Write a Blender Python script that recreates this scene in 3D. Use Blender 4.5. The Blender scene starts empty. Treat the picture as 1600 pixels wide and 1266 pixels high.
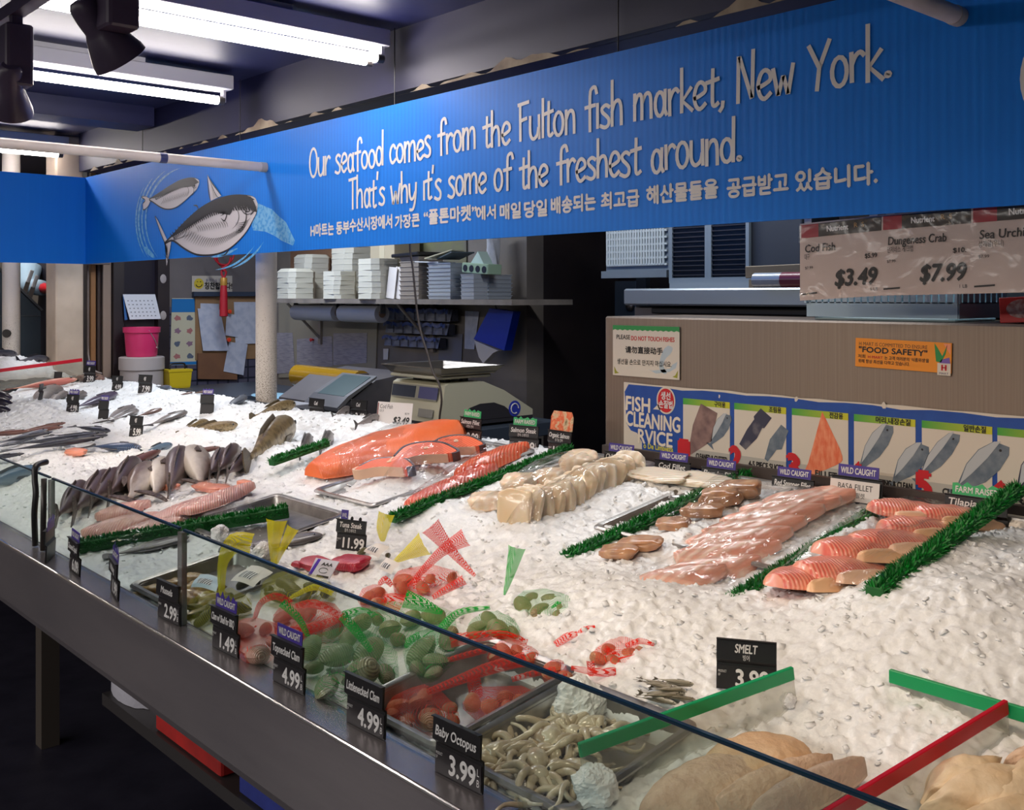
import bpy, math, random
import numpy as np
from mathutils import Matrix, Vector, noise

random.seed(7)
rng = np.random.default_rng(11)
SC = bpy.context.scene
COL = SC.collection
R = math.radians

# ------------------------------------------------------------------ camera
CAM_H, FPX, CX, HZ = 1.55, 1612.0, 800.0, 462.0      # eye height, focal length (px), centre column, horizon row
YAW = R(41.9)
FWD = Vector((-math.cos(YAW), math.sin(YAW), 0))
RGT = Vector((math.sin(YAW), math.cos(YAW), 0))
cam = bpy.data.cameras.new('camera')
cam.sensor_width = 36
cam.lens = 36 * FPX / 1600
cam.shift_y = -(633 - HZ) / 1600
cam.clip_start = .02
camo = bpy.data.objects.new('camera', cam)
camo.location = (0, 0, CAM_H)
camo.rotation_euler = (R(90), 0, R(90) - YAW)
COL.objects.link(camo)
SC.camera = camo

# ------------------------------------------------------------------ exposure, world, large lights
SC.view_settings.view_transform = 'Standard'
SC.view_settings.look = 'None'
SC.view_settings.gamma = 1
SC.view_settings.use_curve_mapping = False
SC.view_settings.exposure = 0.0
SC.cycles.max_bounces = 10
SC.cycles.transparent_max_bounces = 24
SC.cycles.diffuse_bounces = 3
SC.cycles.glossy_bounces = 3
SC.cycles.transmission_bounces = 6
SC.cycles.caustics_reflective = False
SC.cycles.caustics_refractive = False
SC.cycles.sample_clamp_indirect = 4
W = bpy.data.worlds.new('store')
SC.world = W
W.use_nodes = True
W.node_tree.nodes['Background'].inputs[0].default_value = (.55, .6, .8, 1)
W.node_tree.nodes['Background'].inputs[1].default_value = .05


def area(name, loc, size, power, color, rot=(0, 0, 0)):
    l = bpy.data.lights.new(name, 'AREA')
    l.shape = 'RECTANGLE'
    l.size, l.size_y = size
    l.energy, l.color = power, color
    o = bpy.data.objects.new(name, l)
    o.location, o.rotation_euler = loc, rot
    COL.objects.link(o)
    return o


def spot(name, loc, target, power, color, angle=70, blend=.7, radius=.04):
    l = bpy.data.lights.new(name, 'SPOT')
    l.energy, l.color = power, color
    l.spot_size, l.spot_blend, l.shadow_soft_size = R(angle), blend, radius
    o = bpy.data.objects.new(name, l)
    o.location = loc
    o.rotation_euler = (Vector(target) - Vector(loc)).to_track_quat('-Z', 'Y').to_euler()
    COL.objects.link(o)
    return o


WARM = (1, .80, .60)
COOL = (.86, .93, 1)
area('store_fill_light', (-1.2, -2.6, 2.47), (5, .3), 165, (1, .95, .9))  # unseen light added on the customer side to brighten the banner
area('store_fill_light', (-5.2, -2.2, 2.47), (4, .3), 110, (1, .95, .9))  # second added light, unseen, raised for the banner's left return
area('prep_room_light', (-5.0, 2.62, 2.44), (1.2, .12), 30, COOL)
area('prep_room_light', (-2.3, 2.75, 2.44), (1.2, .12), 17, (.94, .97, 1))
area('far_room_light', (-7.9, 2.0, 2.44), (.5, .8), 14, (1, .95, .9))

# ------------------------------------------------------------------ where a line of sight meets real surfaces
TILT = .15


def base_z(y):
    return .84 + TILT * (y - .95)


def ray(px, py):
    return FWD + RGT * ((px - CX) / FPX) + Vector((0, 0, -(py - HZ) / FPX))


def on_y(px, py, y):
    r = ray(px, py)
    r = r * (y / r.y)
    return Vector((r.x, r.y, r.z + CAM_H))


def on_x(px, py, x):
    r = ray(px, py)
    r = r * (x / r.x)
    return Vector((r.x, r.y, r.z + CAM_H))


def on_z(px, py, z):
    r = ray(px, py)
    r = r * ((z - CAM_H) / r.z)
    return Vector((r.x, r.y, z))


def on_ice(px, py):
    r = ray(px, py)
    k = (.84 - TILT * .95 - CAM_H) / (r.z - TILT * r.y)
    r = r * k
    return Vector((r.x, r.y, r.z + CAM_H))


# ------------------------------------------------------------------ materials
def lin(c):
    return tuple(((v / 255) / 12.92 if v / 255 <= .04045 else ((v / 255 + .055) / 1.055) ** 2.4) for v in c[:3]) + (1,)


class NT:
    def __init__(s, name):
        s.m = bpy.data.materials.new(name)
        s.m.use_nodes = True
        s.t = s.m.node_tree
        s.b = s.t.nodes['Principled BSDF']
        s.out = s.t.nodes['Material Output']

    def n(s, kind, **kw):
        nd = s.t.nodes.new(kind)
        for k, v in kw.items():
            if k[0] == '_':
                nd.inputs[k[1:].replace('_', ' ')].default_value = v
            elif k[0] == 'i' and k[1:].isdigit():
                nd.inputs[int(k[1:])].default_value = v
            else:
                setattr(nd, k, v)
        return nd

    def l(s, a, b):
        s.t.links.new(a, b)

    def coord(s, scale=(1, 1, 1), rot=(0, 0, 0), src='Object'):
        c = s.n('ShaderNodeTexCoord')
        m = s.n('ShaderNodeMapping')
        m.inputs['Scale'].default_value = scale
        m.inputs['Rotation'].default_value = rot
        s.l(c.outputs[src], m.inputs[0])
        return m.outputs[0]

    def mix(s, fac, a, b, blend='MIX'):
        x = s.n('ShaderNodeMix', data_type='RGBA', blend_type=blend)
        for sock, v in ((x.inputs[0], fac), (x.inputs[6], a), (x.inputs[7], b)):
            if hasattr(v, 'is_linked'):
                s.l(v, sock)
            else:
                sock.default_value = v
        return x.outputs[2]

    def ramp(s, fac, stops):
        r = s.n('ShaderNodeValToRGB')
        e = r.color_ramp.elements
        while len(e) < len(stops):
            e.new(.5)
        for el, (p, c) in zip(e, stops):
            el.position, el.color = p, c
        s.l(fac, r.inputs[0])
        return r.outputs[0]


MATS = {}


def mat(name, c, rough=.5, metal=0, c2=None, scale=8, stretch=(1, 1, 1), bump=0, bscale=None, spec=.5, coat=0,
        emit=0, sss=0, contrast=(.35, .65), detail=4, trans=0):
    """A plain procedural material: two colours through noise, optional bump."""
    if name in MATS:
        return MATS[name]
    k = NT(name)
    b = k.b.inputs
    b['Base Color'].default_value = lin(c)
    b['Roughness'].default_value = rough
    b['Metallic'].default_value = metal
    b['Specular IOR Level'].default_value = spec
    b['Coat Weight'].default_value = coat
    b['Coat Roughness'].default_value = .08
    if trans:
        b['Transmission Weight'].default_value = trans
    if sss:
        b['Subsurface Weight'].default_value = sss
        b['Subsurface Radius'].default_value = (1, .6, .4)
        b['Subsurface Scale'].default_value = .012
    if emit:
        b['Emission Color'].default_value = lin(c)
        b['Emission Strength'].default_value = emit
    co = None
    if c2 is not None:
        co = k.coord(stretch)
        nz = k.n('ShaderNodeTexNoise', _Scale=scale, _Detail=detail)
        k.l(co, nz.inputs['Vector'])
        k.l(k.ramp(nz.outputs[0], [(contrast[0], lin(c)), (contrast[1], lin(c2))]), b['Base Color'])
    if bump:
        co = co or k.coord(stretch)
        nb = k.n('ShaderNodeTexNoise', _Scale=bscale or scale * 3, _Detail=3)
        k.l(co, nb.inputs['Vector'])
        bp = k.n('ShaderNodeBump', _Strength=bump, _Distance=.01)
        k.l(nb.outputs[0], bp.inputs['Height'])
        k.l(bp.outputs[0], b['Normal'])
    MATS[name] = k.m
    return k.m


def clear(name, tint=(255, 255, 255), gloss=.12, rough=.03, bump=0, bscale=30, stretch=(1, 1, 1), opaque=0, body=(255, 255, 255)):
    """Thin clear sheet (glass, film, acrylic): see-through with a Fresnel sheen and a little body colour."""
    if name in MATS:
        return MATS[name]
    k = NT(name)
    tr = k.n('ShaderNodeBsdfTransparent', _Color=lin(tint))
    gl = k.n('ShaderNodeBsdfGlossy', _Roughness=rough)
    df = k.n('ShaderNodeBsdfDiffuse', _Color=lin(body))
    fr = k.n('ShaderNodeLayerWeight', _Blend=.35)
    mr = k.n('ShaderNodeMapRange')
    mr.inputs[3].default_value, mr.inputs[4].default_value = gloss * .3, min(1, gloss * 2.2)
    k.l(fr.outputs['Fresnel'], mr.inputs[0])
    m1 = k.n('ShaderNodeMixShader', i0=opaque)
    k.l(tr.outputs[0], m1.inputs[1])
    k.l(df.outputs[0], m1.inputs[2])
    m2 = k.n('ShaderNodeMixShader')
    k.l(mr.outputs[0], m2.inputs[0])
    k.l(m1.outputs[0], m2.inputs[1])
    k.l(gl.outputs[0], m2.inputs[2])
    if bump:
        nb = k.n('ShaderNodeTexNoise', _Scale=bscale, _Detail=3, _Distortion=.6)
        k.l(k.coord(stretch), nb.inputs['Vector'])
        bp = k.n('ShaderNodeBump', _Strength=bump, _Distance=.02)
        k.l(nb.outputs[0], bp.inputs['Height'])
        k.l(bp.outputs[0], gl.inputs['Normal'])
        k.l(bp.outputs[0], fr.inputs['Normal'])
    k.l(m2.outputs[0], k.out.inputs[0])
    MATS[name] = k.m
    return k.m


def net_mat(name, c, scale=170, open_=.5):
    """Plastic netting: coloured threads with open diamonds between them."""
    if name in MATS:
        return MATS[name]
    k = NT(name)
    b = k.b.inputs
    b['Base Color'].default_value = lin(c)
    b['Roughness'].default_value = .4
    b['Specular IOR Level'].default_value = .4
    facs = []
    for rz in (.7, -.7):
        w = k.n('ShaderNodeTexWave', _Scale=scale, _Distortion=.6)
        k.l(k.coord(rot=(.5 * rz, .4, rz)), w.inputs['Vector'])
        facs.append(w.outputs['Fac'])
    mx = k.n('ShaderNodeMath', operation='MAXIMUM')
    k.l(facs[0], mx.inputs[0])
    k.l(facs[1], mx.inputs[1])
    gt = k.n('ShaderNodeMath', operation='GREATER_THAN', i1=open_)
    k.l(mx.outputs[0], gt.inputs[0])
    tr = k.n('ShaderNodeBsdfTransparent')
    tl = k.n('ShaderNodeBsdfTranslucent', _Color=lin(c))
    ad = k.n('ShaderNodeMixShader', i0=.35)
    k.l(k.b.outputs[0], ad.inputs[1])
    k.l(tl.outputs[0], ad.inputs[2])
    ms = k.n('ShaderNodeMixShader')
    k.l(gt.outputs[0], ms.inputs[0])
    k.l(tr.outputs[0], ms.inputs[1])
    k.l(ad.outputs[0], ms.inputs[2])
    k.l(ms.outputs[0], k.out.inputs[0])
    MATS[name] = k.m
    return k.m


def two_tone(name, back, belly, axis=2, lo=-.06, hi=.06, spots=None, sscale=30, stripes=None, rough=.34, coat=.22, nstretch=(1, 3, 3)):
    """Fish skin: dark back, pale belly across the body's own height; optional marks."""
    if name in MATS:
        return MATS[name]
    k = NT(name)
    co = k.n('ShaderNodeTexCoord')
    sp = k.n('ShaderNodeSeparateXYZ')
    k.l(co.outputs['Object'], sp.inputs[0])
    nz = k.n('ShaderNodeTexNoise', _Scale=9, _Detail=4)
    k.l(k.coord(nstretch), nz.inputs['Vector'])
    ad = k.n('ShaderNodeMath', operation='MULTIPLY_ADD', i1=.07)
    k.l(nz.outputs[0], ad.inputs[0])
    k.l(sp.outputs[axis], ad.inputs[2])
    mr = k.n('ShaderNodeMapRange')
    mr.inputs[1].default_value, mr.inputs[2].default_value = lo + .035, hi + .035
    k.l(ad.outputs[0], mr.inputs[0])
    col = k.mix(mr.outputs[0], lin(belly), lin(back))
    if spots:
        n2 = k.n('ShaderNodeTexNoise', _Scale=sscale, _Detail=3)
        k.l(k.coord((1, 1, 1)), n2.inputs['Vector'])
        f = k.ramp(n2.outputs[0], [(.48, (0, 0, 0, 1)), (.62, (.8, .8, .8, 1))])
        col = k.mix(f, col, lin(spots))
    if stripes:
        w = k.n('ShaderNodeTexWave', _Scale=11, _Distortion=5, _Detail=2)
        k.l(k.coord((1, .3, .3)), w.inputs['Vector'])
        f = k.ramp(w.outputs['Fac'], [(.5, (0, 0, 0, 1)), (.6, (1, 1, 1, 1))])
        mu = k.n('ShaderNodeMath', operation='MULTIPLY')
        k.l(f, mu.inputs[0])
        k.l(mr.outputs[0], mu.inputs[1])
        col = k.mix(mu.outputs[0], col, lin(stripes))
    k.l(col, k.b.inputs['Base Color'])
    k.b.inputs['Roughness'].default_value = rough
    k.b.inputs['Coat Weight'].default_value = coat
    k.b.inputs['Coat Roughness'].default_value = .15
    MATS[name] = k.m
    return k.m


def flesh(name, c, c2, wave=40, dist=2, axis_rot=0, sss=.15, rough=.3, wmix=.6, blot=None, blots=14):
    """Fish flesh with muscle lines running across it."""
    if name in MATS:
        return MATS[name]
    k = NT(name)
    w = k.n('ShaderNodeTexWave', _Scale=wave, _Distortion=dist, _Detail=1.5)
    w.inputs['Detail Scale'].default_value = .4
    k.l(k.coord((1, .55, .2), (0, 0, axis_rot)), w.inputs['Vector'])
    f = k.ramp(w.outputs['Fac'], [(.25, (0, 0, 0, 1)), (.8, (wmix, wmix, wmix, 1))])
    col = k.mix(f, lin(c), lin(c2))
    if blot:
        n2 = k.n('ShaderNodeTexNoise', _Scale=blots, _Detail=3)
        k.l(k.coord((1, 2, 1)), n2.inputs['Vector'])
        f2 = k.ramp(n2.outputs[0], [(.45, (0, 0, 0, 1)), (.65, (.85, .85, .85, 1))])
        col = k.mix(f2, col, lin(blot))
    k.l(col, k.b.inputs['Base Color'])
    bp = k.n('ShaderNodeBump', _Strength=.25, _Distance=.004)
    k.l(w.outputs['Fac'], bp.inputs['Height'])
    k.l(bp.outputs[0], k.b.inputs['Normal'])
    i = k.b.inputs
    i['Roughness'].default_value = rough
    i['Coat Weight'].default_value = .3
    i['Subsurface Weight'].default_value = sss
    i['Subsurface Radius'].default_value = (1, .4, .25)
    i['Subsurface Scale'].default_value = .008
    MATS[name] = k.m
    return k.m


# ------------------------------------------------------------------ mesh building
class MB:
    def __init__(s):
        s.v, s.f, s.mi, s.cur = [], [], [], 0

    def use(s, i):
        s.cur = i
        return s

    def add(s, vs, fs):
        o = len(s.v)
        s.v += [tuple(v) for v in vs]
        s.f += [tuple(i + o for i in f) for f in fs]
        s.mi += [s.cur] * len(fs)
        return s

    def box(s, c, d, m=None, bev=0):
        x, y, z = d[0] / 2, d[1] / 2, d[2] / 2
        if bev:
            return s.rbox(c, d, bev, m)
        vs = [Vector((i, j, k)) for i in (-x, x) for j in (-y, y) for k in (-z, z)]
        fs = [(0, 1, 3, 2), (4, 6, 7, 5), (0, 4, 5, 1), (2, 3, 7, 6), (0, 2, 6, 4), (1, 5, 7, 3)]
        vs = [(m @ v if m else v) + Vector(c) for v in vs]
        return s.add(vs, fs)

    def rbox(s, c, d, r, m=None):
        """box whose vertical edges are rounded and whose top and bottom edges are chamfered"""
        def ring(k, z):
            out = []
            for sx, sy, a0 in ((1, 1, 0), (-1, 1, 90), (-1, -1, 180), (1, -1, 270)):
                for a in (0, 45, 90):
                    an = R(a0 + a)
                    out.append(Vector((sx * (d[0] / 2 - r) + math.cos(an) * (r - k), sy * (d[1] / 2 - r) + math.sin(an) * (r - k), z)))
            return out
        h, q = d[2] / 2, min(r * .5, d[2] * .3)
        rings = [ring(q, -h), ring(0, -h + q), ring(0, h - q), ring(q, h)]
        rings = [[(m @ v if m else v) + Vector(c) for v in rg] for rg in rings]
        return s.loft(rings, cap=True)

    def loft(s, rings, cap=False, closed=True):
        n = len(rings[0])
        vs = [v for r in rings for v in r]
        fs = []
        for i in range(len(rings) - 1):
            for j in range(n if closed else n - 1):
                k = (j + 1) % n
                fs.append((i * n + j, i * n + k, (i + 1) * n + k, (i + 1) * n + j))
        if cap:
            fs.append(tuple(reversed(range(n))))
            fs.append(tuple(range((len(rings) - 1) * n, len(rings) * n)))
        return s.add(vs, fs)

    def tube(s, pts, r, n=8, cap=True):
        pts = [Vector(p) for p in pts]
        rr = r if isinstance(r, (list, tuple)) else [r] * len(pts)
        rings, up = [], None
        for i, p in enumerate(pts):
            t = (pts[min(i + 1, len(pts) - 1)] - pts[max(i - 1, 0)])
            t = t.normalized() if t.length > 1e-9 else Vector((0, 0, 1))
            if up is None:
                up = Vector((0, 0, 1)) if abs(t.z) < .9 else Vector((1, 0, 0))
            a = t.cross(up)
            a = a.normalized() if a.length > 1e-6 else t.orthogonal().normalized()
            b = a.cross(t).normalized()
            up = b
            rings.append([p + (a * math.cos(2 * math.pi * j / n) + b * math.sin(2 * math.pi * j / n)) * rr[i] for j in range(n)])
        return s.loft(rings, cap=cap)

    def cyl(s, a, b, r, n=20, r2=None):
        return s.tube([a, b], [r, r if r2 is None else r2], n)

    def lathe(s, prof, n=24, c=(0, 0, 0), m=None):
        rings = []
        for r, z in prof:
            rg = [Vector((r * math.cos(2 * math.pi * j / n), r * math.sin(2 * math.pi * j / n), z)) for j in range(n)]
            rings.append([(m @ v if m else v) + Vector(c) for v in rg])
        return s.loft(rings, cap=True)

    def ell(s, c, r, nu=16, nv=10, m=None):
        rings = []
        for i in range(nv + 1):
            a = -math.pi / 2 + math.pi * i / nv
            k = max(math.cos(a), .02)
            rg = [Vector((r[0] * k * math.cos(2 * math.pi * j / nu), r[1] * k * math.sin(2 * math.pi * j / nu), r[2] * math.sin(a))) for j in range(nu)]
            rings.append([(m @ v if m else v) + Vector(c) for v in rg])
        return s.loft(rings, cap=True)

    def prism(s, poly, z0, z1, fn=None):
        """extrude a 2-D outline between two heights; fn maps (u, v, w) to 3-D"""
        fn = fn or (lambda u, v, w: Vector((u, v, w)))
        n = len(poly)
        vs = [fn(u, v, z0) for u, v in poly] + [fn(u, v, z1) for u, v in poly]
        fs = [tuple(reversed(range(n))), tuple(range(n, 2 * n))] + [(i, (i + 1) % n, n + (i + 1) % n, n + i) for i in range(n)]
        return s.add(vs, fs)

    def sheet(s, fn, nu, nv):
        vs = [fn(i / nu, j / nv) for j in range(nv + 1) for i in range(nu + 1)]
        w = nu + 1
        return s.add(vs, [(j * w + i, j * w + i + 1, (j + 1) * w + i + 1, (j + 1) * w + i) for j in range(nv) for i in range(nu)])

    def build(s, name, mats, parent=None, M=None, smooth=False):
        me = bpy.data.meshes.new(name)
        me.from_pydata(s.v, [], s.f)
        for m in (mats if isinstance(mats, (list, tuple)) else [mats]):
            me.materials.append(m)
        if len(me.materials) > 1:
            me.polygons.foreach_set('material_index', s.mi)
        if smooth:
            me.polygons.foreach_set('use_smooth', [True] * len(me.polygons))
            if smooth == 'auto':
                me.set_sharp_from_angle(angle=R(38))
        me.update()
        return link(name, me, parent, M)


def link(name, me, parent=None, M=None):
    o = bpy.data.objects.new(name, me)
    COL.objects.link(o)
    if parent:
        o.parent = parent
    if M is not None:
        o.matrix_basis = M
    return o


def tag(o, label, cat, group=None, kind=None):
    o['label'], o['category'] = label, cat
    if group:
        o['group'] = group
    if kind:
        o['kind'] = kind
    return o


def struct(o, label=None):
    o['kind'] = 'structure'
    if label:
        o['label'] = label
    return o


def thing(name, label, cat, M=None, group=None):
    o = bpy.data.objects.new(name, None)
    o.empty_display_size = .05
    COL.objects.link(o)
    if M is not None:
        o.matrix_basis = M
    return tag(o, label, cat, group)


KIDS = {}


def dup(root, M, label=None, group=None):
    """copy a thing with its parts and sub-parts"""
    c = root.copy()
    COL.objects.link(c)
    c.matrix_basis = M
    if label:
        c['label'] = label
    if group:
        c['group'] = group
    for ch in root.children:
        k = ch.copy()
        COL.objects.link(k)
        k.parent = c
        for g in ch.children:
            q = g.copy()
            COL.objects.link(q)
            q.parent = k
    return c


def T(*a):
    return Matrix.Translation(Vector(a if len(a) == 3 else a[0]))


def RX(a):
    return Matrix.Rotation(R(a), 4, 'X')


def RY(a):
    return Matrix.Rotation(R(a), 4, 'Y')


def RZ(a):
    return Matrix.Rotation(R(a), 4, 'Z')


def SCL(x, y=None, z=None):
    return Matrix.Diagonal((x, x if y is None else y, x if z is None else z, 1))


# ------------------------------------------------------------------ lettering (font text is queued and turned into meshes in one go)
TEXTQ = []


def text(parent, s, c, w=None, h=.01, m=None, y=-.0012, shear=0, bold=0, M=None, name='lettering', rot=0):
    """lettering in the parent's x-z plane facing -y: centre c=(x,z), fitted to width w and cap height h"""
    TEXTQ.append((parent, s, c, w, h, m, y, shear, bold, M, name, rot))


def flush_text():
    objs = []
    for q in TEXTQ:
        cu = bpy.data.curves.new('lettering_curve', 'FONT')
        cu.body, cu.size, cu.shear = q[1], 1.0, q[7]
        cu.resolution_u = 3
        o = bpy.data.objects.new('lettering_curve', cu)
        COL.objects.link(o)
        objs.append(o)
    dg = bpy.context.evaluated_depsgraph_get()
    for o, (parent, s, c, w, h, m, y, sh, bold, M, name, rot) in zip(objs, TEXTQ):
        me0 = bpy.data.meshes.new_from_object(o.evaluated_get(dg))
        co = np.empty(len(me0.vertices) * 3)
        me0.vertices.foreach_get('co', co)
        co = co.reshape(-1, 3)
        faces = [tuple(p.vertices) for p in me0.polygons]
        bpy.data.meshes.remove(me0)
        if not len(co):
            continue
        mn, mx = co.min(0), co.max(0)
        asc = .70 if '\n' not in s else (mx[1] - mn[1])
        sz = h / asc
        sx = sz if w is None else w / max(mx[0] - mn[0], 1e-6)
        cx, cz = (mn[0] + mx[0]) / 2, (.35 if '\n' not in s else (mn[1] + mx[1]) / 2)
        mb = MB()
        ca, sa = math.cos(R(rot)), math.sin(R(rot))
        shifts = [(0, 0)] if not bold else [(0, 0), (bold, 0), (-bold, 0), (0, bold), (0, -bold)]
        for i, (bx, bz) in enumerate(shifts):
            u = (co[:, 0] - cx) * sx + bx * h
            v = (co[:, 1] - cz) * sz + bz * h
            mb.add([(c[0] + a * ca - b * sa, y - i * .00012, c[1] + a * sa + b * ca) for a, b in zip(u, v)], faces)
        mb.build(name, m, parent, M)
    for o in objs:
        cu = o.data
        bpy.data.objects.remove(o)
        bpy.data.curves.remove(cu)


def ribbon(mb, pts, w, fn, off=0.0, closed=False, taper=False):
    """a flat brush stroke through 2-D points; fn maps (u, v, off) to 3-D"""
    n = len(pts)
    L, Rr = [], []
    for i in range(n):
        a = pts[(i - 1) % n] if (closed or i > 0) else pts[i]
        b = pts[(i + 1) % n] if (closed or i < n - 1) else pts[i]
        dx, dy = b[0] - a[0], b[1] - a[1]
        q = math.hypot(dx, dy) or 1
        ww = w * (.5 if not taper else .5 * math.sin(math.pi * (i + .35) / (n + .2)))
        nx, ny = -dy / q * ww, dx / q * ww
        ex = ey = 0
        if not closed and i in (0, n - 1) and not taper:
            sgn = -1 if i == 0 else 1
            ex, ey = sgn * dx / q * w * .35, sgn * dy / q * w * .35
        L.append((pts[i][0] + nx + ex, pts[i][1] + ny + ey))
        Rr.append((pts[i][0] - nx + ex, pts[i][1] - ny + ey))
    vs = [fn(u, v, off) for u, v in L] + [fn(u, v, off) for u, v in Rr]
    m = n if closed else n - 1
    mb.add(vs, [(i, n + i, n + (i + 1) % n, (i + 1) % n) for i in range(m)])


def smooth_path(pts, k=5):
    """Catmull-Rom through points (2-D or 3-D)"""
    p = [Vector(q) if len(q) == 3 else Vector((q[0], q[1], 0)) for q in pts]
    two = len(pts[0]) == 2
    out = []
    for i in range(len(p) - 1):
        a, b, c, d = p[max(i - 1, 0)], p[i], p[i + 1], p[min(i + 2, len(p) - 1)]
        for j in range(k):
            t = j / k
            out.append(.5 * ((2 * b) + (c - a) * t + (2 * a - 5 * b + 4 * c - d) * t * t + (3 * b - a - 3 * c + d) * t ** 3))
    out.append(p[-1])
    return [(v.x, v.y) for v in out] if two else out


BLACK = mat('black_plastic', (22, 20, 22), .4)
WHITEP = mat('white_print', (225, 222, 220), .5)
DARKP = mat('black_print', (30, 26, 26), .5)

# ================================================================== SETTING
concrete = mat('dark_floor', (34, 32, 44), .45, c2=(24, 22, 34), scale=6, bump=.15)
blue_paint = mat('navy_ceiling_paint', (25, 31, 80), .5, c2=(20, 26, 68), scale=2.2, bump=.08, bscale=14)
cream_wall = mat('cream_wall_paint', (196, 178, 160), .6, c2=(176, 158, 140), scale=5)
dark_wall = mat('dark_prep_wall', (40, 32, 34), .6, c2=(52, 42, 42), scale=3)
grey_wall = mat('grey_prep_wall', (128, 120, 112), .6, c2=(112, 104, 98), scale=4)
steel = mat('stainless_steel', (168, 160, 152), .3, .85, c2=(148, 140, 132), scale=3, stretch=(.3, 1, 6), bump=.04, bscale=60)
steel_dk = mat('dull_steel', (112, 116, 122), .38, .75, c2=(92, 98, 106), scale=3, stretch=(1, 1, .4), bump=.05)
alu = mat('pan_aluminium', (176, 172, 168), .3, .8, c2=(150, 146, 142), scale=20, bump=.05)

struct(MB().box((-3.6, 0, -.05), (11.4, 10.4, .1)).build('floor', concrete))
struct(MB().box((-3.6, 0, 2.58), (11.4, 10.4, .1)).build('ceiling', blue_paint))
struct(MB().box((-5.25, 3.66, 1.265), (2.7, .12, 2.53)).build('wall_back', grey_wall))
struct(MB().box((-1.95, 4.36, 1.265), (3.9, .12, 2.53)).build('wall_back', dark_wall))
struct(MB().box((-3.96, 4.01, 1.265), (.12, .58, 2.53)).build('wall_side', dark_wall))
struct(MB().box((-6.68, 2.98, 1.265), (.12, 1.24, 2.53)).build('wall_left', mat('left_prep_wall', (112, 104, 104), .6, c2=(98, 92, 94), scale=3)))
struct(MB().box((-9.24, 1.2, 1.265), (.12, 8, 2.53)).build('wall_far', mat('far_wall', (150, 140, 128), .6)))
struct(MB().box((-6.7, 4.98, 1.265), (5, .12, 2.53)).build('wall_rear', dark_wall))

# ceiling beam along the banner, cross beams over the counter, and the scraped paint strip
struct(MB().box((-3.1, 2.33, 2.415), (6.6, .22, .23)).build('trim_1', mat('dark_beam_paint', (15, 17, 54), .55, c2=(20, 22, 62), scale=3)))
for i, x in enumerate((-5.35, -1.75)):
    struct(MB().box((x, .6, 2.48), (.22, 3.2, .1)).build('trim_%d' % (i + 2), blue_paint))
mb = MB()
for k in range(240):                                       # ragged bare plaster where the paint has peeled along the beam
    x = -6.2 + k * .025
    h0, h1 = [(.0 + .05 * max(0, noise.noise(Vector((q * 2.3, 3.1, 0))) + .9 * noise.noise(Vector((q * 11, 1.1, 0))))) for q in (x, x + .025)]
    mb.add([(x, 2.216, 2.285), (x + .025, 2.216, 2.285), (x + .025, 2.216, 2.285 + h1), (x, 2.216, 2.285 + h0),
            (x, 2.219, 2.285), (x + .025, 2.219, 2.285), (x + .025, 2.219, 2.285 + h1), (x, 2.219, 2.285 + h0)],
           [(0, 1, 2, 3), (4, 7, 6, 5), (3, 2, 6, 7), (0, 4, 5, 1)])
struct(mb.build('trim_4', mat('bare_plaster', (176, 160, 140), .8, c2=(120, 104, 90), scale=9)))
# white painted column at the end of the left wall
struct(MB().rbox((-6.62, 2.21, 1.265), (.18, .17, 2.53), .012).build('trim_5', cream_wall))

# white conduits and steel columns
spk = NT('speckled_column_paint')
nz = spk.n('ShaderNodeTexNoise', _Scale=230, _Detail=3)
spk.l(spk.coord(), nz.inputs['Vector'])
g = spk.n('ShaderNodeSeparateXYZ')
co = spk.n('ShaderNodeTexCoord')
spk.l(co.outputs['Object'], g.inputs[0])
mr = spk.n('ShaderNodeMapRange')
mr.inputs[1].default_value, mr.inputs[2].default_value = 1.02, 1.55
mr.inputs[3].default_value, mr.inputs[4].default_value = .475, .30
spk.l(g.outputs[2], mr.inputs[0])
lt = spk.n('ShaderNodeMath', operation='LESS_THAN')
spk.l(nz.outputs[0], lt.inputs[0])
spk.l(mr.outputs[0], lt.inputs[1])
spk.l(spk.mix(lt.outputs[0], lin((205, 195, 184)), lin((134, 122, 108))), spk.b.inputs['Base Color'])
p = on_y(416, 632, 2.43)
struct(MB().cyl((p.x, 2.43, .9), (p.x, 2.43, 2.53), .05, 28).build('column_1', spk.m, smooth='auto'))
c2x, c2y = -6.9, 1.98
mb = MB().cyl((c2x, c2y, 0), (c2x, c2y, 2.53), .052, 24)
mb.use(1).cyl((c2x + .03, c2y - .03, 1.315), (c2x + .042, c2y - .042, 1.315), .026, 14)
struct(mb.build('column_2', [spk.m, mat('dark_hole', (50, 46, 42), .7)], smooth='auto'))

# ================================================================== COUNTER
counter = thing('display_counter', 'long stainless steel fish counter with narrow front ledge', 'counter', T(-3, .885, 0))
XL, XR = -6.42, .35
cw, cxm = XR - XL, (XL + XR) / 2 + 3
mb = MB()
mb.loft([[Vector((x + 3, y, z)) for y, z in ((0, .675), (-.004, .69), (-.004, .842), (.004, .85), (.07, .85), (.07, .838), (.008, .838), (.008, .69), (.07, .683), (.07, .675))] for x in (XL, XR)], cap=True)
mb.build('front_fascia', steel_f := mat('counter_steel', (158, 150, 152), .26, .72, c2=(134, 128, 132), scale=2, stretch=(.5, 1, 3), bump=.05, bscale=30), counter)
MB().tube([(XL + 3, -.001, .848), (XR + 3, -.001, .848)], .0032, 8).build('ridge_highlight', mat('polished_edge', (226, 220, 214), .18, .9), counter, smooth='auto')  # bright tube added along the ridge in place of its highlight
MB().box((cxm, .79, .70), (cw, 1.42, .05)).build('basin', steel_dk, counter)
MB().box((cxm, 1.478, .87), (cw, .012, .36)).build('basin_back', steel_dk, counter)
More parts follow.
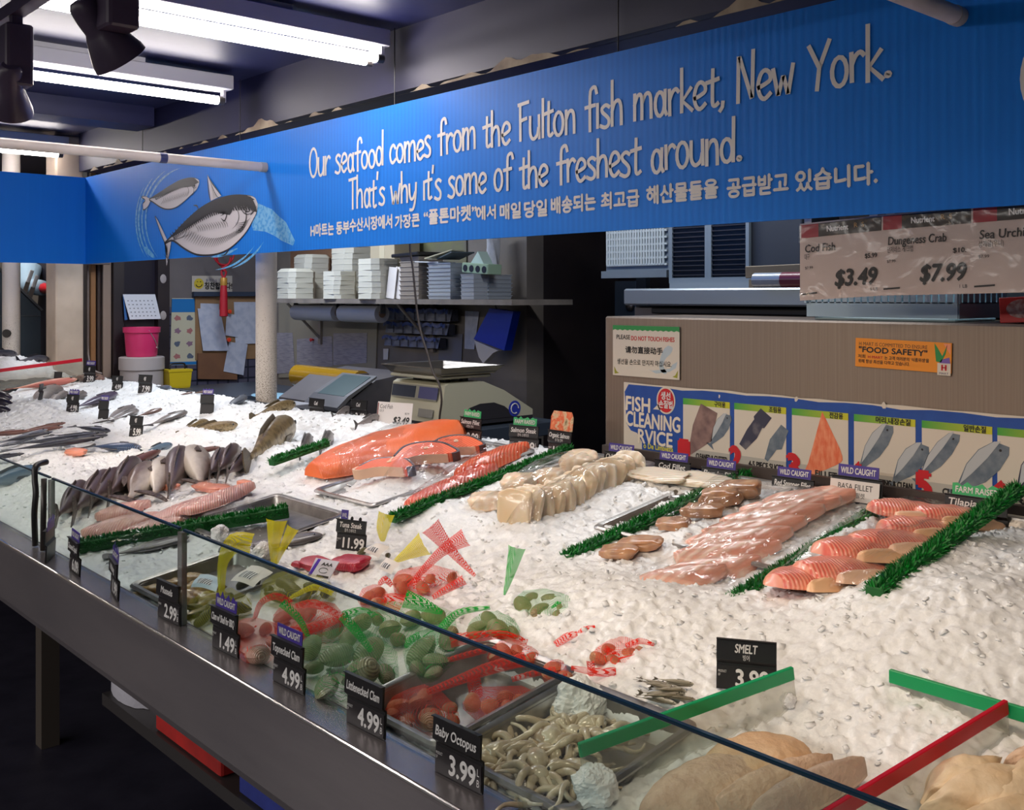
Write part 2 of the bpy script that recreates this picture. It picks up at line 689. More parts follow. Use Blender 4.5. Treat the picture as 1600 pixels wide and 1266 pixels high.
for x in (-6.2, -3.72, -1.6, .2):
    for y in (.30, 1.3):
        MB().box((x + 3, y, .338), (.06, .06, .675)).build('leg', mat('leg_steel', (84, 76, 70), .5, .4), counter)
MB().box((1.815, .41, .505), (3.03, .6, .03)).build('lower_shelf', mat('shelf_steel', (64, 60, 60), .4, .5), counter)
for i in range(3):
    MB().box((.62 + i * 1.2, .5, .245), (.04, .3, .49)).build('shelf_support', steel_dk, counter)
MB().box((cxm, .0725, .843), (cw, .004, .012)).build('glass_channel', BLACK, counter)

# stock kept under the counter
for i, (x, c, lab) in enumerate(((-2.62, (170, 168, 178), 'pale grey sack on the shelf under the counter'), (-2.22, (176, 36, 32), 'dark red carton on the shelf under the counter'),
                                 (-1.80, (40, 52, 130), 'navy blue carton on the shelf under the counter'), (-1.38, (142, 140, 150), 'crumpled white bag on the shelf beside the navy carton'))):
    mb = MB()
    if i in (0, 3):
        mb.sheet(lambda u, v: Vector(((.17 + .02 * math.sin(9 * u * 6.28)) * math.cos(u * 6.2832) * (1 - .55 * v ** 3), .13 * math.sin(u * 6.2832) * (1 - .55 * v ** 3), .13 * v + .01 * math.sin(u * 31) * v)), 28, 8)
        tag(mb.build('stock_bag', mat('bag_%d' % i, c, .5, bump=.3, scale=12), M=T(x, 1.135, .521), smooth=True), lab, 'bag')
    else:
        t = thing('stock_carton', lab, 'box', T(x, 1.135, .521))
        MB().rbox((0, 0, .07), (.34, .26, .14), .008).build('carton', mat('carton_%d' % i, c, .5, c2=tuple(int(q * .8) for q in c), scale=10), t)
        MB().box((0, 0, .141), (.34, .05, .003)).build('packing_tape', mat('tape', (150, 130, 90), .3), t)

# glass guard along the front edge
glass = clear('guard_glass', (240, 246, 244), .06, .01)
gedge = mat('glass_edge', (18, 44, 62), .12, spec=.8)
GY = .945
guard = thing('glass_guard', 'low clear glass guard along the front of the ice counter', 'glass', T(-2, GY, .8506))
for a, b in ((-6.3, -4.42), (-4.40, -2.945), (-2.925, -2.115), (-2.095, .33)):
    g = MB().box(((a + b) / 2 + 2, 0, .1), (b - a, .007, .2)).build('glass_pane', glass, guard)
    MB().rbox(((a + b) / 2 + 2, 0, .2015), (b - a, .008, .005), .002).build('polished_edge', gedge, g)
for x in (-2.105, -2.935, -4.41):
    MB().box((x + 2, 0, .098), (.02, .012, .196)).build('joint_strip', clear('joint_plastic', (190, 190, 190), .3, .2, opaque=.45, body=(150, 148, 145)), guard)
# dark bracket that braces the far joint
br = thing('guard_bracket', 'black bent metal bracket bracing the glass at its far joint', 'bracket', T(-2.935, GY, .8506))
MB().tube(smooth_path([(0, -.014, .004), (.01, -.02, .09), (.01, -.016, .15), (-.006, -.014, .19), (-.02, -.006, .222), (-.045, .03, .226)], 4), .0085, 10).build('arm', BLACK, br, T(-.09, 0, 0), smooth=True)
MB().tube([(-.02, -.016, .003), (-.012, -.016, .20)], .008, 8).build('post', mat('bracket_steel', (70, 66, 64), .4, .6), br, smooth=True)

# ================================================================== CRUSHED ICE
def w_ice(px, py):
    p = on_ice(px, py)
    return p.x, p.y


MOUNDS = []


def mound(px, py, amp, sx, sy):
    x, y = w_ice(px, py)
    MOUNDS.append((x, y, amp, sx, sy))


for m in ((560, 735, .035, .07, .18), (660, 745, .03, .07, .2), (780, 770, .02, .06, .2), (960, 790, .035, .10, .24), (1080, 760, .03, .14, .1), (1070, 850, .025, .06, .25),
          (1260, 800, .02, .05, .25), (1330, 850, .035, .05, .3), (1480, 900, .03, .07, .25), (1560, 960, .05, .25, .3), (1450, 1050, .03, .3, .15), (1010, 960, .04, .25, .12),
          (840, 860, .02, .3, .1), (700, 800, .02, .3, .08), (420, 720, .05, .2, .15), (560, 670, .05, .25, .12), (480, 665, .05, .3, .14), (330, 640, .05, .5, .1), (300, 690, .04, .3, .1),
          (200, 610, .06, .6, .1), (60, 640, .05, .4, .15), (30, 610, .05, .3, .1), (260, 665, .03, .2, .1), (60, 705, .03, .5, .12), (110, 760, .05, .3, .1), (330, 790, .03, .3, .15), (230, 720, .03, .3, .08), (1230, 1090, .02, .3, .1), (1500, 1000, .03, .2, .2)):
    mound(*m)
PITS = [(-1.485, -1.25, .975, 1.265, .05), (-1.235, -.985, .975, 1.245, .05), (-2.46, -2.15, .975, 1.25, .035), (-2.82, -2.44, 1.265, 1.57, .03)]


def ice_np(x, y):
    z = .84 + TILT * (y - .95)
    for mx, my, a, sx, sy in MOUNDS:
        z = z + a * np.exp(-((x - mx) / sx) ** 2 - ((y - my) / sy) ** 2)
    f = np.clip((y - .95) / .12, 0, 1)
    f2 = f * np.clip((2.37 - y) / .22, .0, 1) ** .7
    f2 = np.where(x < -3, f * np.clip((2.38 - y) / .3, 0, 1) ** .6, f2)
    z = np.where(z > base_z(y), base_z(y) + (z - base_z(y)) * f2, z)
    # low rolling relief
    z = z + .008 * np.sin(7.1 * x + 3 * np.sin(5 * y)) * np.sin(9 * y + 1.3 * x) * f
    for x0, x1, y0, y1, d in PITS:
        e = .012
        k = np.clip((x - x0) / e, 0, 1) * np.clip((x1 - x) / e, 0, 1) * np.clip((y - y0) / e, 0, 1) * np.clip((y1 - y) / e, 0, 1)
        z = z - k * d
    return z


def ICE(x, y):
    return float(ice_np(np.float64(x), np.float64(y)))


def hash2(i, j, k):
    h = np.sin(i * 127.1 + j * 311.7 + k * 74.7) * 43758.5453
    return h - np.floor(h)


def crushed(x, y, c, amp):
    """faceted grains: every jittered cell is a little tilted facet"""
    i0, j0 = np.floor(x / c), np.floor(y / c)
    best = np.full(x.shape, 1e9)
    out = np.zeros(x.shape)
    for di in (-1, 0, 1):
        for dj in (-1, 0, 1):
            i, j = i0 + di, j0 + dj
            fx = (i + hash2(i, j, 1)) * c
            fy = (j + hash2(i, j, 2)) * c
            d = (x - fx) ** 2 + (y - fy) ** 2
            v = amp * (hash2(i, j, 3) + ((x - fx) * (hash2(i, j, 4) - .5) + (y - fy) * (hash2(i, j, 5) - .5)) / c * 1.6)
            m = d < best
            best = np.where(m, d, best)
            out = np.where(m, v, out)
    return out


xs = [XR - .02]
while xs[-1] > XL + .03:
    xs.append(xs[-1] - (.0042 + .0013 * max(0, -xs[-1] - .6)))
xs = np.array(xs)
ys = np.concatenate([np.arange(.957, 1.5, .0045), np.arange(1.5, 2.352, .006)])
GX, GYY = np.meshgrid(xs, ys)
edge = np.clip((GYY - .95) / .05, 0, 1)
GZ = ice_np(GX, GYY) + edge * (crushed(GX, GYY, .0095, .0034) + crushed(GX + 3.3, GYY + 1.7, .023, .0062) - .005)
nx, ny = len(xs), len(ys)
V = np.stack([GX, GYY, GZ], -1).reshape(-1, 3)
# grid quads wound so that the normals point up
idx = np.arange(nx * ny).reshape(ny, nx)
Q = np.stack([idx[:-1, :-1], idx[1:, :-1], idx[1:, 1:], idx[:-1, 1:]], -1).reshape(-1, 4)
# loose chunks of ice scattered over the bed
n = 3600
u = rng.random(n)
cx_ = -.2 - 6.1 * u ** 1.7
cy_ = 1.0 + 1.33 * rng.random(n)
cz_ = ice_np(cx_, cy_) + .0004 + .0022 * rng.random(n)
inpit = np.zeros(n, bool)
for x0, x1, y0, y1, d in PITS:
    inpit |= (cx_ > x0 - .02) & (cx_ < x1 + .02) & (cy_ > y0 - .02) & (cy_ < y1 + .02)
keep = ~inpit
cx_, cy_, cz_ = cx_[keep], cy_[keep], cz_[keep]
n = len(cx_)
cube = np.array([(i, j, k) for i in (-1, 1) for j in (-1, 1) for k in (-1, 1)], float)
qf = np.array([(0, 1, 3, 2), (4, 6, 7, 5), (0, 4, 5, 1), (2, 3, 7, 6), (0, 2, 6, 4), (1, 5, 7, 3)])
sz = (.0022 + .0034 * rng.random(n) ** 2)
cv = cube[None] * (1 + .45 * (rng.random((n, 8, 3)) - .5)) * sz[:, None, None] * np.stack([.7 + .8 * rng.random(n), .7 + .8 * rng.random(n), .28 + .22 * rng.random(n)], -1)[:, None, :]
qn = np.concatenate([np.ones((n, 1)), rng.normal(size=(n, 3)) * np.array([.22, .22, 1.0])], 1)   # mostly flat, turned any way about the vertical
qn /= np.linalg.norm(qn, axis=1)[:, None]
a, b, c, d = qn.T
RM = np.stack([np.stack([a*a+b*b-c*c-d*d, 2*(b*c-a*d), 2*(b*d+a*c)], -1), np.stack([2*(b*c+a*d), a*a-b*b+c*c-d*d, 2*(c*d-a*b)], -1), np.stack([2*(b*d-a*c), 2*(c*d+a*b), a*a-b*b-c*c+d*d], -1)], 1)
cv = np.einsum('nij,nkj->nki', RM, cv) + np.stack([cx_, cy_, cz_], -1)[:, None]
CQ = (qf[None] + (np.arange(n) * 8)[:, None, None]).reshape(-1, 4) + len(V)
V = np.concatenate([V, cv.reshape(-1, 3)])
Q = np.concatenate([Q, CQ])
k = NT('crushed_ice')
i = k.b.inputs
i['Base Color'].default_value = (.9, .905, .91, 1)
i['Roughness'].default_value = .3
i['IOR'].default_value = 1.31
i['Subsurface Weight'].default_value = 0
i['Subsurface Radius'].default_value = (1, 1.05, 1.1)
i['Subsurface Scale'].default_value = .02
vo = k.n('ShaderNodeTexVoronoi', _Scale=210)
k.l(k.coord(), vo.inputs['Vector'])
sh_ = k.n('ShaderNodeSeparateColor')
k.l(vo.outputs['Color'], sh_.inputs[0])
bp = k.n('ShaderNodeBump', _Strength=.55, _Distance=.004)
k.l(sh_.outputs[0], bp.inputs['Height'])
k.l(bp.outputs[0], k.b.inputs['Normal'])
k.l(k.mix(sh_.outputs[1], (.84, .85, .86, 1), (.93, .935, .94, 1)), k.b.inputs['Base Color'])
ICEM = k.m
me = bpy.data.meshes.new('crushed_ice')
me.vertices.add(len(V))
me.vertices.foreach_set('co', V.ravel())
me.loops.add(len(Q) * 4)
me.loops.foreach_set('vertex_index', Q.ravel())
me.polygons.add(len(Q))
me.polygons.foreach_set('loop_start', np.arange(len(Q)) * 4)
me.polygons.foreach_set('loop_total', np.full(len(Q), 4))
me.materials.append(ICEM)
me.update(calc_edges=True)
me.validate()
ice = tag(link('crushed_ice', me), 'bed of crushed white ice filling the whole counter', 'ice', kind='stuff')


def clump(px, py, r, label, dz=0, seed=0, name='ice_clump'):
    """a frozen-together lump of crushed ice"""
    x, y = w_ice(px, py)
    mb = MB()
    def f(u, v):
        th, ph = u * 2 * math.pi, (v - .5) * math.pi
        d = Vector((math.cos(th) * math.cos(ph), math.sin(th) * math.cos(ph), math.sin(ph)))
        k = 1 + .3 * noise.noise(d * 1.6 + Vector((seed, 0, 0))) + .10 * noise.noise(d * 6 + Vector((seed, 5, 0))) + .07 * noise.noise(d * 15 + Vector((seed, 9, 0)))
        return d * r * k
    mb.sheet(f, 56, 36)
    return tag(mb.build(name, ICEM, M=T(x, y, ICE(x, y) + r * .75 + dz)), label, 'ice', 'loose lumps of ice')


SLOPE = math.degrees(math.atan(TILT))


def at_ice(px, py, rot=0, dz=0):
    x, y = w_ice(px, py)
    return T(x, y, ICE(x, y) + dz) @ RX(SLOPE) @ RZ(rot)


def span(p1, p2, dz=0):
    """matrix whose +X runs from picture point p1 to p2 over the ice, and the distance"""
    a, b = w_ice(*p1), w_ice(*p2)
    d = Vector((b[0] - a[0], b[1] - a[1], 0))
    d.z = TILT * d.y
    m = ((a[0] + b[0]) / 2, (a[1] + b[1]) / 2)
    X = d.normalized()
    N = Vector((0, -TILT, 1)).normalized()
    Y = N.cross(X).normalized()
    N = X.cross(Y)
    M = Matrix((X, Y, N)).transposed().to_4x4()
    return T(m[0], m[1], ICE(*m) + dz) @ M, d.length

# ================================================================== BLUE BANNER
BY, BZ0, BZ1, BXL, BXR = 2.20, 1.737, 2.249, -6.235, -.15
kb = NT('blue_corrugated_board')
wv = kb.n('ShaderNodeTexWave', _Scale=14, _Distortion=1.5, _Detail=3)
kb.l(kb.coord((1, 1, .02)), wv.inputs['Vector'])
n1 = kb.n('ShaderNodeTexNoise', _Scale=60, _Detail=2)
kb.l(kb.coord((1, 1, .03)), n1.inputs['Vector'])
mm = kb.n('ShaderNodeMath', operation='MULTIPLY')
kb.l(wv.outputs['Fac'], mm.inputs[0])
kb.l(n1.outputs[0], mm.inputs[1])
kb.l(kb.mix(mm.outputs[0], lin((4, 116, 222)), lin((12, 130, 236))), kb.b.inputs['Base Color'])
kb.b.inputs['Roughness'].default_value = .55
kb.b.inputs['Specular IOR Level'].default_value = .25
bp = kb.n('ShaderNodeBump', _Strength=.12, _Distance=.004)
kb.l(mm.outputs[0], bp.inputs['Height'])
kb.l(bp.outputs[0], kb.b.inputs['Normal'])
BLUEB = kb.m

banner = thing('hanging_banner', 'long bright blue banner with white lettering and two drawn fish', 'banner')
MB().box(((BXL + BXR) / 2, BY + .006, (BZ0 + BZ1) / 2), (BXR - BXL, .012, BZ1 - BZ0)).build('front_board', BLUEB, banner)
MB().box((BXL - .006, (BY + .6) / 2, (BZ0 + BZ1) / 2), (.012, BY - .6 + .024, BZ1 - BZ0)).build('return_board', BLUEB, banner)
for x in (-5.4, -4.3, -3.1, -2.0, -.9):
    MB().tube([(x, BY + .004, BZ1 - .01), (x, BY + .004, 2.535)], .002, 6).build('hanger', BLACK, banner)

# hand-drawn narrow lettering, stroke by stroke
def el(cx, cy, rx, ry, n=14, a0=95):
    return [(cx + rx * math.cos(R(a0 + 360 * i / n)), cy + ry * math.sin(R(a0 + 360 * i / n))) for i in range(n)]


GLY = {
    'O': (.46, [('c', el(.21, .5, .19, .5, 18))]), 'u': (.36, [[(.02, .6), (.02, .2), (.07, .03), (.15, 0), (.24, .1), (.27, .26)], [(.28, .6), (.29, 0)]]),
    'r': (.27, [[(.02, .6), (.03, 0)], [(.03, .36), (.09, .53), (.17, .6), (.23, .53)]]), 's': (.28, [[(.22, .54), (.13, .6), (.03, .52), (.05, .41), (.13, .32), (.21, .2), (.2, .05), (.11, -.01), (-.01, .05)]]),
    'e': (.31, [[(.02, .25), (.14, .3), (.25, .38), (.24, .52), (.15, .6), (.06, .52), (.01, .29), (.05, .07), (.14, -.01), (.25, .09)]]),
    'a': (.34, [('c', el(.13, .28, .11, .3, 14)), [(.26, .6), (.25, .12), (.29, 0)]]), 'f': (.3, [[(.3, .9), (.26, 1.05), (.17, 1.03), (.12, .85), (.12, -.03)], [(0, .57), (.25, .6)]]),
    'o': (.33, [('c', el(.14, .29, .13, .3, 14))]), 'd': (.35, [('c', el(.13, .28, .12, .29, 14)), [(.28, 1.08), (.27, 0)]]), 'c': (.28, [[(.23, .48), (.15, .6), (.05, .5), (.01, .28), (.05, .06), (.13, -.01), (.24, .1)]]),
    'm': (.5, [[(.02, .6), (.02, 0)], [(.02, .36), (.09, .55), (.16, .58), (.2, .45), (.2, 0)], [(.21, .4), (.28, .56), (.36, .58), (.41, .45), (.42, 0)]]),
    't': (.26, [[(.11, .9), (.1, .12), (.15, 0), (.22, .05)], [(-.02, .6), (.23, .65)]]), 'h': (.34, [[(.02, 1.08), (.02, 0)], [(.02, .34), (.09, .54), (.19, .58), (.25, .42), (.26, 0)]]),
    'F': (.34, [[(.04, 1.0), (.05, 0)], [(-.01, 1.02), (.3, 1.06)], [(.04, .55), (.24, .6)]]), 'l': (.11, [[(.04, 1.06), (.04, 0)]]), 'n': (.33, [[(.02, .6), (.02, 0)], [(.02, .36), (.09, .54), (.18, .58), (.24, .44), (.25, 0)]]),
    'i': (.11, [[(.03, .6), (.03, 0)]]), 'k': (.31, [[(.03, 1.08), (.03, 0)], [(.24, .56), (.05, .27), (.27, 0)]]), ',': (.12, [[(.06, .05), (.05, -.06), (0, -.15)]]), '.': (.14, [('c', el(.05, .04, .03, .03, 8))]),
    'N': (.42, [[(.02, 0), (.03, 1.0), (.05, .98), (.3, .03), (.31, .05), (.33, 1.06)]]), 'w': (.44, [[(0, .6), (.09, 0), (.1, 0), (.19, .42), (.2, .42), (.28, 0), (.29, 0), (.38, .64)]]), 'Y': (.4, [[(0, 1.0), (.18, .5)], [(.36, 1.06), (.18, .48), (.14, 0)]]),
    'T': (.38, [[(0, 1.0), (.36, 1.04)], [(.18, 1.0), (.18, 0)]]), "'": (.1, [[(.03, 1.1), (.01, .88)]]), 'y': (.34, [[(.01, .6), (.03, .25), (.09, .1), (.17, .12), (.25, .3)], [(.28, .62), (.25, .1), (.16, -.24), (.03, -.26)]]), ' ': (.24, []),
}


def banner_fn(u, v, o):
    return Vector((u, BY - .0015 - o, v))


def handwrite(s, p0, p1, cap, th, name='lettering'):
    """write s in the banner plane from base point p0 to p1 (x, z)"""
    adv = sum(GLY[ch][0] for ch in s) - .06
    dx, dz = p1[0] - p0[0], p1[1] - p0[1]
    k = dx / adv
    mb = MB()
    pen, cnt = 0, 0
    rr = random.Random(5)
    for ch in s:
        wd, strokes = GLY[ch]
        jy = rr.uniform(-.03, .03) if ch != ' ' else 0
        js = rr.uniform(.94, 1.06)
        for st in strokes:
            closed = st[0] == 'c'
            pts = st[1] if closed else st
            cnt += 1
            q = []
            for (u, v) in pts:
                X = p0[0] + (pen + u) * k
                q.append((X, p0[1] + dz * (X - p0[0]) / dx + (v * js + jy) * cap))
            if not closed and len(q) > 3 and ch not in 'Nw':
                q = smooth_path(q, 3)
            ribbon(mb, q, th, banner_fn, (cnt % 5) * .0003, closed)
        pen += wd
    return mb.build(name, WHITEP, banner)


def bp2(px, py):
    p = on_y(px, py, BY)
    return p.x, p.z


handwrite('Our seafood comes from the Fulton fish market, New York.', bp2(484, 278), bp2(1391, 119), .112, .0115)
handwrite("That's why it's some of the freshest around.", bp2(546, 327), bp2(1158, 251), .108, .0112)
# Korean line, word by word so that each stands where it does on the board
for s, xa, xb, yb, h in (('H마트는', 486, 522, 370, 21), ('동부', 526, 546, 366, 21), ('수산시장에서', 547, 613, 362, 22), ('가장큰', 618, 656, 357, 22), ('“풀톤마켓”', 663, 745, 351, 25), ('에서', 745, 775, 344, 23), ('매일', 782, 814, 343, 26),
                         ('당일', 820, 855, 340, 27), ('배송되는', 862, 931, 334, 28), ('최고급', 940, 999, 327, 28), ('해산물들을', 1011, 1122, 319, 31), ('공급받고', 1137, 1232, 309, 33), ('있습니다.', 1244, 1371, 299, 36)):
    a, b = on_y(xa, yb, BY), on_y(xb, yb - (xb - xa) * .098, BY)
    hh = h * (FWD.y + RGT.y * ((xa + xb) / 2 - CX) / FPX) ** -1 * BY / FPX
    text(banner, s, ((a.x + b.x) / 2, (a.z + b.z) / 2 + hh * .42), abs(b.x - a.x), hh * .72, WHITEP, y=BY - .0014, bold=.055, rot=math.degrees(math.atan2(b.z - a.z, b.x - a.x)))

# white logo disc at the right end of the board, running out of the picture
q = bp2(1594, 124)
mb = MB().prism([(q[0] + .135 + .135 * math.cos(2 * math.pi * i / 40), q[1] + .135 * math.sin(2 * math.pi * i / 40)) for i in range(40)], 0, .001, lambda u, v, w: Vector((u, BY - .0006 - w, v)))
mb.build('white_disc', WHITEP, banner)

# the two drawn fish and the pale swirl, flat print on the board
SW1, SW2 = mat('pale_blue_print', (120, 184, 232), .5, c2=(60, 150, 222), scale=50, contrast=(.45, .6)), mat('fish_white_print', (212, 206, 212), .5)


def drawn(name, m, polys=(), strokes=(), off=.001):
    mb = MB()
    for i, pl in enumerate(polys):
        pts = [bp2(x, y) for x, y in pl]
        n = len(pts)
        c = (sum(p[0] for p in pts) / n, sum(p[1] for p in pts) / n)
        vs = [(c[0], BY - off - i * .0002, c[1])] + [(u, BY - off - i * .0002, v) for u, v in pts]
        mb.add(vs, [(0, 1 + j, 1 + (j + 1) % n) for j in range(n)])
    for i, (pts, w) in enumerate(strokes):
        q = smooth_path([bp2(x, y) for x, y in pts], 4)
        ribbon(mb, q, w, lambda u, v, o: Vector((u, BY - off - o, v)), .0004 + (i % 6) * .0002, taper=True)
    return mb.build(name, m, banner)


def smo(pts, k=4):
    return smooth_path(pts + [pts[0]], k)[:-1]


def arc(cx, cy, rx, ry, a0, a1, n=10):
    return [(cx + rx * math.cos(R(a0 + (a1 - a0) * i / n)), cy + ry * math.sin(R(a0 + (a1 - a0) * i / n))) for i in range(n + 1)]


drawn('splash_print', SW1, [[(402, 317), (425, 327), (436, 338), (447, 347), (461, 376), (458, 384), (440, 376), (430, 369), (415, 362), (396, 360), (392, 345)]], [], .0008)
drawn('swirl_print', SW1, [],
      [(arc(300, 345, 78 + d, 92 + d * 1.2, 141 + d * .6, 238 - d * 3, 16), .02 + .004 * (d % 3)) for d in (0, 5, 9, -6)] +
      [([(226, 386), (233, 394), (242, 402)], .03)], .0008)
drawn('ripple_print', SW1, [],
      [(arc(330, 330, 95, 95, 30, 70, 10), .012), (arc(330, 330, 84, 92, 35, 85, 10), .01), ([(330, 402), (350, 398), (372, 388)], .014)], .0008)
big = [(403, 318), (398, 308), (385, 305), (366, 305), (347, 309), (328, 317), (312, 327), (296, 341), (283, 354), (271, 367), (262, 376), (258, 381), (268, 376), (276, 379), (288, 388), (305, 397), (322, 399), (340, 397), (357, 390), (372, 378), (386, 362), (395, 346), (402, 331)]
small = [(312, 286), (311, 281), (303, 278), (292, 279), (280, 283), (266, 291), (254, 299), (240, 308), (234, 312), (240, 316), (252, 324), (262, 327), (274, 325), (286, 317), (298, 306), (308, 296)]
tail_b = [(262, 376), (256, 362), (248, 345), (243, 338), (247, 350), (252, 364), (258, 379), (262, 390), (260, 405), (261, 417), (264, 404), (267, 388), (268, 377)]
tail_s = [(236, 311), (228, 307), (222, 308), (228, 313), (224, 319), (225, 328), (232, 323), (236, 314)]
fin_b = [(325, 273), (331, 284), (339, 295), (347, 306), (330, 314), (328, 298)]
drawn('fish_drawing', SW2, [smo(big), smo(small), tail_b, tail_s, fin_b], off=.0016)
S = []
for pl, w in ((big, .010), (small, .007)):
    S.append((pl + [pl[0]], w))
S += [(tail_b + [tail_b[0]], .006), (tail_s + [tail_s[0]], .006), (fin_b[:4], .008), ([(325, 273), (327, 298), (330, 314)], .008)]
for d in range(5):
    S.append(([(328 + d * 2, 280 + d * 5), (333 + d * 2, 296 + d * 3), (335 + d * 2.4, 312 - d)], .003))
# heavy dark back of the big fish: hatching that shortens towards the tail
back = smooth_path([(392, 309), (370, 309), (348, 314), (330, 322), (312, 333), (296, 346), (282, 359), (270, 370)], 6)
for i, (x, y) in enumerate(back):
    t = i / len(back)
    ln = 17 * (1 - t) + 5
    S.append(([(x, y - 2), (x + 2 + ln * .15, y + ln * .5), (x + ln * .45, y + ln)], .016 * (1 - t) + .006))
    if i % 2 == 0 and t > .2:
        S.append(([(x, y), (x - 3, y - 5)], .006))
for i in range(26):                                       # belly shading
    t = i / 25
    x, y = 285 + 88 * t, 372 + 18 * math.sin(math.pi * t) - 6 * t
    S.append(([(x, y), (x + 6, y - 7 - 5 * math.sin(3 * t)), (x + 9, y - 15)], .0035))
for i in range(14):
    t = i / 13
    x, y = 306 + 46 * t, 352 - 8 * t
    S.append(([(x, y), (x + 4, y + 6), (x + 5, y + 11)], .0035))
S += [(arc(388, 325, 5, 6, 0, 340, 12), .007), (arc(388, 325, 9, 10, 20, 250, 12), .005), (arc(350, 338, 36, 30, -55, 60, 12), .008), (arc(344, 338, 30, 26, -50, 50, 12), .005), ([(402, 322), (396, 332), (392, 336)], .007),
      ([(345, 338), (355, 333), (352, 345), (346, 341)], .008), ([(351, 392), (358, 391), (352, 398), (346, 399)], .007), ([(303, 321), (309, 322), (311, 329)], .008)]
for d in range(6):
    S.append((arc(372, 350 - d * 3, 12 + d * 2, 14, 20, 100, 6), .003))
bs = smooth_path([(303, 280), (290, 282), (278, 287), (266, 294), (254, 302), (243, 309)], 6)
for i, (x, y) in enumerate(bs):
    t = i / len(bs)
    ln = 9 * (1 - t) + 3
    S.append(([(x, y - 1), (x + 1, y + ln * .5), (x + 3, y + ln)], .011 * (1 - t) + .005))
for i in range(14):
    t = i / 13
    S.append(([(252 + 38 * t, 320 - 12 * t), (256 + 38 * t, 314 - 12 * t), (257 + 38 * t, 309 - 11 * t)], .003))
S += [(arc(305, 290, 3.4, 4, 0, 340, 10), .005), (arc(296, 297, 8, 10, -60, 70, 8), .005), (arc(290, 299, 6, 9, -60, 70, 8), .004)]
for d in range(4):
    S.append(([(262 - d * 2, 382 + d * 5), (263, 392 + d * 4), (262, 408)], .003))
DK = [smo([(312, 285), (303, 278), (292, 279), (280, 283), (266, 291), (254, 299), (238, 310), (254, 306), (270, 299), (284, 293), (296, 292)], 3), smo([(399, 312), (385, 305), (366, 305), (347, 309), (328, 317), (312, 327), (296, 341), (283, 354), (266, 372), (284, 362), (300, 350), (318, 339), (338, 331), (352, 330), (360, 336), (368, 322), (384, 316)], 3)]
drawn('ink_lines', DARKP, DK, S, off=.0026)

# ================================================================== CONDUITS, LAMPS
pipe_w = mat('white_conduit_paint', (206, 196, 190), .4, c2=(186, 176, 170), scale=6)
for (x, z, lab) in ((-4.05, 2.107, 'white conduit running to the banner above the drawn fish'), (-1.01, 2.150, 'white conduit running to the banner above the words New York')):
    t = thing('conduit', lab, 'pipe', T(x, 0, z), 'white conduits over the counter')
    MB().cyl((0, .25, 0), (0, BY - .004, 0), .02, 18).build('pipe', pipe_w, t, smooth='auto')
    MB().cyl((0, BY - .03, 0), (0, BY - .003, 0), .0215, 18).build('end_cap', mat('conduit_cap', (168, 160, 152), .4), t, smooth='auto')
    MB().tube([(0, .3, .0), (0, .3, 2.53 - z)], .008, 8).build('hanger', steel_dk, t)
    if x < -3:
        MB().cyl((0, 1.72, 0), (0, 1.75, 0), .0212, 18).build('tape_band', mat('navy_tape', (28, 36, 86), .5), t, smooth='auto')

house = mat('lamp_housing', (196, 196, 206), .4)
tube_m = mat('fluorescent_tube', (255, 246, 240), .3, emit=40)
for i, (px, py, lab) in enumerate(((590, 95, 'twin tube fluorescent light nearest the middle of the banner'), (350, 158, 'fluorescent light in the middle of the left ceiling bay'), (98, 242, 'fluorescent light behind the white conduit, farthest along the counter'))):
    pt = on_z(px, py, 2.40)
    t = thing('fluorescent_light', lab, 'light', T(pt.x, pt.y, 2.40), 'fluorescent ceiling lights')
    MB().rbox((0, -.61, .075), (.11, 1.26, .06), .006).build('housing', house, t)
    MB().box((0, -.61, .141), (.05, .5, .075)).build('mount', house, t)
    for sx in ((-.034, .034) if i == 0 else (0,)):
        q = MB().cyl((sx, -.03, 0), (sx, -1.2, 0), .016 if i == 0 else .0185, 12).build('tube', tube_m, t, smooth='auto')
        for y in (-.016, -1.214):
            MB().cyl((sx, y - .014, 0), (sx, y + .014, 0), .0165 if i == 0 else .019, 12).build('end_cap', mat('tube_cap', (90, 84, 80), .4, .4), q, smooth='auto')
    for y in (-.004, -1.226):
        MB().box((0, y, .022), (.08 if i == 0 else .03, .012, .06)).build('lamp_holder', house, t)
# bare batten seen edge-on between the second and third light
pt = on_z(198, 210, 2.40)
t = thing('fluorescent_light', 'slim fluorescent light seen edge-on just above the white conduit', 'light', T(pt.x, pt.y, 2.44), 'fluorescent ceiling lights')
MB().rbox((0, -.6, .03), (.05, 1.2, .04), .004).build('housing', house, t)
MB().box((0, -.6, .095), (.04, .5, .09)).build('mount', house, t)
MB().cyl((0, -.01, 0), (0, -1.19, 0), .008, 10).build('tube', tube_m, t, smooth='auto')

# track with black spot heads over the front of the counter
trk = mat('track_flare_grey', (92, 78, 100), .35, c2=(74, 62, 82), scale=6)  # black fittings lightened to purple-grey, lens flare put into the colour
track = thing('light_track', 'black ceiling track that carries the spotlights over the counter', 'track', T(-1.8, .84, 2.3))
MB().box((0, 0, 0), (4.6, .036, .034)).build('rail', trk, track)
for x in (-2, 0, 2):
    MB().tube([(x, 0, .017), (x, 0, .232)], .008, 8).build('hanger', trk, track)


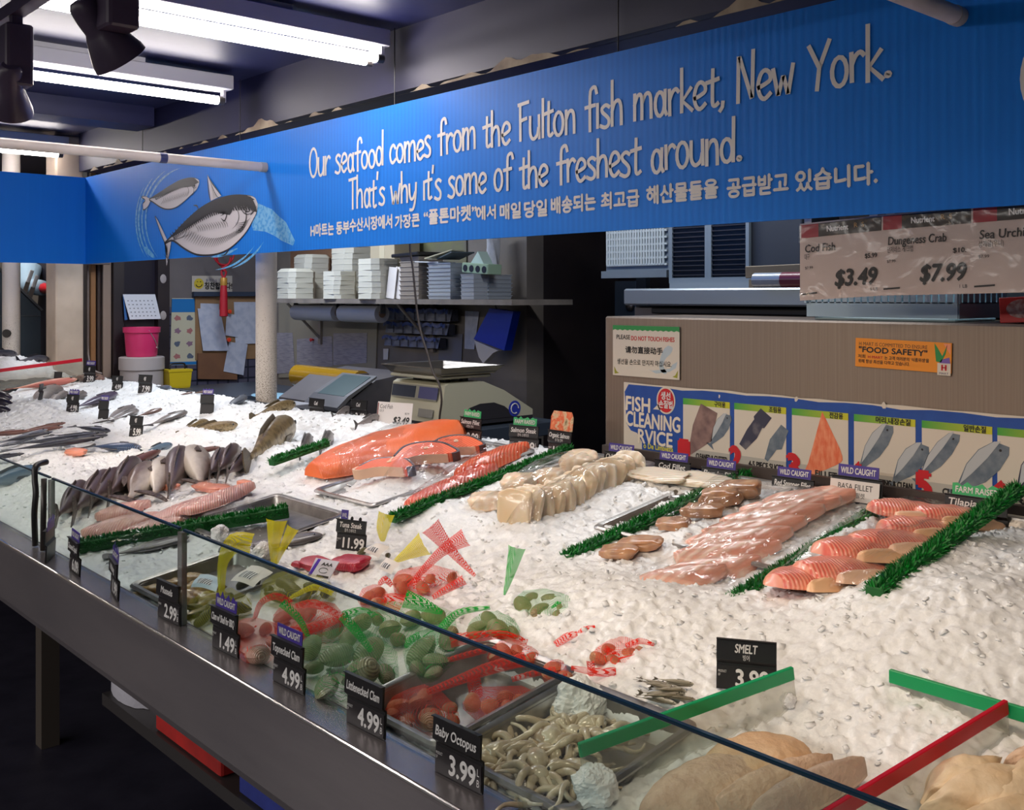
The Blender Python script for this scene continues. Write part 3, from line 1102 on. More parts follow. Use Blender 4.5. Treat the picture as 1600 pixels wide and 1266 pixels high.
def track_head(pbox, pcone, aim, label, target, power, s=1.0):
    """a gear box on the rail with a flared head swung off its side"""
    b = on_y(*pbox, .84) if not isinstance(pbox, Vector) else pbox
    c = on_y(*pcone, .83) if not isinstance(pcone, Vector) else pcone
    o = Vector((b.x, .84, 2.283))
    t = thing('track_spotlight', label, 'spotlight', T(o), 'spotlights on the black track')
    b, c = b - o, c - o
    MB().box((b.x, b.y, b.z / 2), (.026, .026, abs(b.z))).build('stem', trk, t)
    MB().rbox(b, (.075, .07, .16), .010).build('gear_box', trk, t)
    d = Vector(aim).normalized()
    m = (-d).to_track_quat('Z', 'Y').to_matrix()
    h = MB()
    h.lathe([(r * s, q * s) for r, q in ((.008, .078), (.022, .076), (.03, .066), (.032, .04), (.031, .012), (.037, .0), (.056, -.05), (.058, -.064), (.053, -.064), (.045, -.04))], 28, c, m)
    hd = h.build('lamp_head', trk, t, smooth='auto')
    MB().lathe([(.0, -.05 * s), (.046 * s, -.049 * s)], 24, c, m).build('lamp_face', mat('lamp_lens', (255, 214, 160), .2, emit=5), hd)
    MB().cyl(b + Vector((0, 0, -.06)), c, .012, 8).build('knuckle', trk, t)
    if power:
        spot('spot_lamp', o + c + d * .075 * s, target, power, WARM, 88, .9, .10)


AW = RGT * .42 + FWD * .55 + Vector((0, 0, -.8))
track_head((184, -12), (160, 52), AW, 'black spotlight with flared head hanging in front of the longest light', (-1.95, 1.75, .9), 19, 1.05)
track_head((25, 88), (16, 142), -RGT * .3 + FWD * .6 + Vector((0, 0, -.8)), 'black spotlight beside the left end of the black track', (-3.4, 1.7, .9), 19)
for x, lab, tg, pw in ((-1.35, 'black spotlight on the track over the clams', (-1.4, 1.75, .9), 19), (-.62, 'black spotlight on the track over the smelt', (-.8, 1.6, .9), 19), (.1, 'black spotlight at the near end of the track', (-.2, 1.7, .9), 14), (-3.6, 'black spotlight at the far end of the track', (-4.6, 1.7, .95), 20)):
    track_head(Vector((x, .84, 2.18)), Vector((x - .05, .84, 2.10)), (.1, .7, -.7), lab, tg, pw)

# ================================================================== PRICE TAGS
PURPLE = mat('purple_sticker', (66, 48, 140), .4)
GREENS = mat('green_sticker', (58, 176, 104), .4)
PAPER = mat('white_card', (222, 216, 212), .5)
SKIES = {}


def tag_prism(w, prof):
    mb = MB()
    mb.loft([[Vector((x, y, z)) for y, z in prof] for x in (-w / 2, w / 2)], cap=True)
    return mb


def price_tag(M, label, name='', price='', sub='', top=None, w=.105, h=.082, group='black price tags', lean=12, cut=0, stake=.0, side=None):
    """a black clip-on ticket: bent upper name plate, lower price strip, optional coloured sticker above"""
    t = thing('price_tag', label, 'price tag', M @ RX(-lean), group)
    q = [(.0, 0), (-.003, 0), (-.003, h * .52), (-.010, h * .60), (-.010, h * .98), (-.014, h), (-.014, h * 1.02), (-.006, h * 1.02), (-.006, h * .60), (.0, h * .54)]
    tag_prism(w, q).build('holder', BLACK, t)
    MB().box((0, -.0038, h * .25), (w * .97, .0012, h * .44)).build('price_strip', mat('price_strip_black', (34, 30, 32), .35), t)
    if price:
        text(t, price, (w * .10, h * .25), w * (.17 * len(price.replace('.', '')) - .02 + .05 * price.count('.')), h * .33, WHITEP, y=-.0048, bold=.04, name='price_digits')
        text(t, 'L\nB', (w * .43, h * .25), w * .05, h * .3, WHITEP, y=-.0048, name='unit')
        text(t, 'PRODUCT\nOF', (-w * .40, h * .32), w * .14, h * .12, WHITEP, y=-.0048, name='origin')
    if name:
        text(t, name, (0, h * (.84 if sub else .79)), min(w * .86, w * .075 * len(name)), h * .17, WHITEP, y=-.0108, shear=.12, bold=.03, name='name_lettering')
    if sub:
        text(t, sub, (0, h * .66), min(w * .6, w * .055 * len(sub)), h * .09, WHITEP, y=-.0108, name='sub_lettering')
    if top:
        col, word = top
        ww = w * .8
        n = 10
        poly = [(-ww / 2, h * .97), (ww / 2, h * .97), (ww / 2, h * 1.30)] + [(ww / 2 - ww * (k + 1) / n, h * (1.30 + (.0 if not cut else cut * math.sin(k * 2.4)))) for k in range(n - 1)] + [(-ww / 2, h * 1.30)]
        st = MB().prism(poly, -.0052, -.0040, lambda u, v, z: Vector((u, z, v))).build('sticker', col, t)
        text(st, word, (0, h * 1.16), ww * .86, h * .15, WHITEP, y=-.0056, bold=.03)
    if stake:
        MB().box((0, .001, -stake / 2), (.012, .002, stake)).build('stake', mat('clear_stake', (150, 146, 140), .2), t)
    return t


WC, FR = (PURPLE, 'WILD CAUGHT'), (GREENS, 'FARM RAISED')
# row standing on the front ledge against the glass: (left px, right px, foot y px, ...)
for px, py, rz, nm, pr, top, cut, lab in (
        (88, 838, -30, '', '', (PURPLE, 'WILD CAUGHT'), .12, 'turned purple-topped price tag beside the dark guard bracket'),
        (127, 880, -6, 'Cleaned Squid', '6.09', WC, 0, 'price tag reading 6.09 on the front ledge with purple strip'),
        (190, 921, -12, 'Whiting', '1.99', (PURPLE, 'CAUGHT'), .2, 'narrow price tag on the ledge with torn purple scrap on top'),
        (264, 962, 2, 'Mussels', '2.99', None, 0, 'price tag reading 2.99 on the front ledge beside the glass joint'),
        (352, 1006, 2, "Clam w/ Shell for BBQ", '1.49', WC, .1, 'price tag reading 1.49 for barbecue clams'),
        (451, 1062, 2, 'Topnecked Clam', '4.99', WC, 0, 'price tag reading Topnecked Clam 4.99 under a purple strip'),
        (571, 1140, 2, 'Littlenecked Clam', '4.99', None, 0, 'price tag reading Littlenecked Clam 4.99 without purple strip'),
        (716, 1232, 2, 'Baby Octopus', '3.99', None, 0, 'price tag reading Baby Octopus 3.99 nearest on the ledge')):
    p = on_y(px, py, .932)
    price_tag(T(p.x, .934 if rz > -5 else .918, .8508) @ RZ(rz), lab, nm, pr, '', top, .103, .082, 'price tags along the front ledge', 3, cut)

# row along the back edge of the ice
for px, py, nm, sub, pr, top, w, rz, lab in (
        (494, 660, 'Cod', '', '5.99', None, .105, 4, 'small black price tag reading 5.99 next to the speckled column'),
        (560, 664, 'Cod', '', '3.49', None, .105, 4, 'black price tag reading 3.49 in front of the film wrapper'),
        (735, 697, 'Salmon Fillet', '자연산 연어', '8.99', FR, .115, 0, 'price tag reading Salmon Fillet 8.99 under a green strip'),
        (818, 712, 'Salmon Steak', '연어 스테이크', '7.49', FR, .115, 14, 'tilted price tag reading Salmon Steak 7.49 with green strip'),
        (968, 758, 'Chilean Sea Bass', '칠레산 농어', '16.99', WC, .115, 6, 'price tag reading Chilean Sea Bass with purple strip'),
        (1050, 774, 'Cod Fillet', '대구 살', '6.99', WC, .118, 6, 'price tag reading Cod Fillet beside the sea bass tag'),
        (1124, 788, 'Flounder Fillet', '가자미 살', '9.99', WC, .115, 4, 'price tag reading Flounder Fillet at the foot of the cleaning poster'),
        (1238, 806, 'Red Snapper Fillet', '도미 살', '9.99', WC, .118, 4, 'price tag reading Red Snapper Fillet under a purple strip')):
    p = on_y(px, py - 4, 2.30)
    price_tag(T(p.x, 2.30, p.z) @ RZ(rz), lab, nm, pr, sub, top, w, .088, 'black price tags along the back of the ice', 8, .05 if px in (735, 818) else 0, .06)
p = on_y(1524, 840, 2.30)
price_tag(T(p.x, 2.30, p.z) @ RZ(4), 'price tag reading Tilapia Fillet under a torn green strip', 'Tilapia Fillet', '5.99', '데친신선 틸란, 살코기', FR, .135, .088, 'black price tags along the back of the ice', 8, .06, .06)
# organic salmon ticket with a photograph on top
p = on_y(874, 716, 2.30)
t = price_tag(T(p.x, 2.30, p.z) @ RZ(0), 'price tag reading Organic Salmon topped by a sushi photo card', 'Organic Salmon', '12.99', '유기농 연어', None, .105, .085, 'black price tags along the back of the ice', 8, 0, .06)
pic = NT('photo_of_salmon')
vz = pic.n('ShaderNodeTexNoise', _Scale=38, _Detail=3)
pic.l(pic.coord(), vz.inputs['Vector'])
pic.l(pic.ramp(vz.outputs[0], [(.3, lin((90, 84, 40))), (.45, lin((220, 190, 150))), (.55, lin((226, 96, 50))), (.72, lin((240, 160, 110)))]), pic.b.inputs['Base Color'])
MB().prism([(-.05, .085), (.05, .085), (.05, .13), (.04, .148), (-.04, .148), (-.05, .13)], -.005, -.0035, lambda u, v, z: Vector((u, z, v))).build('photo_card', pic.m, t)
# white basa card clipped over a black ticket
p = on_y(1338, 812, 2.30)
t = price_tag(T(p.x, 2.30, p.z) @ RZ(4), 'white Basa Fillet card under a purple strip', '', '', '', WC, .13, .10, 'black price tags along the back of the ice', 8, 0, .06)
c = MB().box((-.002, -.0165, .068), (.126, .001, .05)).build('name_card', PAPER, t)
text(c, 'BASA FILLET', (0, .078), .088, .014, DARKP, y=-.0175)
text(c, '바사 필렛', (0, .058), .05, .01, DARKP, y=-.0175)

# tickets standing out in the ice
for px, py, rz, nm, sub, pr, top, w, h, lab in (
        (548, 861, 22, 'Tuna Steak', '참치 스테이크', '11.99', None, .088, .074, 'price tag reading Tuna Steak 11.99 stuck in the middle of the ice'),
        (1166, 1092, 32, 'SMELT', '빙어', '3.99', None, .094, .078, 'price tag reading SMELT 3.99 in the ice behind the acrylic divider')):
    x, y = w_ice(px, py)
    t = price_tag(T(x, y, ICE(x, y) - .002) @ RZ(rz), lab, nm, pr, sub, top, w, h, 'price tags standing in the ice', 10, 0, .05)
    if px < 600:
        st = MB().prism([(-.035, .072), (-.014, .072), (-.014, .098), (-.035, .098)], -.006, -.005, lambda u, v, z: Vector((u, z, v))).build('sticker', PURPLE, t)
        text(st, 'WIL', (-.0245, .085), .016, .011, WHITEP, y=-.0064)
        for x_ in (.0, .025):
            MB().ell((x_, -.008, .078), (.004, .004, .006), 8, 6).build('clip', BLACK, t)
for px, py, rz, pr, top, w, lab in (
        (139, 605, 20, '3.99', WC, .12, 'price tag on the red fish at the back left of the ice'), (183, 616, 24, '4.99', None, .095, 'price tag in the ice left of the 7.99 one'), (226, 622, 24, '7.99', None, .115, 'price tag reading 7.99 at the far back of the ice'),
        (63, 640, -36, '', None, .07, 'turned price tag beside the orange fish'), (113, 649, 22, '4.99', WC, .105, 'purple-topped price tag beside the long dark fish'), (161, 656, 26, '', WC, .075, 'slim leaning price tag with purple scrap right of the long dark fish'),
        (212, 684, 24, '5.99', None, .09, 'price tag in the ice beside a lone thin brown fish'), (323, 652, 34, '', WC, .085, 'purple-topped price tag left of the speckled column'), (90, 603, 30, '', None, .07, 'tiny dark price tag near the red-edged divider')):
    x, y = w_ice(px, py)
    price_tag(T(x, y, ICE(x, y) - .004) @ RZ(rz), lab, '어류' if pr else '', pr, '', top, w * .78, (w * 1.05 if w > .09 else .11) * .78, 'price tags among the whole fish', 10, .05, .06)
# white card at the end of the salmon
p = on_y(614, 668, 2.29)
t = thing('price_card', 'white price card reading Cod Fish $3.49 beside the scale', 'price card', T(p.x, 2.29, p.z) @ RZ(18) @ RX(-10))
MB().box((0, 0, .045), (.165, .0016, .1)).build('card', PAPER, t)
MB().box((-.079, -.001, .045), (.004, .001, .092)).build('red_bar', mat('red_bar', (120, 30, 34), .5), t)
text(t, 'Cod Fish', (-.04, .078), .06, .016, DARKP, shear=.1)
text(t, '$3.49', (.035, .028), .075, .026, DARKP, shear=.25, bold=.05, name='price_digits')
text(t, '$5.99', (.06, .055), .02, .007, DARKP)
text(t, '대구', (-.06, .06), .02, .009, DARKP)
MB().box((0, .002, -.025), (.014, .002, .06)).build('stake', mat('clear_stake', (150, 146, 140), .2), t)

# ================================================================== STAINLESS BACK GUARD WITH ITS SIGNS
GBY = 2.42
backs = NT('brushed_stainless')
nz = backs.n('ShaderNodeTexNoise', _Scale=3, _Detail=5)
backs.l(backs.coord((60, 1, .5)), nz.inputs['Vector'])
backs.l(backs.ramp(nz.outputs[0], [(.3, lin((134, 118, 104))), (.7, lin((148, 132, 118)))]), backs.b.inputs['Base Color'])
backs.b.inputs['Metallic'].default_value = .6
backs.b.inputs['Roughness'].default_value = .36
backs.b.inputs['Anisotropic'].default_value = .6
backs.b.inputs['Anisotropic Rotation'].default_value = .25
gd = thing('steel_back_guard', 'brushed stainless back guard standing behind the fillets on the right', 'panel', T(-1, GBY, 0))
MB().rbox((.02, .2, 1.269), (2.55, .4, .43), .01).build('shell', backs.m, gd)
MB().box((.02, .2, .53), (2.5, .36, 1.05)).build('base', steel_dk, gd)
MB().box((.02, -.028, 1.066), (2.5, .02, .028)).build('tag_rail', mat('dark_tag_rail', (74, 64, 60), .5), gd)

SGY = GBY - .0035
def sign(name, px0, py0, px1, py1, label, cat, M_extra=None):
    a, b = on_y(px0, py0, SGY), on_y(px1, py1, SGY)
    w, h = abs(b.x - a.x), abs(a.z - b.z)
    return thing(name, label, cat, T((a.x + b.x) / 2, SGY, (a.z + b.z) / 2)), w, h


def plate(t, w, h, m, name='board', c=(0, 0), y=0, th=.002):
    return MB().box((c[0], y, c[1]), (w, th, h)).build(name, m, t)


def flat(t, poly, m, name, y=-.0014):
    return MB().prism(poly, y, y + .0003, lambda u, v, z: Vector((u, z, v))).build(name, m, t)


SIGNW = mat('sign_white', (216, 206, 190), .45)
SIGNB = mat('sign_blue', (26, 70, 150), .45, c2=(32, 78, 160), scale=20)
SIGNR = mat('sign_red', (200, 30, 40), .45)
SIGNG = mat('sign_green', (44, 140, 70), .45)
t, w, h = sign('touch_sign', 958, 508, 1062, 594, 'white and green sign asking not to touch fishes', 'sign')
plate(t, w, h, SIGNW)
n = 26
flat(t, [(-w / 2, h / 2), (w / 2, h / 2)] + [(w / 2 - w * k / n, h * (.42 if k % 2 else .40)) for k in range(n + 1)], SIGNG, 'green_band')
text(t, 'PLEASE', (-w * .335, h * .27), w * .21, h * .085, DARKP, bold=.03)
text(t, 'DO NOT TOUCH FISHES', (w * .11, h * .255), w * .64, h * .085, SIGNR, bold=.03)
text(t, '请勿直接动手', (-w * .02, h * .02), w * .56, h * .10, DARKP, bold=.05)
text(t, '생선을 손으로 만지지 마십시요.', (-w * .02, h * -.22), w * .82, h * .085, DARKP, bold=.02)
drawf = mat('pale_fish_print', (178, 192, 198), .5)
flat(t, [(w * a, h * b) for a, b in smo([(.34, .14), (.40, .1), (.38, 0), (.30, -.12), (.27, -.25), (.32, -.38), (.27, -.40), (.21, -.3), (.22, -.14), (.27, .05)], 4)], drawf, 'fish_print', -.0011)
flat(t, [(w * a, h * b) for a, b in [(.36, -.36), (.45, -.28), (.47, -.16), (.40, -.22), (.36, -.3), (.1, -.36), (.05, -.34), (.16, -.41)]], drawf, 'leaf_print', -.0011)
for s in (-1, 1):
    flat(t, [(s * w * .48, -h * .32), (s * w * .44, -h * .42), (s * w * .4, -h * .45), (s * w * .47, -h * .47)], mat('olive_print', (150, 150, 40), .5), 'corner_print')

t, w, h = sign('food_safety_sign', 1337, 527, 1487, 585, 'orange food safety notice on the stainless guard', 'sign')
t.matrix_basis = t.matrix_basis @ RY(1.2)
plate(t, w, h * .9, mat('sign_orange', (236, 146, 34), .45))
text(t, "H MART IS COMMITTED TO ENSURE", (-w * .1, h * .28), w * .72, h * .11, DARKP)
text(t, '"FOOD SAFETY"', (-w * .1, h * .10), w * .72, h * .17, DARKP, bold=.05)
text(t, "저희", (-w * .43, h * -.12), w * .08, h * .09, DARKP, bold=.02)
text(t, "H MART", (-w * .28, h * -.12), w * .16, h * .08, SIGNR, bold=.02)
text(t, "는 고객 여러분의 '식품위생'을", (.05 * w, h * -.12), w * .46, h * .09, DARKP, bold=.02)
text(t, '위해 항상 최선을 다하고 있습니다.', (-w * .19, h * -.27), w * .55, h * .09, DARKP, bold=.02)
flat(t, [(w * .33, h * .42), (w * .36, h * .3), (w * .41, h * .05), (w * .46, h * .4), (w * .44, h * .1), (w * .40, -h * .14), (w * .35, -h * .12)], SIGNG, 'plant_print')
flat(t, [(w * .40, -h * .06), (w * .48, h * .02), (w * .49, -h * .16), (w * .38, -h * .18)], mat('berry_print', (120, 90, 170), .5), 'berry_print')
flat(t, [(w * .42, h * .42), (w * .49, h * .42), (w * .49, h * .1)], mat('peach_print', (240, 150, 110), .5), 'petal_print')
l = MB().box((w * .43, -.0012, -h * .34), (w * .13, .001, h * .36)).build('logo_tile', SIGNW, t)
for dx in (-.018, .018):
    MB().box((w * (.43 + dx), -.0022, -h * .29), (w * .016, .0006, h * .17)).build('logo_bar', SIGNR, l, RX(0))
MB().box((w * .43, -.0022, -h * .29), (w * .04, .0006, h * .03)).build('logo_bar', SIGNR, l)
text(l, 'MART', (w * .43, -h * .46), w * .09, h * .06, mat('navy_print', (36, 40, 110), .5), y=-.002)

# long fish-cleaning poster: corner points follow the board's slight fall to the right
PX0, PX1 = on_y(975, 597, SGY).x, .12
pz1, pz0 = on_y(975, 597, SGY).z, on_y(1160, 755, SGY).z
pw, ph = PX1 - PX0, pz1 - pz0
po = thing('cleaning_poster', 'long blue fish cleaning service poster with numbered pictures', 'poster', T(PX0, SGY, pz0))
rr = random.Random(3)
top = [(pw * k / 40, ph - (.004 * rr.random() if k not in (0,) else 0)) for k in range(41)]
MB().prism([(0, 0)] + [(pw, 0)] + top[::-1], -.001, .001, lambda u, v, z: Vector((u, z, v))).build('board', SIGNW, po)
bl = [(.012, ph * .5), (.03, ph * .42), (.055, ph * .40), (.075, ph * .3), (.075, ph * .18), (.09, ph * .12), (.14, ph * .1), (.2, .012), (pw * .5, .006), (pw, .012), (pw, ph - .006)] + [(pw * k / 30, ph - .006 - .006 * rr.random() * (k % 3 == 0)) for k in range(29, 0, -1)] + [(.02, ph - .006), (.004, ph - .03)]
flat(po, bl, SIGNB, 'blue_field', -.0014)
def poster_pt(px, py):
    p = on_y(px, py, SGY)
    return p.x - PX0, p.z - pz0
for s, x0, x1, y, hp in (('FISH', 979, 1016, 631, 27), ('CLEANING', 979, 1063, 658, 28), ('RVICE', 998, 1051, 684, 26)):
    a, b = poster_pt(x0, y - 2), poster_pt(x1, y + 3)
    text(po, s, ((a[0] + b[0]) / 2, (a[1] + b[1]) / 2), b[0] - a[0], hp * .0016, mat('cream_print', (232, 220, 200), .5), y=-.0018, bold=.035, rot=-.8)
text(po, 'o De Limpieza', (poster_pt(1029, 699)[0], poster_pt(1029, 699)[1]), .115, .016, mat('yellow_print', (216, 208, 70), .5), y=-.0018, bold=.04)
text(po, 'cados', (poster_pt(1014, 712)[0], poster_pt(1014, 712)[1]), .05, .015, mat('yellow_print', (216, 208, 70), .5), y=-.0018, bold=.04)
c = poster_pt(1041, 626)
flat(po, [(c[0] + .036 * math.cos(R(9 * i)), c[1] + .041 * math.sin(R(9 * i))) for i in range(40)] , SIGNW, 'badge_rim', -.0018)
flat(po, [(c[0] - .02, c[1] - .03), (c[0] - .05, c[1] - .03), (c[0] - .028, c[1] - .012)], SIGNW, 'badge_tail', -.0018)
flat(po, [(c[0] + .031 * math.cos(R(9 * i)), c[1] + .036 * math.sin(R(9 * i))) for i in range(40)], SIGNR, 'badge', -.0022)
text(po, '생선', (c[0], c[1] + .014), .036, .018, WHITEP, y=-.0028, bold=.04)
text(po, '손질법', (c[0], c[1] - .012), .052, .018, WHITEP, y=-.0028, bold=.04)

gy = NT('green_yellow_band')
sx = gy.n('ShaderNodeSeparateXYZ')
cc = gy.n('ShaderNodeTexCoord')
gy.l(cc.outputs['Generated'], sx.inputs[0])
gy.l(gy.mix(sx.outputs[0], lin((66, 160, 60)), lin((200, 196, 40))), gy.b.inputs['Base Color'])
greyb = mat('caption_grey', (180, 176, 166), .5)
fsk = mat('print_fish_grey', (124, 134, 142), .5, c2=(84, 98, 114), scale=40, stretch=(1, 1, 1), contrast=(.3, .7))
fbr = mat('print_fish_brown', (150, 120, 112), .5, c2=(110, 84, 82), scale=26)
fdk = mat('print_fish_dark', (54, 54, 74), .5, c2=(100, 96, 104), scale=18, contrast=(.5, .6))
fsl = mat('print_salmon', (226, 106, 66), .5, c2=(238, 150, 110), scale=30, stretch=(3, 1, 1))
panels = [(1, 1068, 1141, 622, '구이용', 'CLEANED & GUTTED'), (2, 1148, 1229, 630, '조림용', '4-5 PIECE SLICES'), (3, 1238, 1326, 636, '전감용', 'FILLET'), (4, 1335, 1431, 645, '머리,내장손질', 'CUTTING & CLEAN'), (5, 1441, 1551, 655, '일반손질', 'CLEAN ONLY'), (6, 1559, 1680, 666, '비늘', 'SCALE ONLY')]
ZT = poster_pt(1068, 622)[1]
ZB = poster_pt(1068, 727)[1]
FISHY = [(0, .1), (.08, .16), (.3, .2), (.55, .18), (.8, .08), (.92, .03), (1.0, .13), (.99, -.12), (.92, -.02), (.8, -.06), (.55, -.14), (.3, -.15), (.08, -.08)]
for num, x0, x1, ty, kor, eng in panels:
    a, b = poster_pt(x0, 640)[0], poster_pt(x1, 640)[0]
    g = MB().box(((a + b) / 2, -.0017, (ZT + ZB) / 2), (b - a, .0006, ZT - ZB)).build('picture_panel', SIGNW, po)
    w = b - a
    MB().box(((a + b) / 2, -.0022, ZT - .009), (w, .0006, .018)).build('panel_band', gy.m, g)
    MB().box(((a + b) / 2, -.0022, ZB + .026), (w, .0006, .052)).build('caption_strip', greyb, g)
    text(g, kor, (b - w * .06 - .012 * len(kor) * .5 - .006, ZT - .009), .013 * len(kor), .012, DARKP, y=-.003, bold=.04)
    text(g, eng, (a + w * .62, ZB + .034), min(w * .66, .0105 * len(eng)), .0155, DARKP, y=-.003, bold=.05)
    text(g, {1: 'LIMPIADO Y DESENTRIPADO', 2: 'EN RODAJAS', 3: 'EN FILETE', 4: 'CORTE DE CABEZA Y', 5: 'LIMPIO', 6: 'ESCAMADO'}[num], (a + w * .66, ZB + .015), w * .5, .006, DARKP, y=-.003)
    text(g, str(num), (a + .004, ZB + .043), .034, .062, SIGNR, y=-.0034, bold=.10, name='number')
    def shape(cx, cz, L, ang, m, sc=1, poly=FISHY, nm='fish_picture'):
        ca, sa = math.cos(R(ang)), math.sin(R(ang))
        if poly is FISHY:
            flat(g, [(cx + ((u - .5) * ca - v * sc * sa) * L * .8, cz + ((u - .5) * sa + v * sc * ca) * L * .8) for u, v in [(.02, -.02), (.3, .0), (.6, -.01), (.82, -.03), (.55, -.13), (.3, -.14), (.08, -.075)]], mat('print_fish_belly', (186, 190, 192), .5), 'belly_print', -.0030)
            flat(g, [(cx + ((.11 + .018 * math.cos(R(45 * k)) - .5) * ca - (.05 + .018 * math.sin(R(45 * k))) * sc * sa) * L * .8, cz + ((.11 + .018 * math.cos(R(45 * k)) - .5) * sa + (.05 + .018 * math.sin(R(45 * k))) * sc * ca) * L * .8) for k in range(8)], DARKP, 'eye_print', -.0032)
        flat(g, [(cx + ((u - .5) * ca - v * sc * sa) * L * .8, cz + ((u - .5) * sa + v * sc * ca) * L * .8) for u, v in poly], m, nm, -.0026)
    mx, mz = (a + b) / 2, (ZT + ZB) / 2 + .018
    if num == 1:
        shape(mx - .02, mz - .01, .20, 240, fbr, 1.5, [(0, .1), (.06, -.16), (.5, -.13), (1, -.02), (1, .03), (.5, .2)])
        shape(mx + .045, mz + .0, .15, 238, fsk, 1.1)
    elif num == 2:
        shape(mx - .02, mz + .012, .16, 236, fdk, 1.1, [(0, .2), (.3, .18), (.33, .14), (.6, .16), (1, .08), (1, -.1), (.6, -.12), (.3, -.1), (.26, -.14), (0, -.1)])
        shape(mx + .05, mz - .02, .14, 238, fsk, 1.1, [(0, .12), (.5, .2), (.6, .1), (1, .06), (1, -.04), (.5, -.16), (0, -.1)])
    elif num == 3:
        flat(g, smo([(a + w * .55, mz + .08), (a + w * .72, mz + .03), (a + w * .9, mz - .03), (a + w * .8, mz - .055), (a + w * .2, mz - .1), (a + w * .3, mz - .06)], 3), fsl, 'fish_picture', -.0026)
    elif num == 4:
        shape(mx - .03, mz + .0, .20, 238, fsk, .9)
        shape(mx + .06, mz - .03, .18, 234, fsk, 1.15)
    elif num == 5:
        shape(mx - .05, mz - .005, .21, 234, fsk, .75)
        shape(mx + .05, mz - .02, .23, 230, fsk, 1.0)
    else:
        shape(mx + .0, mz - .01, .2, 235, fdk, 1.4)
# torn flecks of white along the poster's upper edge
for fx, fz, r in ((.60, .95, .012), (.62, .90, .008), (.27, .97, .006), (.38, .98, .007), (.16, .93, .004)):
    flat(po, [(pw * fx + r * math.cos(R(a)) * rr.uniform(.5, 1.3), ph * fz + r * 1.4 * math.sin(R(a)) * rr.uniform(.5, 1.3)) for a in range(0, 360, 45)], SIGNW, 'torn_fleck', -.0018)

# ================================================================== HANGING WHITE PRICE CARDS
HY = 2.235
def hpt(px, py):
    p = on_y(px, py, HY)
    return p.x, p.z
wr = mat('hung_card', (196, 178, 172), .4, coat=.6, c2=(188, 170, 164), scale=5)
for i, (cor, nm, ko, was, pr, lab) in enumerate((
        (((1250, 350), (1378, 336), (1377, 462), (1250, 470)), 'Cod Fish', '대구', '$5.99', '$3.49', 'white hanging price card reading Cod Fish $3.49'),
        (((1379, 336), (1519, 323), (1519, 459), (1378, 462)), 'Dungeness Crab', '던저네스 게/크랩', '$10.', '$7.99', 'white hanging price card reading Dungeness Crab $7.99'),
        (((1520, 323), (1700, 306), (1700, 455), (1520, 459)), 'Sea Urchin Roe', '성게알(우니)', '', '$12.99', 'white hanging price card reading Sea Urchin at the right edge'))):
    q = [hpt(*c) for c in cor]
    t = thing('hanging_price_card', lab, 'price card', None, 'white price cards hanging under the banner')
    yy = HY - i * .004
    poly = [(u, v) for u, v in q]
    MB().prism(poly, yy, yy + .002, lambda u, v, z: Vector((u, z, v))).build('card', wr, t)
    def at(u, v):
        a = [q[0][k] + (q[1][k] - q[0][k]) * u for k in (0, 1)]
        b = [q[3][k] + (q[2][k] - q[3][k]) * u for k in (0, 1)]
        return (a[0] + (b[0] - a[0]) * v, a[1] + (b[1] - a[1]) * v)
    ang = math.degrees(math.atan2(at(.9, .3)[1] - at(.1, .3)[1], at(.9, .3)[0] - at(.1, .3)[0]))
    W_ = q[1][0] - q[0][0]
    H_ = q[0][1] - q[3][1]
    for (u0, u1, m, n_) in ((.02, .24, mat('card_red', (150, 30, 44), .5), 'red_block'), (.24, 1, mat('card_black', (52, 44, 40), .5, c2=(90, 70, 44), scale=60, contrast=(.55, .7)), 'black_band')):
        MB().prism([at(u0, .02), at(u1, .02), at(u1, .19), at(u0, .19)], yy - .0012, yy - .0004, lambda u, v, z: Vector((u, z, v))).build(n_, m, t)
    kw = dict(m=DARKP, y=yy - .0016, rot=ang)
    text(t, 'Nutrient', at(.48, .10), W_ * .26, H_ * .07, WHITEP, y=yy - .0022, rot=ang, bold=.05)
    text(t, 'R  S', at(.74, .09), W_ * .12, H_ * .06, mat('ochre_print', (190, 150, 90), .5), y=yy - .0022, rot=ang)
    text(t, nm, at(.06 + .025 * len(nm), .33), W_ * .047 * len(nm), H_ * .10, shear=.1, bold=.02, **kw)
    text(t, ko, at(.06 + .018 * len(ko), .44), W_ * .033 * len(ko), H_ * .06, **kw)
    if was:
        text(t, was, at(.88, .49), W_ * .14, H_ * .055, bold=.03, **kw)
    text(t, '$7.99', at(.12, .58), W_ * .1, H_ * .035, **kw)
    text(t, pr, at(.70 if i < 2 else .78, .74), W_ * (.5 if i < 2 else .44), H_ * .2, shear=.2, bold=.05, name='price_digits', **kw)
    text(t, '1 LB', at(.92, .91), W_ * .08, H_ * .04, **kw)
    MB().prism([at(.03, .91), at(.22, .90), at(.22, .92), at(.03, .93)], yy - .0012, yy - .0004, lambda u, v, z: Vector((u, z, v))).build('barcode', DARKP, t)
    sl = MB().sheet(lambda u, v: Vector((at(u, v * .96 + .03)[0], yy - .004 - .003 * noise.noise(Vector((u * 5, v * 5, i))), at(u, v * .96 + .03)[1])), 14, 14)
    sl.build('plastic_sleeve', clear('card_sleeve', (255, 255, 255), .07, .15, bump=.6, bscale=8), t, smooth=True)
    for u in (.1, .9):
        e = at(u, .03)
        MB().box((e[0], yy + .001, (e[1] + BZ0 + .06) / 2), (.02, .0016, BZ0 + .06 - e[1])).build('hang_strip', clear('hang_tape', (235, 235, 235), .2, .1, opaque=.5), t)

# ================================================================== PREP ROOM: LEFT WALL
WX = -6.618
def wl(px, py):
    p = on_x(px, py, WX)
    return p.y, p.z


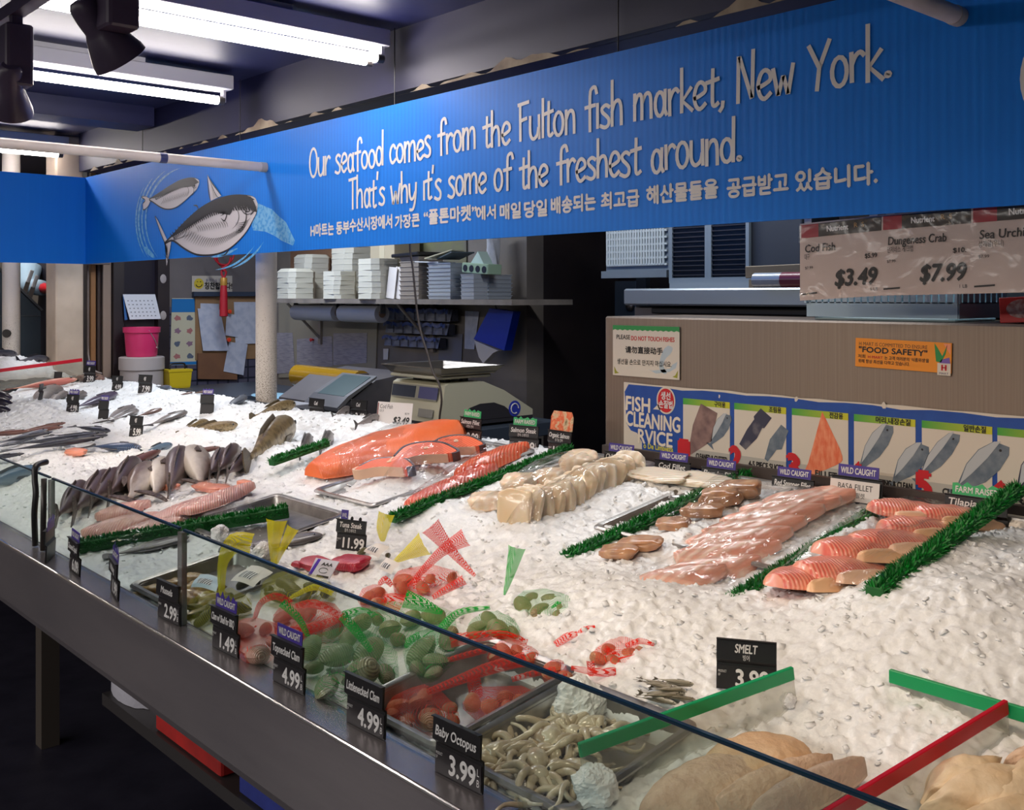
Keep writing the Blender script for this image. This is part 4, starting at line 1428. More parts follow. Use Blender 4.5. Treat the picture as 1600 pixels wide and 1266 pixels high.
def wall_sheet(name, poly_px, m, label, cat, off=.0, group=None, th=.0015, curl=0):
    """something flat pinned to the left wall, outline given by its corners"""
    q = [wl(*c) for c in poly_px]
    cy, cz = sum(p[0] for p in q) / len(q), sum(p[1] for p in q) / len(q)
    def f(u, v, w):
        return Vector((w + curl * max(0, (cz - v) / .2) ** 2, u - cy, v - cz))
    if curl:
        mb = MB()
        a, b, c, d = q
        mb.sheet(lambda u, v: f(*[(a[k] + (b[k] - a[k]) * u) * (1 - v) + (d[k] + (c[k] - d[k]) * u) * v for k in (0, 1)], .0), 4, 8)
        n = len(mb.v)
        mb.sheet(lambda u, v: f(*[(a[k] + (b[k] - a[k]) * u) * (1 - v) + (d[k] + (c[k] - d[k]) * u) * v for k in (0, 1)], -th), 4, 8)
        o = mb.build(name, m, M=T(WX + off + th, cy, cz), smooth=True)
    else:
        o = MB().prism(q and [(u, v) for u, v in q], 0, th, f).build(name, m, M=T(WX + off, cy, cz))
    return tag(o, label, cat, group)


tile = NT('navy_tile')
br_ = tile.n('ShaderNodeTexBrick', _Scale=1, offset=0)
br_.inputs['Color1'].default_value = lin((84, 82, 100))
br_.inputs['Color2'].default_value = lin((74, 72, 92))
br_.inputs['Mortar'].default_value = lin((34, 36, 52))
br_.inputs['Brick Width'].default_value = .075
br_.inputs['Row Height'].default_value = .075
br_.inputs['Mortar Size'].default_value = .006
cx2 = tile.n('ShaderNodeTexCoord')
mp2 = tile.n('ShaderNodeMapping')
mp2.inputs['Rotation'].default_value = (0, R(90), R(90))
tile.l(cx2.outputs['Object'], mp2.inputs[0])
tile.l(mp2.outputs[0], br_.inputs['Vector'])
tile.l(br_.outputs[0], tile.b.inputs['Base Color'])
tile.b.inputs['Roughness'].default_value = .3
a, b = wl(258, 608), wl(402, 470)
struct(MB().box((WX + .002, 3.16, 1.0), (.004, .87, .95)).build('trim_6', tile.m))
# dark doorway frame with its opening, and the strips between it and the white column
dkb = mat('dark_brown_paint', (34, 26, 32), .45, c2=(44, 34, 36), scale=5)
fr = thing('door_frame', 'dark brown door frame on the left wall behind the ice', 'door frame', T(WX, 2.6, 0))
struct(fr)
for x0, x1, th in ((172, 188, .06), (240, 258, .07)):
    y0, y1 = wl(x0, 500)[0], wl(x1, 500)[0]
    MB().box((th / 2 + .001, (y0 + y1) / 2 - 2.6, 1.1), (th, y1 - y0, 2.2)).build('post', dkb, fr)
y0, y1 = wl(188, 500)[0], wl(240, 500)[0]
MB().box((.01, (y0 + y1) / 2 - 2.6, 1.88), (.018, y1 - y0, .66)).build('upper_panel', mat('shaded_opening', (30, 24, 38), .35), fr)  # flat dark panel stands in for the shade inside the opening
MB().box((.004, (y0 + y1) / 2 - 2.6, .8), (.006, y1 - y0, 1.5)).build('lower_panel', mat('dull_glass_panel', (92, 88, 96), .3), fr)
mb = MB()
for z in (1.42, 1.66):
    mb.ell((.072, wl(248, 500)[0] - 2.6, z), (.006, .022, .03), 10, 6)
mb.build('torn_sticker', mat('torn_sticker', (170, 160, 158), .6), fr)
for nm, x0, x1, m, d, lab, cat in (('wooden_batten', 139, 147, mat('raw_wood', (150, 104, 60), .6, c2=(120, 82, 48), scale=6, stretch=(1, 1, .1)), .03, 'raw wooden batten running up beside the white column', 'batten'),
                                   ('dark_pipe', 149, 156, mat('brown_pipe', (52, 38, 34), .5), .05, 'dark brown pipe between the wooden batten and door frame', 'pipe'),
                                   ('trim_board', 158, 171, mat('beige_board', (140, 120, 106), .6), .03, 'beige upright board left of the dark door frame', 'board')):
    y0, y1 = wl(x0, 500)[0], wl(x1, 500)[0]
    r = (y1 - y0) / 2
    if nm == 'dark_pipe':
        o = MB().cyl((0, 0, 0), (0, 0, 2.53), r, 14).build(nm, m, M=T(WX + .002 + r, (y0 + y1) / 2, 0), smooth='auto')
    else:
        o = MB().rbox((0, 0, 1.265), (d, y1 - y0, 2.53), .004).build(nm, m, M=T(WX + .002 + d / 2, (y0 + y1) / 2, 0))
    tag(o, lab, cat)
y0 = wl(135.5, 500)[0]
t = thing('cable_conduit', 'thin grey conduit that bends at its foot beside the white column', 'pipe', T(WX + .022, y0, 0))
MB().tube(smooth_path([(0, 0, 2.53), (0, 0, 1.5), (0, 0, 1.22), (.03, .0, 1.13), (.06, .02, 1.08), (.075, .06, 1.06)], 5), .008, 10).build('pipe', mat('grey_conduit', (120, 108, 102), .4, .3), t, smooth=True)
MB().rbox((.085, .03, 1.785), (.05, .14, .085), .006).build('junction_box', mat('box_grey', (96, 84, 78), .5), t)

# calendar
cal = mat('calendar_paper', (206, 208, 216), .6)
q = [wl(*c) for c in ((184, 460), (234, 460), (240, 498), (192, 499))]
t = thing('wall_calendar', 'white calendar hanging open on the dark door', 'calendar', T(WX + .085, 0, 0))
mb = MB()
mb.add([(0, *q[0]), (0, *q[1]), (.03, *q[2]), (.03, *q[3]), (-.002, *q[0]), (-.002, *q[1]), (.028, *q[2]), (.028, *q[3])], [(0, 3, 2, 1), (4, 5, 6, 7), (0, 4, 7, 3), (1, 2, 6, 5), (3, 7, 6, 2), (0, 1, 5, 4)])
mb.build('page', cal, t)
MB().prism([q[0], q[3], wl(187, 500)], -.003, .0, lambda u, v, w: Vector((w, u, v))).build('blue_backing', mat('calendar_blue', (50, 100, 160), .5), t)
mb = MB()
for r_ in range(5):
    for c_ in range(7):
        u, v = .1 + .125 * c_, .26 + .15 * r_
        P0 = [q[0][k] + (q[1][k] - q[0][k]) * u for k in (0, 1)]
        P1 = [q[3][k] + (q[2][k] - q[3][k]) * u for k in (0, 1)]
        y, z = [P0[k] + (P1[k] - P0[k]) * v for k in (0, 1)]
        mb.box((.03 * v + .0012, y, z), (.0006, .008, .006))
mb.build('dates', mat('grey_print', (120, 120, 130), .5), t)

# stuff behind the ice at the door: bin and bucket
y0 = wl(214, 560)[0]
t = thing('storage_barrel', 'tall white plastic barrel standing at the dark door', 'barrel', T(WX + .20, y0 - .05, 0))
MB().lathe([(.11, 0), (.125, .03), (.13, .9), (.13, 1.08), (.138, 1.085), (.138, 1.16), (.13, 1.165)], 28).build('body', mat('white_plastic', (168, 160, 160), .5), t, smooth='auto')
t = thing('pink_bucket', 'pink plastic bucket on top of the white barrel', 'bucket', T(WX + .20, y0 - .05, 1.1655))
MB().lathe([(.088, 0), (.094, .01), (.104, .15), (.112, .152), (.114, .185), (.106, .185), (.10, .15), (.085, .012)], 28).build('body', mat('pink_plastic', (206, 50, 104), .4), t, smooth='auto')
MB().tube([(.112, 0, .17), (.09, .05, .1), (.06, .08, .05), (.11, .05, .06)], .003, 6).build('handle', mat('wire', (190, 180, 180), .3, .5), t)

# sea-creature chart
chart = mat('chart_paper', (196, 190, 166), .6)
t = thing('seafood_chart', 'blue-topped chart of sea creatures on the left wall', 'chart', T(WX + .006, 0, 0))
q = [wl(*c) for c in ((268, 466), (303, 466), (306, 570), (265, 571))]
qf_ = lambda u, v, w: Vector((w, u, v))
MB().prism(q, 0, .0015, qf_).build('sheet', chart, t)
def cp(u, v):
    a = [q[0][k] + (q[1][k] - q[0][k]) * u for k in (0, 1)]
    b = [q[3][k] + (q[2][k] - q[3][k]) * u for k in (0, 1)]
    return (a[0] + (b[0] - a[0]) * v, a[1] + (b[1] - a[1]) * v)
cb = mat('chart_blue', (24, 112, 180), .5)
MB().prism([cp(.0, .01), cp(1, .01), cp(1, .21), cp(.0, .21)], .0016, .0022, qf_).build('blue_heading', cb, t)
MB().prism([cp(.0, .95), cp(1, .95), cp(1, .995), cp(.0, .995)], .0016, .0022, qf_).build('blue_foot', cb, t)
for i in range(8):
    u, v = (.26, .76)[i % 2], .3 + .19 * (i // 2)
    c = cp(u, v)
    MB().prism([(c[0] + .022 * (1 + .3 * math.sin(3 * k + i)) * math.cos(R(k * 36)), c[1] + .018 * (1 + .3 * math.cos(2 * k + i)) * math.sin(R(k * 36))) for k in range(10)], .0016, .002, qf_).build('creature_picture', mat('creature_%d' % (i % 3), ((170, 110, 110), (90, 100, 120), (140, 110, 130))[i % 3], .5), t)
# cardboard backing, carton and papers
card = mat('cardboard', (150, 116, 82), .7, c2=(136, 104, 72), scale=8)
wall_sheet('cardboard_sheet', ((304, 462), (418, 462), (418, 560), (304, 563)), card, 'tan cardboard sheet behind the pinned papers', 'cardboard', .006, th=.004)
wall_sheet('flattened_carton', ((307, 552), (369, 552), (368, 593), (307, 592)), mat('brown_carton', (122, 84, 58), .7, c2=(112, 76, 54), scale=8), 'brown cardboard panel hanging low below the papers', 'cardboard', .013, th=.012)
pp = mat('pinned_paper', (188, 192, 208), .65, c2=(172, 178, 198), scale=22, contrast=(.42, .6))
for poly, lab, off in ((((312, 474), (341, 475), (341, 484), (312, 483)), 'small white paper strip pinned topmost on the cardboard', .011),
                       (((306, 482), (341, 484), (354, 548), (314, 548)), 'large curling white paper pinned left on the cardboard', .0265),
                       (((364, 472), (412, 472), (412, 536), (366, 538)), 'large white paper pinned right, half behind the speckled column', .0135),
                       (((352, 490), (367, 492), (369, 527), (350, 524)), 'narrow white paper with a blue edge between two larger papers', .019),
                       (((355, 534), (384, 538), (377, 586), (346, 580)), 'white paper hanging lowest over the brown carton', .0275)):
    wall_sheet('pinned_paper', poly, pp, lab, 'paper', off, 'papers pinned to the cardboard', .001, .012)
t = thing('smiley_sign', 'white sign with a yellow smiling face and Korean words', 'sign', T(WX + .006, 0, 0))
q = [wl(*c) for c in ((299, 431), (362, 431), (362, 457), (299, 457))]
MB().prism(q, 0, .002, qf_).build('board', mat('sign_cream', (190, 180, 168), .5), t)
c = cp(.17, .48)
MB().prism([(c[0] + .035 * math.cos(R(18 * k)), c[1] + .036 * math.sin(R(18 * k))) for k in range(20)], .0021, .003, qf_).build('yellow_face', mat('smile_yellow', (206, 180, 50), .5), t)
mb = MB()
ribbon(mb, [(c[0] + .022 * math.cos(R(k)), c[1] + .022 * math.sin(R(k))) for k in range(200, 345, 12)], .006, lambda u, v, o: Vector((.0034, u, v)))
for d in (-.011, .011):
    ribbon(mb, [(c[0] + d - .004, c[1] + .012), (c[0] + d, c[1] + .016), (c[0] + d + .004, c[1] + .012)], .004, lambda u, v, o: Vector((.0034, u, v)))
mb.build('smile', DARKP, t)
W90 = RZ(90)
c = cp(.65, .62)
text(t, '칭찬합시다!', (c[0], c[1]), .20, .036, DARKP, y=-.0034, bold=.05, M=W90)
c = cp(.6, .28)
text(t, '밝은미소 고운말', (c[0], c[1]), .15, .016, mat('navy_print', (36, 40, 110), .5), y=-.0034, M=W90)
wall_sheet('shelf_bar', ((299, 456), (420, 456), (420, 463), (299, 463)), mat('slate_bar', (52, 62, 80), .4), 'slate blue bar under the smiley sign', 'bar', .0135, th=.03)
for px, py, lab in ((358, 487, 'orange pushpin near the red tassel'), (357, 531, 'orange pushpin low between the papers')):
    p = on_x(px, py, WX + .045)
    tag(MB().lathe([(.004, -.018), (.010, -.008), (.010, 0), (.014, .004), (.014, .012), (.008, .014)], 12, (0, 0, 0), RY(90).to_3x3()).build('pushpin', mat('orange_pin', (236, 72, 40), .4), M=T(p), smooth='auto'), lab, 'pin', 'orange pushpins')
# red knot tassel hanging from the ceiling
p = on_x(349.5, 470, -6.35)
t = thing('red_tassel', 'red good-luck tassel with a gold band hanging before the papers', 'tassel', T(p.x, p.y, 0))
red = mat('tassel_red', (168, 14, 34), .6)
k_ = -p.x / 1 / FPX * 1.0
zz = lambda py: on_x(349.5, py, -6.35).z
MB().lathe([(.02, zz(495)), (.027, zz(494)), (.024, zz(460)), (.02, zz(444)), (.012, zz(441))], 20).build('fringe', red, t, smooth='auto')
MB().lathe([(.022, zz(446)), (.023, zz(444)), (.023, zz(436)), (.02, zz(434))], 20).build('gold_band', mat('gold_band', (190, 140, 60), .4, .3), t, smooth='auto')
mb = MB()
for s in (-1, 1):
    mb.tube(smooth_path([(0, 0, zz(436)), (s * .01, s * .012, zz(425)), (0, -s * .012, zz(420)), (s * .012, s * .03, zz(412)), (0, s * .05, zz(402))], 4), .007, 8)
mb.tube([(.0, .075 * math.cos(R(a)), zz(394) + .085 * math.sin(R(a))) for a in range(180, 361, 15)], .006, 8)
mb.tube([(0, 0, zz(402)), (0, 0, 2.535)], .002, 6)
mb.tube([(0, -.075, zz(394)), (0, 0, zz(370))], .004, 6).tube([(0, .075, zz(394)), (0, 0, zz(370))], .004, 6)
mb.build('knot', red, t, smooth=True)
# yellow tool box on a stand
p = on_x(277, 606, -6.33)
t = thing('yellow_box', 'yellow plastic box with a dark carry handle at the back of the ice', 'box', T(p.x, p.y, p.z))
MB().loft([[Vector((x * k, y * k, z)) for x, y in ((-.05, -.075), (.05, -.075), (.05, .075), (-.05, .075))] for z, k in ((0, .85), (.01, .9), (.10, 1), (.105, 1.06), (.118, 1.06), (.12, .95))], cap=True).build('body', mat('yellow_plastic', (196, 172, 30), .4), t)
MB().tube(smooth_path([(0, -.05, .115), (0, -.048, .15), (0, 0, .155), (0, .048, .15), (0, .05, .115)], 3), .006, 8).build('handle', BLACK, t, smooth=True)
t2 = thing('side_table', 'dark work table behind the ice on the left', 'table', T(-6.28, 2.98, 0))
MB().box((.3, .125, p.z - .015), (.9, .60, .03)).build('table_top', mat('table_slate', (58, 66, 78), .4), t2)
for x in (-.1, .7):
    for y in (-.15, .35):
        MB().box((x, y, (p.z - .03) / 2), (.05, .05, p.z - .03)).build('leg', steel_dk, t2)
q = on_y(341, 611, 2.56)
tag(MB().lathe([(.0, 0), (.12, .002), (.17, .012), (.178, .018), (.17, .022), (.12, .03), (.0, .034)], 36, m=Matrix.Diagonal((1.15, .55, 1))).build('platter', mat('pale_blue_plastic', (140, 182, 206), .4), M=T(q.x, 2.9, p.z + .0005), smooth='auto'), 'pale blue platter lying flat beside the speckled column', 'platter')

# ================================================================== BEYOND THE WHITE COLUMN: second display, bin, fishmonger
fc = thing('far_counter', 'second ice counter beyond the red-edged divider', 'counter', T(-6.95, 1.75, 0))
MB().box((.33, 0, .52), (.26, 1.2, 1.04)).build('body', steel_dk, fc)
mb = MB()
mb.sheet(lambda u, v: Vector((.33 + (u - .5) * .25, (v - .5) * 1.16, 1.052 + .16 * math.sin(math.pi * u) * math.sin(math.pi * min(1, v * 1.1)) ** .7 + .014 * noise.noise(Vector((u * 22, v * 26, 2))) + .008 * noise.cell(Vector((u * 40, v * 50, 2))))), 60, 70)
tag(mb.build('crushed_ice', ICEM, M=T(-6.95, 1.75, 0)), 'small heap of crushed ice beyond the red-edged divider', 'ice', kind='stuff')
p0, p1 = on_x(0, 578, -6.44), on_x(115, 563, -6.44)
def divider(name, label, A, B, hgt, mtop, group, flange=True, tilt=0.0):
    """clear acrylic divider with a coloured cap along its top edge; A, B are its top corners"""
    A, B = Vector(A), Vector(B)
    c = (A + B) / 2
    d = B - A
    L = d.length
    X = d.normalized()
    Y = Vector((-X.y, X.x, 0)).normalized()
    Z = X.cross(Y)
    M = T(c) @ Matrix((X, Y, Z)).transposed().to_4x4()
    t = thing(name, label, 'divider', M, group)
    ac = clear('acrylic', (246, 246, 242), .10, .03, opaque=.2, body=(206, 202, 192))
    MB().box((0, 0, -hgt / 2), (L, .004, hgt)).build('clear_panel', ac, t)
    MB().rbox((0, 0, -.004), (L + .002, .0075, .02), .002).build('coloured_cap', mtop, t)
    if flange:
        MB().box((0, -.03, -hgt + .002), (L, .06, .004)).build('foot_flange', ac, t)
    return t
REDC = mat('red_cap', (196, 22, 44), .3)
GRNC = mat('green_cap', (22, 158, 96), .3)
divider('acrylic_divider', 'clear divider with red top edge at the far left end of the ice', p0 + (p0 - p1) * .5, p1 + (p1 - p0) * .12, .12, REDC, 'red-capped dividers', False)
# steel bin with sloping lid
t = thing('steel_bin', 'grey steel bin with a sloping front beside the white column', 'bin', T(-7.46, 0, 0))
pf = [(2.33, 0), (2.33, 1.44), (2.05, 1.73), (1.6, 1.9), (1.6, 0)]
MB().prism(pf, -.35, .0, lambda u, v, w: Vector((w, u, v))).build('body', mat('bin_steel', (84, 96, 106), .45, .5, c2=(70, 82, 92), scale=2), t)
MB().prism([(2.332, 1.445), (2.05, 1.738), (2.058, 1.75), (2.345, 1.452)], -.36, .012, lambda u, v, w: Vector((w, u, v))).build('lid_lip', steel_dk, t)
MB().box((.003, 2.19, 1.412), (.006, .28, .006)).build('seam', steel_dk, t)
for i, (px, py) in enumerate(((47, 432), (55, 440))):
    p = on_x(px, py, -7.5)
    k = thing('knife', 'white-handled knife standing %s in the bin rack' % ('left' if i == 0 else 'right'), 'knife', T(p.x, p.y, p.z) @ RX(-18), 'white-handled knives')
    MB().rbox((0, 0, 0), (.02, .026, .09), .008).build('handle', mat('knife_white', (200, 200, 200), .4), k)
    MB().box((0, .0, -.12), (.003, .03, .16)).build('blade', steel, k)

# fishmonger: one continuous skinned body, clothes as children
def skin(name, verts, edges, radii, m, parent=None, M=None, sub=2):
    me = bpy.data.meshes.new(name)
    me.from_pydata(verts, edges, [])
    o = bpy.data.objects.new(name, me)
    COL.objects.link(o)
    sk = o.modifiers.new('skin', 'SKIN')
    sk.use_smooth_shade = True
    for v, r in zip(me.skin_vertices[0].data, radii):
        v.radius = (r, r) if not isinstance(r, tuple) else r
    me.skin_vertices[0].data[0].use_root = True
    if sub:
        sm = o.modifiers.new('sub', 'SUBSURF')
        sm.levels = sm.render_levels = sub
    dg = bpy.context.evaluated_depsgraph_get()
    m2 = bpy.data.meshes.new_from_object(o.evaluated_get(dg))
    bpy.data.objects.remove(o)
    m2.name = name
    m2.materials.clear()
    m2.materials.append(m)
    return link(name, m2, parent, M)


PZ = .42
tag(MB().rbox((0, 0, PZ / 2 - .005), (.9, 1.1, PZ - .01), .02).build('work_platform', steel_dk, M=T(-8.3, 2.6, .005)), 'low steel platform the fishmonger stands on', 'platform')
hp = on_x(78, 455, -7.84)
pm = thing('person', 'person in a pale blue sleeve and red rubber gloves working over the steel bin', 'person', T(-8.2, 2.68, PZ))
hy, hz = hp.y - 2.68, hp.z - PZ
clothc = mat('dark_work_clothes', (34, 32, 44), .7)
V_ = [(0, 0, .92), (0, 0, 1.1), (.01, 0, 1.3), (.0, 0, 1.44), (.02, 0, 1.52), (.05, 0, 1.60), (.06, 0, 1.68), (.07, 0, 1.76),
      (.0, -.17, 1.42), (.12, -.25, 1.2), (.34, hy - .02, hz + .02), (.0, .17, 1.42), (.1, .24, 1.2), (.34, .0, hz - .02),
      (0, -.09, .86), (.02, -.10, .48), (0, -.10, .07), (.12, -.11, .04), (0, .09, .86), (.02, .10, .48), (0, .10, .07), (.12, .11, .04)]
E_ = [(0, 1), (1, 2), (2, 3), (3, 4), (4, 5), (5, 6), (6, 7), (3, 8), (8, 9), (9, 10), (3, 11), (11, 12), (12, 13), (0, 14), (14, 15), (15, 16), (16, 17), (0, 18), (18, 19), (19, 20), (20, 21)]
R_ = [.14, .13, .15, .12, .055, .075, .095, .07, .07, .05, .036, .07, .05, .036, .09, .065, .045, .04, .09, .065, .045, .04]
skin('body', V_, E_, R_, clothc, pm)
for s, (e, hnd) in ((-1, ((.12, -.25, 1.2), (.34, hy - .02, hz + .02))), (1, ((.1, .24, 1.2), (.34, .0, hz - .02)))):
    e, hnd = Vector(e), Vector(hnd)
    d = (hnd - e)
    MB().tube([e + Vector((-.07, s * -.04, .14)), e, e + d * .5, e + d * .86], [.085, .07, .06, .055], 14).build('sleeve', mat('pale_blue_sleeve', (150, 176, 196), .6, bump=.2, scale=14), pm, smooth=True)
    c = hnd + d.normalized() * .05
    vs, es, rs = [tuple(hnd - d.normalized() * .06), tuple(hnd), tuple(c)], [(0, 1), (1, 2)], [.05, .042, .04]
    for f in range(5):
        side = (f - 1.5) * .022 if f < 4 else -.05 * s
        b = c + Vector((.02 if f < 4 else -.03, side, .004))
        vs += [tuple(b + d.normalized() * .02), tuple(b + d.normalized() * (.05 if f < 4 else .035) + Vector((0, 0, -.012))), tuple(b + d.normalized() * (.075 if f < 4 else .05) + Vector((0, 0, -.035)))]
        k = len(vs)
        es += [(2, k - 3), (k - 3, k - 2), (k - 2, k - 1)]
        rs += [.013, .012, .010]
    skin('glove', vs, es, rs, mat('red_rubber', (196, 26, 40), .35), pm, sub=1)
mb = MB().ell((.055, 0, 1.735), (.105, .085, .085), 18, 10)
mb.build('hair', mat('dark_hair', (24, 20, 20), .5), pm, smooth=True)
fa = MB()
fa.ell((.155, 0, 1.655), (.02, .014, .018), 8, 6)
for s in (-1, 1):
    fa.ell((.06, s * .098, 1.66), (.02, .012, .032), 8, 6)
    fa.ell((.145, s * .034, 1.685), (.012, .014, .010), 8, 6)
fa.ell((.14, 0, 1.60), (.014, .028, .008), 8, 6)
fa.build('face', mat('skin_tone', (196, 150, 122), .5), pm, smooth=True)

# ================================================================== PREP ROOM: BACK WALL SHELF
BW = 3.598
SHY, SHZ = 3.36, 1.532
xa, xb = on_y(434, 468, 3.2).x, on_y(801, 468, 3.2).x
sh = thing('wall_shelf', 'long pale shelf on the back wall holding foam boxes', 'shelf', T((xa + xb) / 2, 3.395, SHZ))
MB().box((0, 0, -.014), (xb - xa, .40, .026)).build('board', mat('shelf_board', (134, 126, 118), .5, c2=(112, 104, 98), scale=10), sh)
for px in (441, 613):
    x = on_y(px, 480, 3.3).x - (xa + xb) / 2
    mb = MB().box((x, .185, -.16), (.03, .02, .28)).tube([(x, .18, -.26), (x, -.06, -.03)], .009, 8)
    mb.build('bracket', mat('bracket_grey', (150, 140, 130), .4, .3), sh)
def sx(px, y=SHY):
    return on_y(px, 466, y).x
foam = mat('foam_white', (198, 195, 182), .6)
def foam_box():
    mb = MB()
    w, d = .205, .19
    for z0, z1, k0, k1 in ((0, .006, 1, 1), (.006, .0075, .992, .992), (.0075, .032, .985, .988)):
        rings = []
        for z, k in ((z0, k0), (z1, k1)):
            c = .035 * k
            rings.append([Vector((x * k, y * k, z)) for x, y in ((w / 2, -d / 2 + .035), (w / 2, d / 2 - .035), (w / 2 - .035, d / 2), (-w / 2 + .035, d / 2), (-w / 2, d / 2 - .035), (-w / 2, -d / 2 + .035), (-w / 2 + .035, -d / 2), (w / 2 - .035, -d / 2))])
        mb.loft(rings, cap=True)
    return mb
fb0 = None
for px, n, dy, sc, lab in ((463, 5, .04, 1.0, 'white foam container in the low stack at the shelf end by the column'), (488, 8, -.157, 1.0, 'white foam container in the second stack, taller and behind the low one'), (531, 6, .07, .82, 'white foam container in the low stack before the tallest'),
                           (550, 9, -.15, 1.06, 'white foam container in the tallest stack on the shelf'), (592, 7, .06, .98, 'white foam container in the stack right of the tallest')):
    for k in range(n):
        y = 3.33 - dy
        M = T(sx(px, y), y, SHZ + k * .0322 * sc) @ RZ(random.uniform(-3, 3)) @ SCL(sc)
        if fb0 is None:
            fb0 = tag(foam_box().build('foam_container', foam, M=M), lab, 'container', 'foam containers stacked on the shelf')
        else:
            o = fb0.copy()
            COL.objects.link(o)
            o.matrix_basis = M
            o['label'] = lab
# lids and caps on top of two stacks
for px, n, dy, sc in ((463, 5, .04, 1.0), (488, 8, -.157, 1.0)):
    y = 3.33 - dy
    rings = [[Vector((x * k, yy * k, z)) for x, yy in ((.1025, -.06), (.1025, .06), (.0675, .095), (-.0675, .095), (-.1025, .06), (-.1025, -.06), (-.0675, -.095), (.0675, -.095))] for z, k in ((0, 1), (.004, 1), (.024, .8))]
    tag(MB().loft(rings, cap=True).build('foam_clamshell', foam, M=T(sx(px, y), y, SHZ + n * .0322 * sc) @ SCL(sc)), 'closed white foam clamshell topping the %s' % ('low stack by the column' if px == 463 else 'second stack on the shelf'), 'container', 'foam clamshells')
# tall beige carton, leaning cards, beige tray stack, clear lids
t = thing('shelf_carton', 'tall beige carton standing behind the foam stacks', 'box', T(sx(617, 3.47), 3.47, SHZ))
MB().rbox((0, 0, .17), (.24, .18, .34), .004).build('carton', mat('beige_card', (176, 164, 140), .6), t)
MB().box((0, -.0905, .25), (.05, .001, .18)).build('tape_strip', mat('tape_pale', (196, 186, 160), .4), t)
for i in range(3):
    tag(MB().box((0, 0, .085), (.075, .003, .17)).build('white_card', PAPER, M=T(sx(613 + i * 7, 3.26), 3.245 + i * .012, SHZ + .003) @ RY(5 + 2 * i) @ RX(-4)), 'white card leaning against the right foam stack, %s' % ('front one', 'middle one', 'back one')[i], 'card', 'white cards leaning on the shelf')
beige = mat('beige_tray', (150, 140, 130), .6)
tr0 = None
def sm_tray(w, d, h):
    return MB().loft([[Vector((sx_ * (w / 2) * k, sy_ * (d / 2) * k, z)) for sx_, sy_ in ((1, -1), (1, 1), (-1, 1), (-1, -1))] for z, k in ((0, .94), (h * .8, .985), (h * .82, 1.02), (h, 1.02))], cap=True)
for k in range(9):
    tr0 = tag(sm_tray(.17, .17, .0245).build('beige_tray', beige, M=T(sx(666), 3.33, SHZ + k * .025)), 'beige foam tray in the stack at the middle of the shelf', 'tray', 'beige trays on the shelf') if k == 0 else (lambda o: (COL.objects.link(o), setattr(o, 'matrix_basis', T(sx(666), 3.33, SHZ + k * .025)), o)[2])(tr0.copy())
lidm = mat('clear_lid_plastic', (166, 172, 180), .15, spec=.8, coat=.5)
for px, n, w, lab, y in ((706, 9, .19, 'clear plastic tray in the stack right of the beige trays', 3.33), (741, 6, .10, 'clear plastic tub in the short stack before the lids', 3.24), (765, 6, .17, 'clear plastic lid in the stack at the shelf end by the doorway', 3.40)):
    for k in range(n):
        M = T(sx(px, y), y, SHZ + k * .0205)
        if k == 0:
            l0 = tag(sm_tray(w, w * .9, .02).build('plastic_tray', lidm, M=M), lab, 'tray', 'clear plastic trays on the shelf')
        else:
            o = l0.copy()
            COL.objects.link(o)
            o.matrix_basis = M
# odds and ends on top of those stacks
t = thing('dark_tray', 'black flat tray lying on the beige trays', 'tray', T(sx(664), 3.32, SHZ + 9 * .025 + .001) @ RY(-2))
MB().rbox((0, 0, .009), (.24, .2, .018), .008).build('tray', BLACK, t)
for i, (px, z, rz, ry, c, lab) in enumerate(((694, 9 * .0205, 8, 2, (206, 210, 214), 'white paper on top of the clear trays'), (709, 9 * .0205 + .012, 20, -14, (206, 200, 170), 'cream leaflet sticking up on the clear trays'), (726, 9 * .0205 + .004, -12, -10, (70, 82, 92), 'grey booklet on the clear trays'))):
    tag(MB().box((0, 0, .003), (.17, .13, .006)).build('booklet', mat('booklet_%d' % i, c, .5), M=T(sx(px), 3.3, SHZ + z + (.03 if ry < 0 else .0045)) @ RZ(rz) @ RY(ry)), lab, 'paper', 'papers on the clear trays')
t = thing('egg_carton', 'pale green carton with four dark holes on the clear lids', 'box', T(sx(757, 3.3), 3.28, SHZ + 6 * .0205 + .002) @ RY(4))
MB().rbox((0, 0, .026), (.20, .09, .05), .006).build('carton', mat('pale_green', (150, 176, 150), .6), t)
for k in range(4):
    MB().cyl((-.072 + .048 * k, -.0455, .024), (-.072 + .048 * k, -.0465, .024), .017, 16).build('hole', BLACK, t)
MB().prism([(-.05, .05), (.05, .05), (.0, .11)], -.03, .03, lambda u, v, w: Vector((u, w, v))).build('tent_card', mat('mint_card', (196, 220, 210), .5), t)
mb = MB()
mb.sheet(lambda u, v: Vector((.05 * math.cos(u * 6.28) * (1 - .35 * v) * (1 + .25 * math.sin(u * 19 + v * 6)), .03 * math.sin(u * 6.28) * (1 + .25 * math.sin(u * 19)), (.34 * v) + .01 * math.sin(u * 12))), 30, 12)
p = on_y(770, 418, 3.5)
tag(mb.build('plastic_bag', mat('white_film_bag', (206, 208, 214), .3, bump=.4, scale=14), M=T(p.x, 3.5, SHZ + .001), smooth=True), 'crumpled white plastic bag hanging at the shelf end', 'bag')
p = on_y(685, 400, 3.592)
tag(MB().box((0, 0, 0), (.5, .006, .26)).build('notice_board', mat('olive_notice', (120, 124, 76), .6, c2=(92, 80, 96), scale=3), M=T(p.x, 3.5935, 1.80)), 'olive and purple notice on the wall above the clear trays', 'notice')
p = on_y(500, 400, 3.592)
tag(MB().box((0, 0, 0), (.85, .006, .36)).build('wood_boarding', mat('wood_panel', (134, 100, 76), .6, c2=(120, 88, 66), scale=3, stretch=(.4, 1, 5)), M=T(-5.85, 3.5935, 1.73)), 'brown wood panel on the wall behind the foam stacks', 'panel')
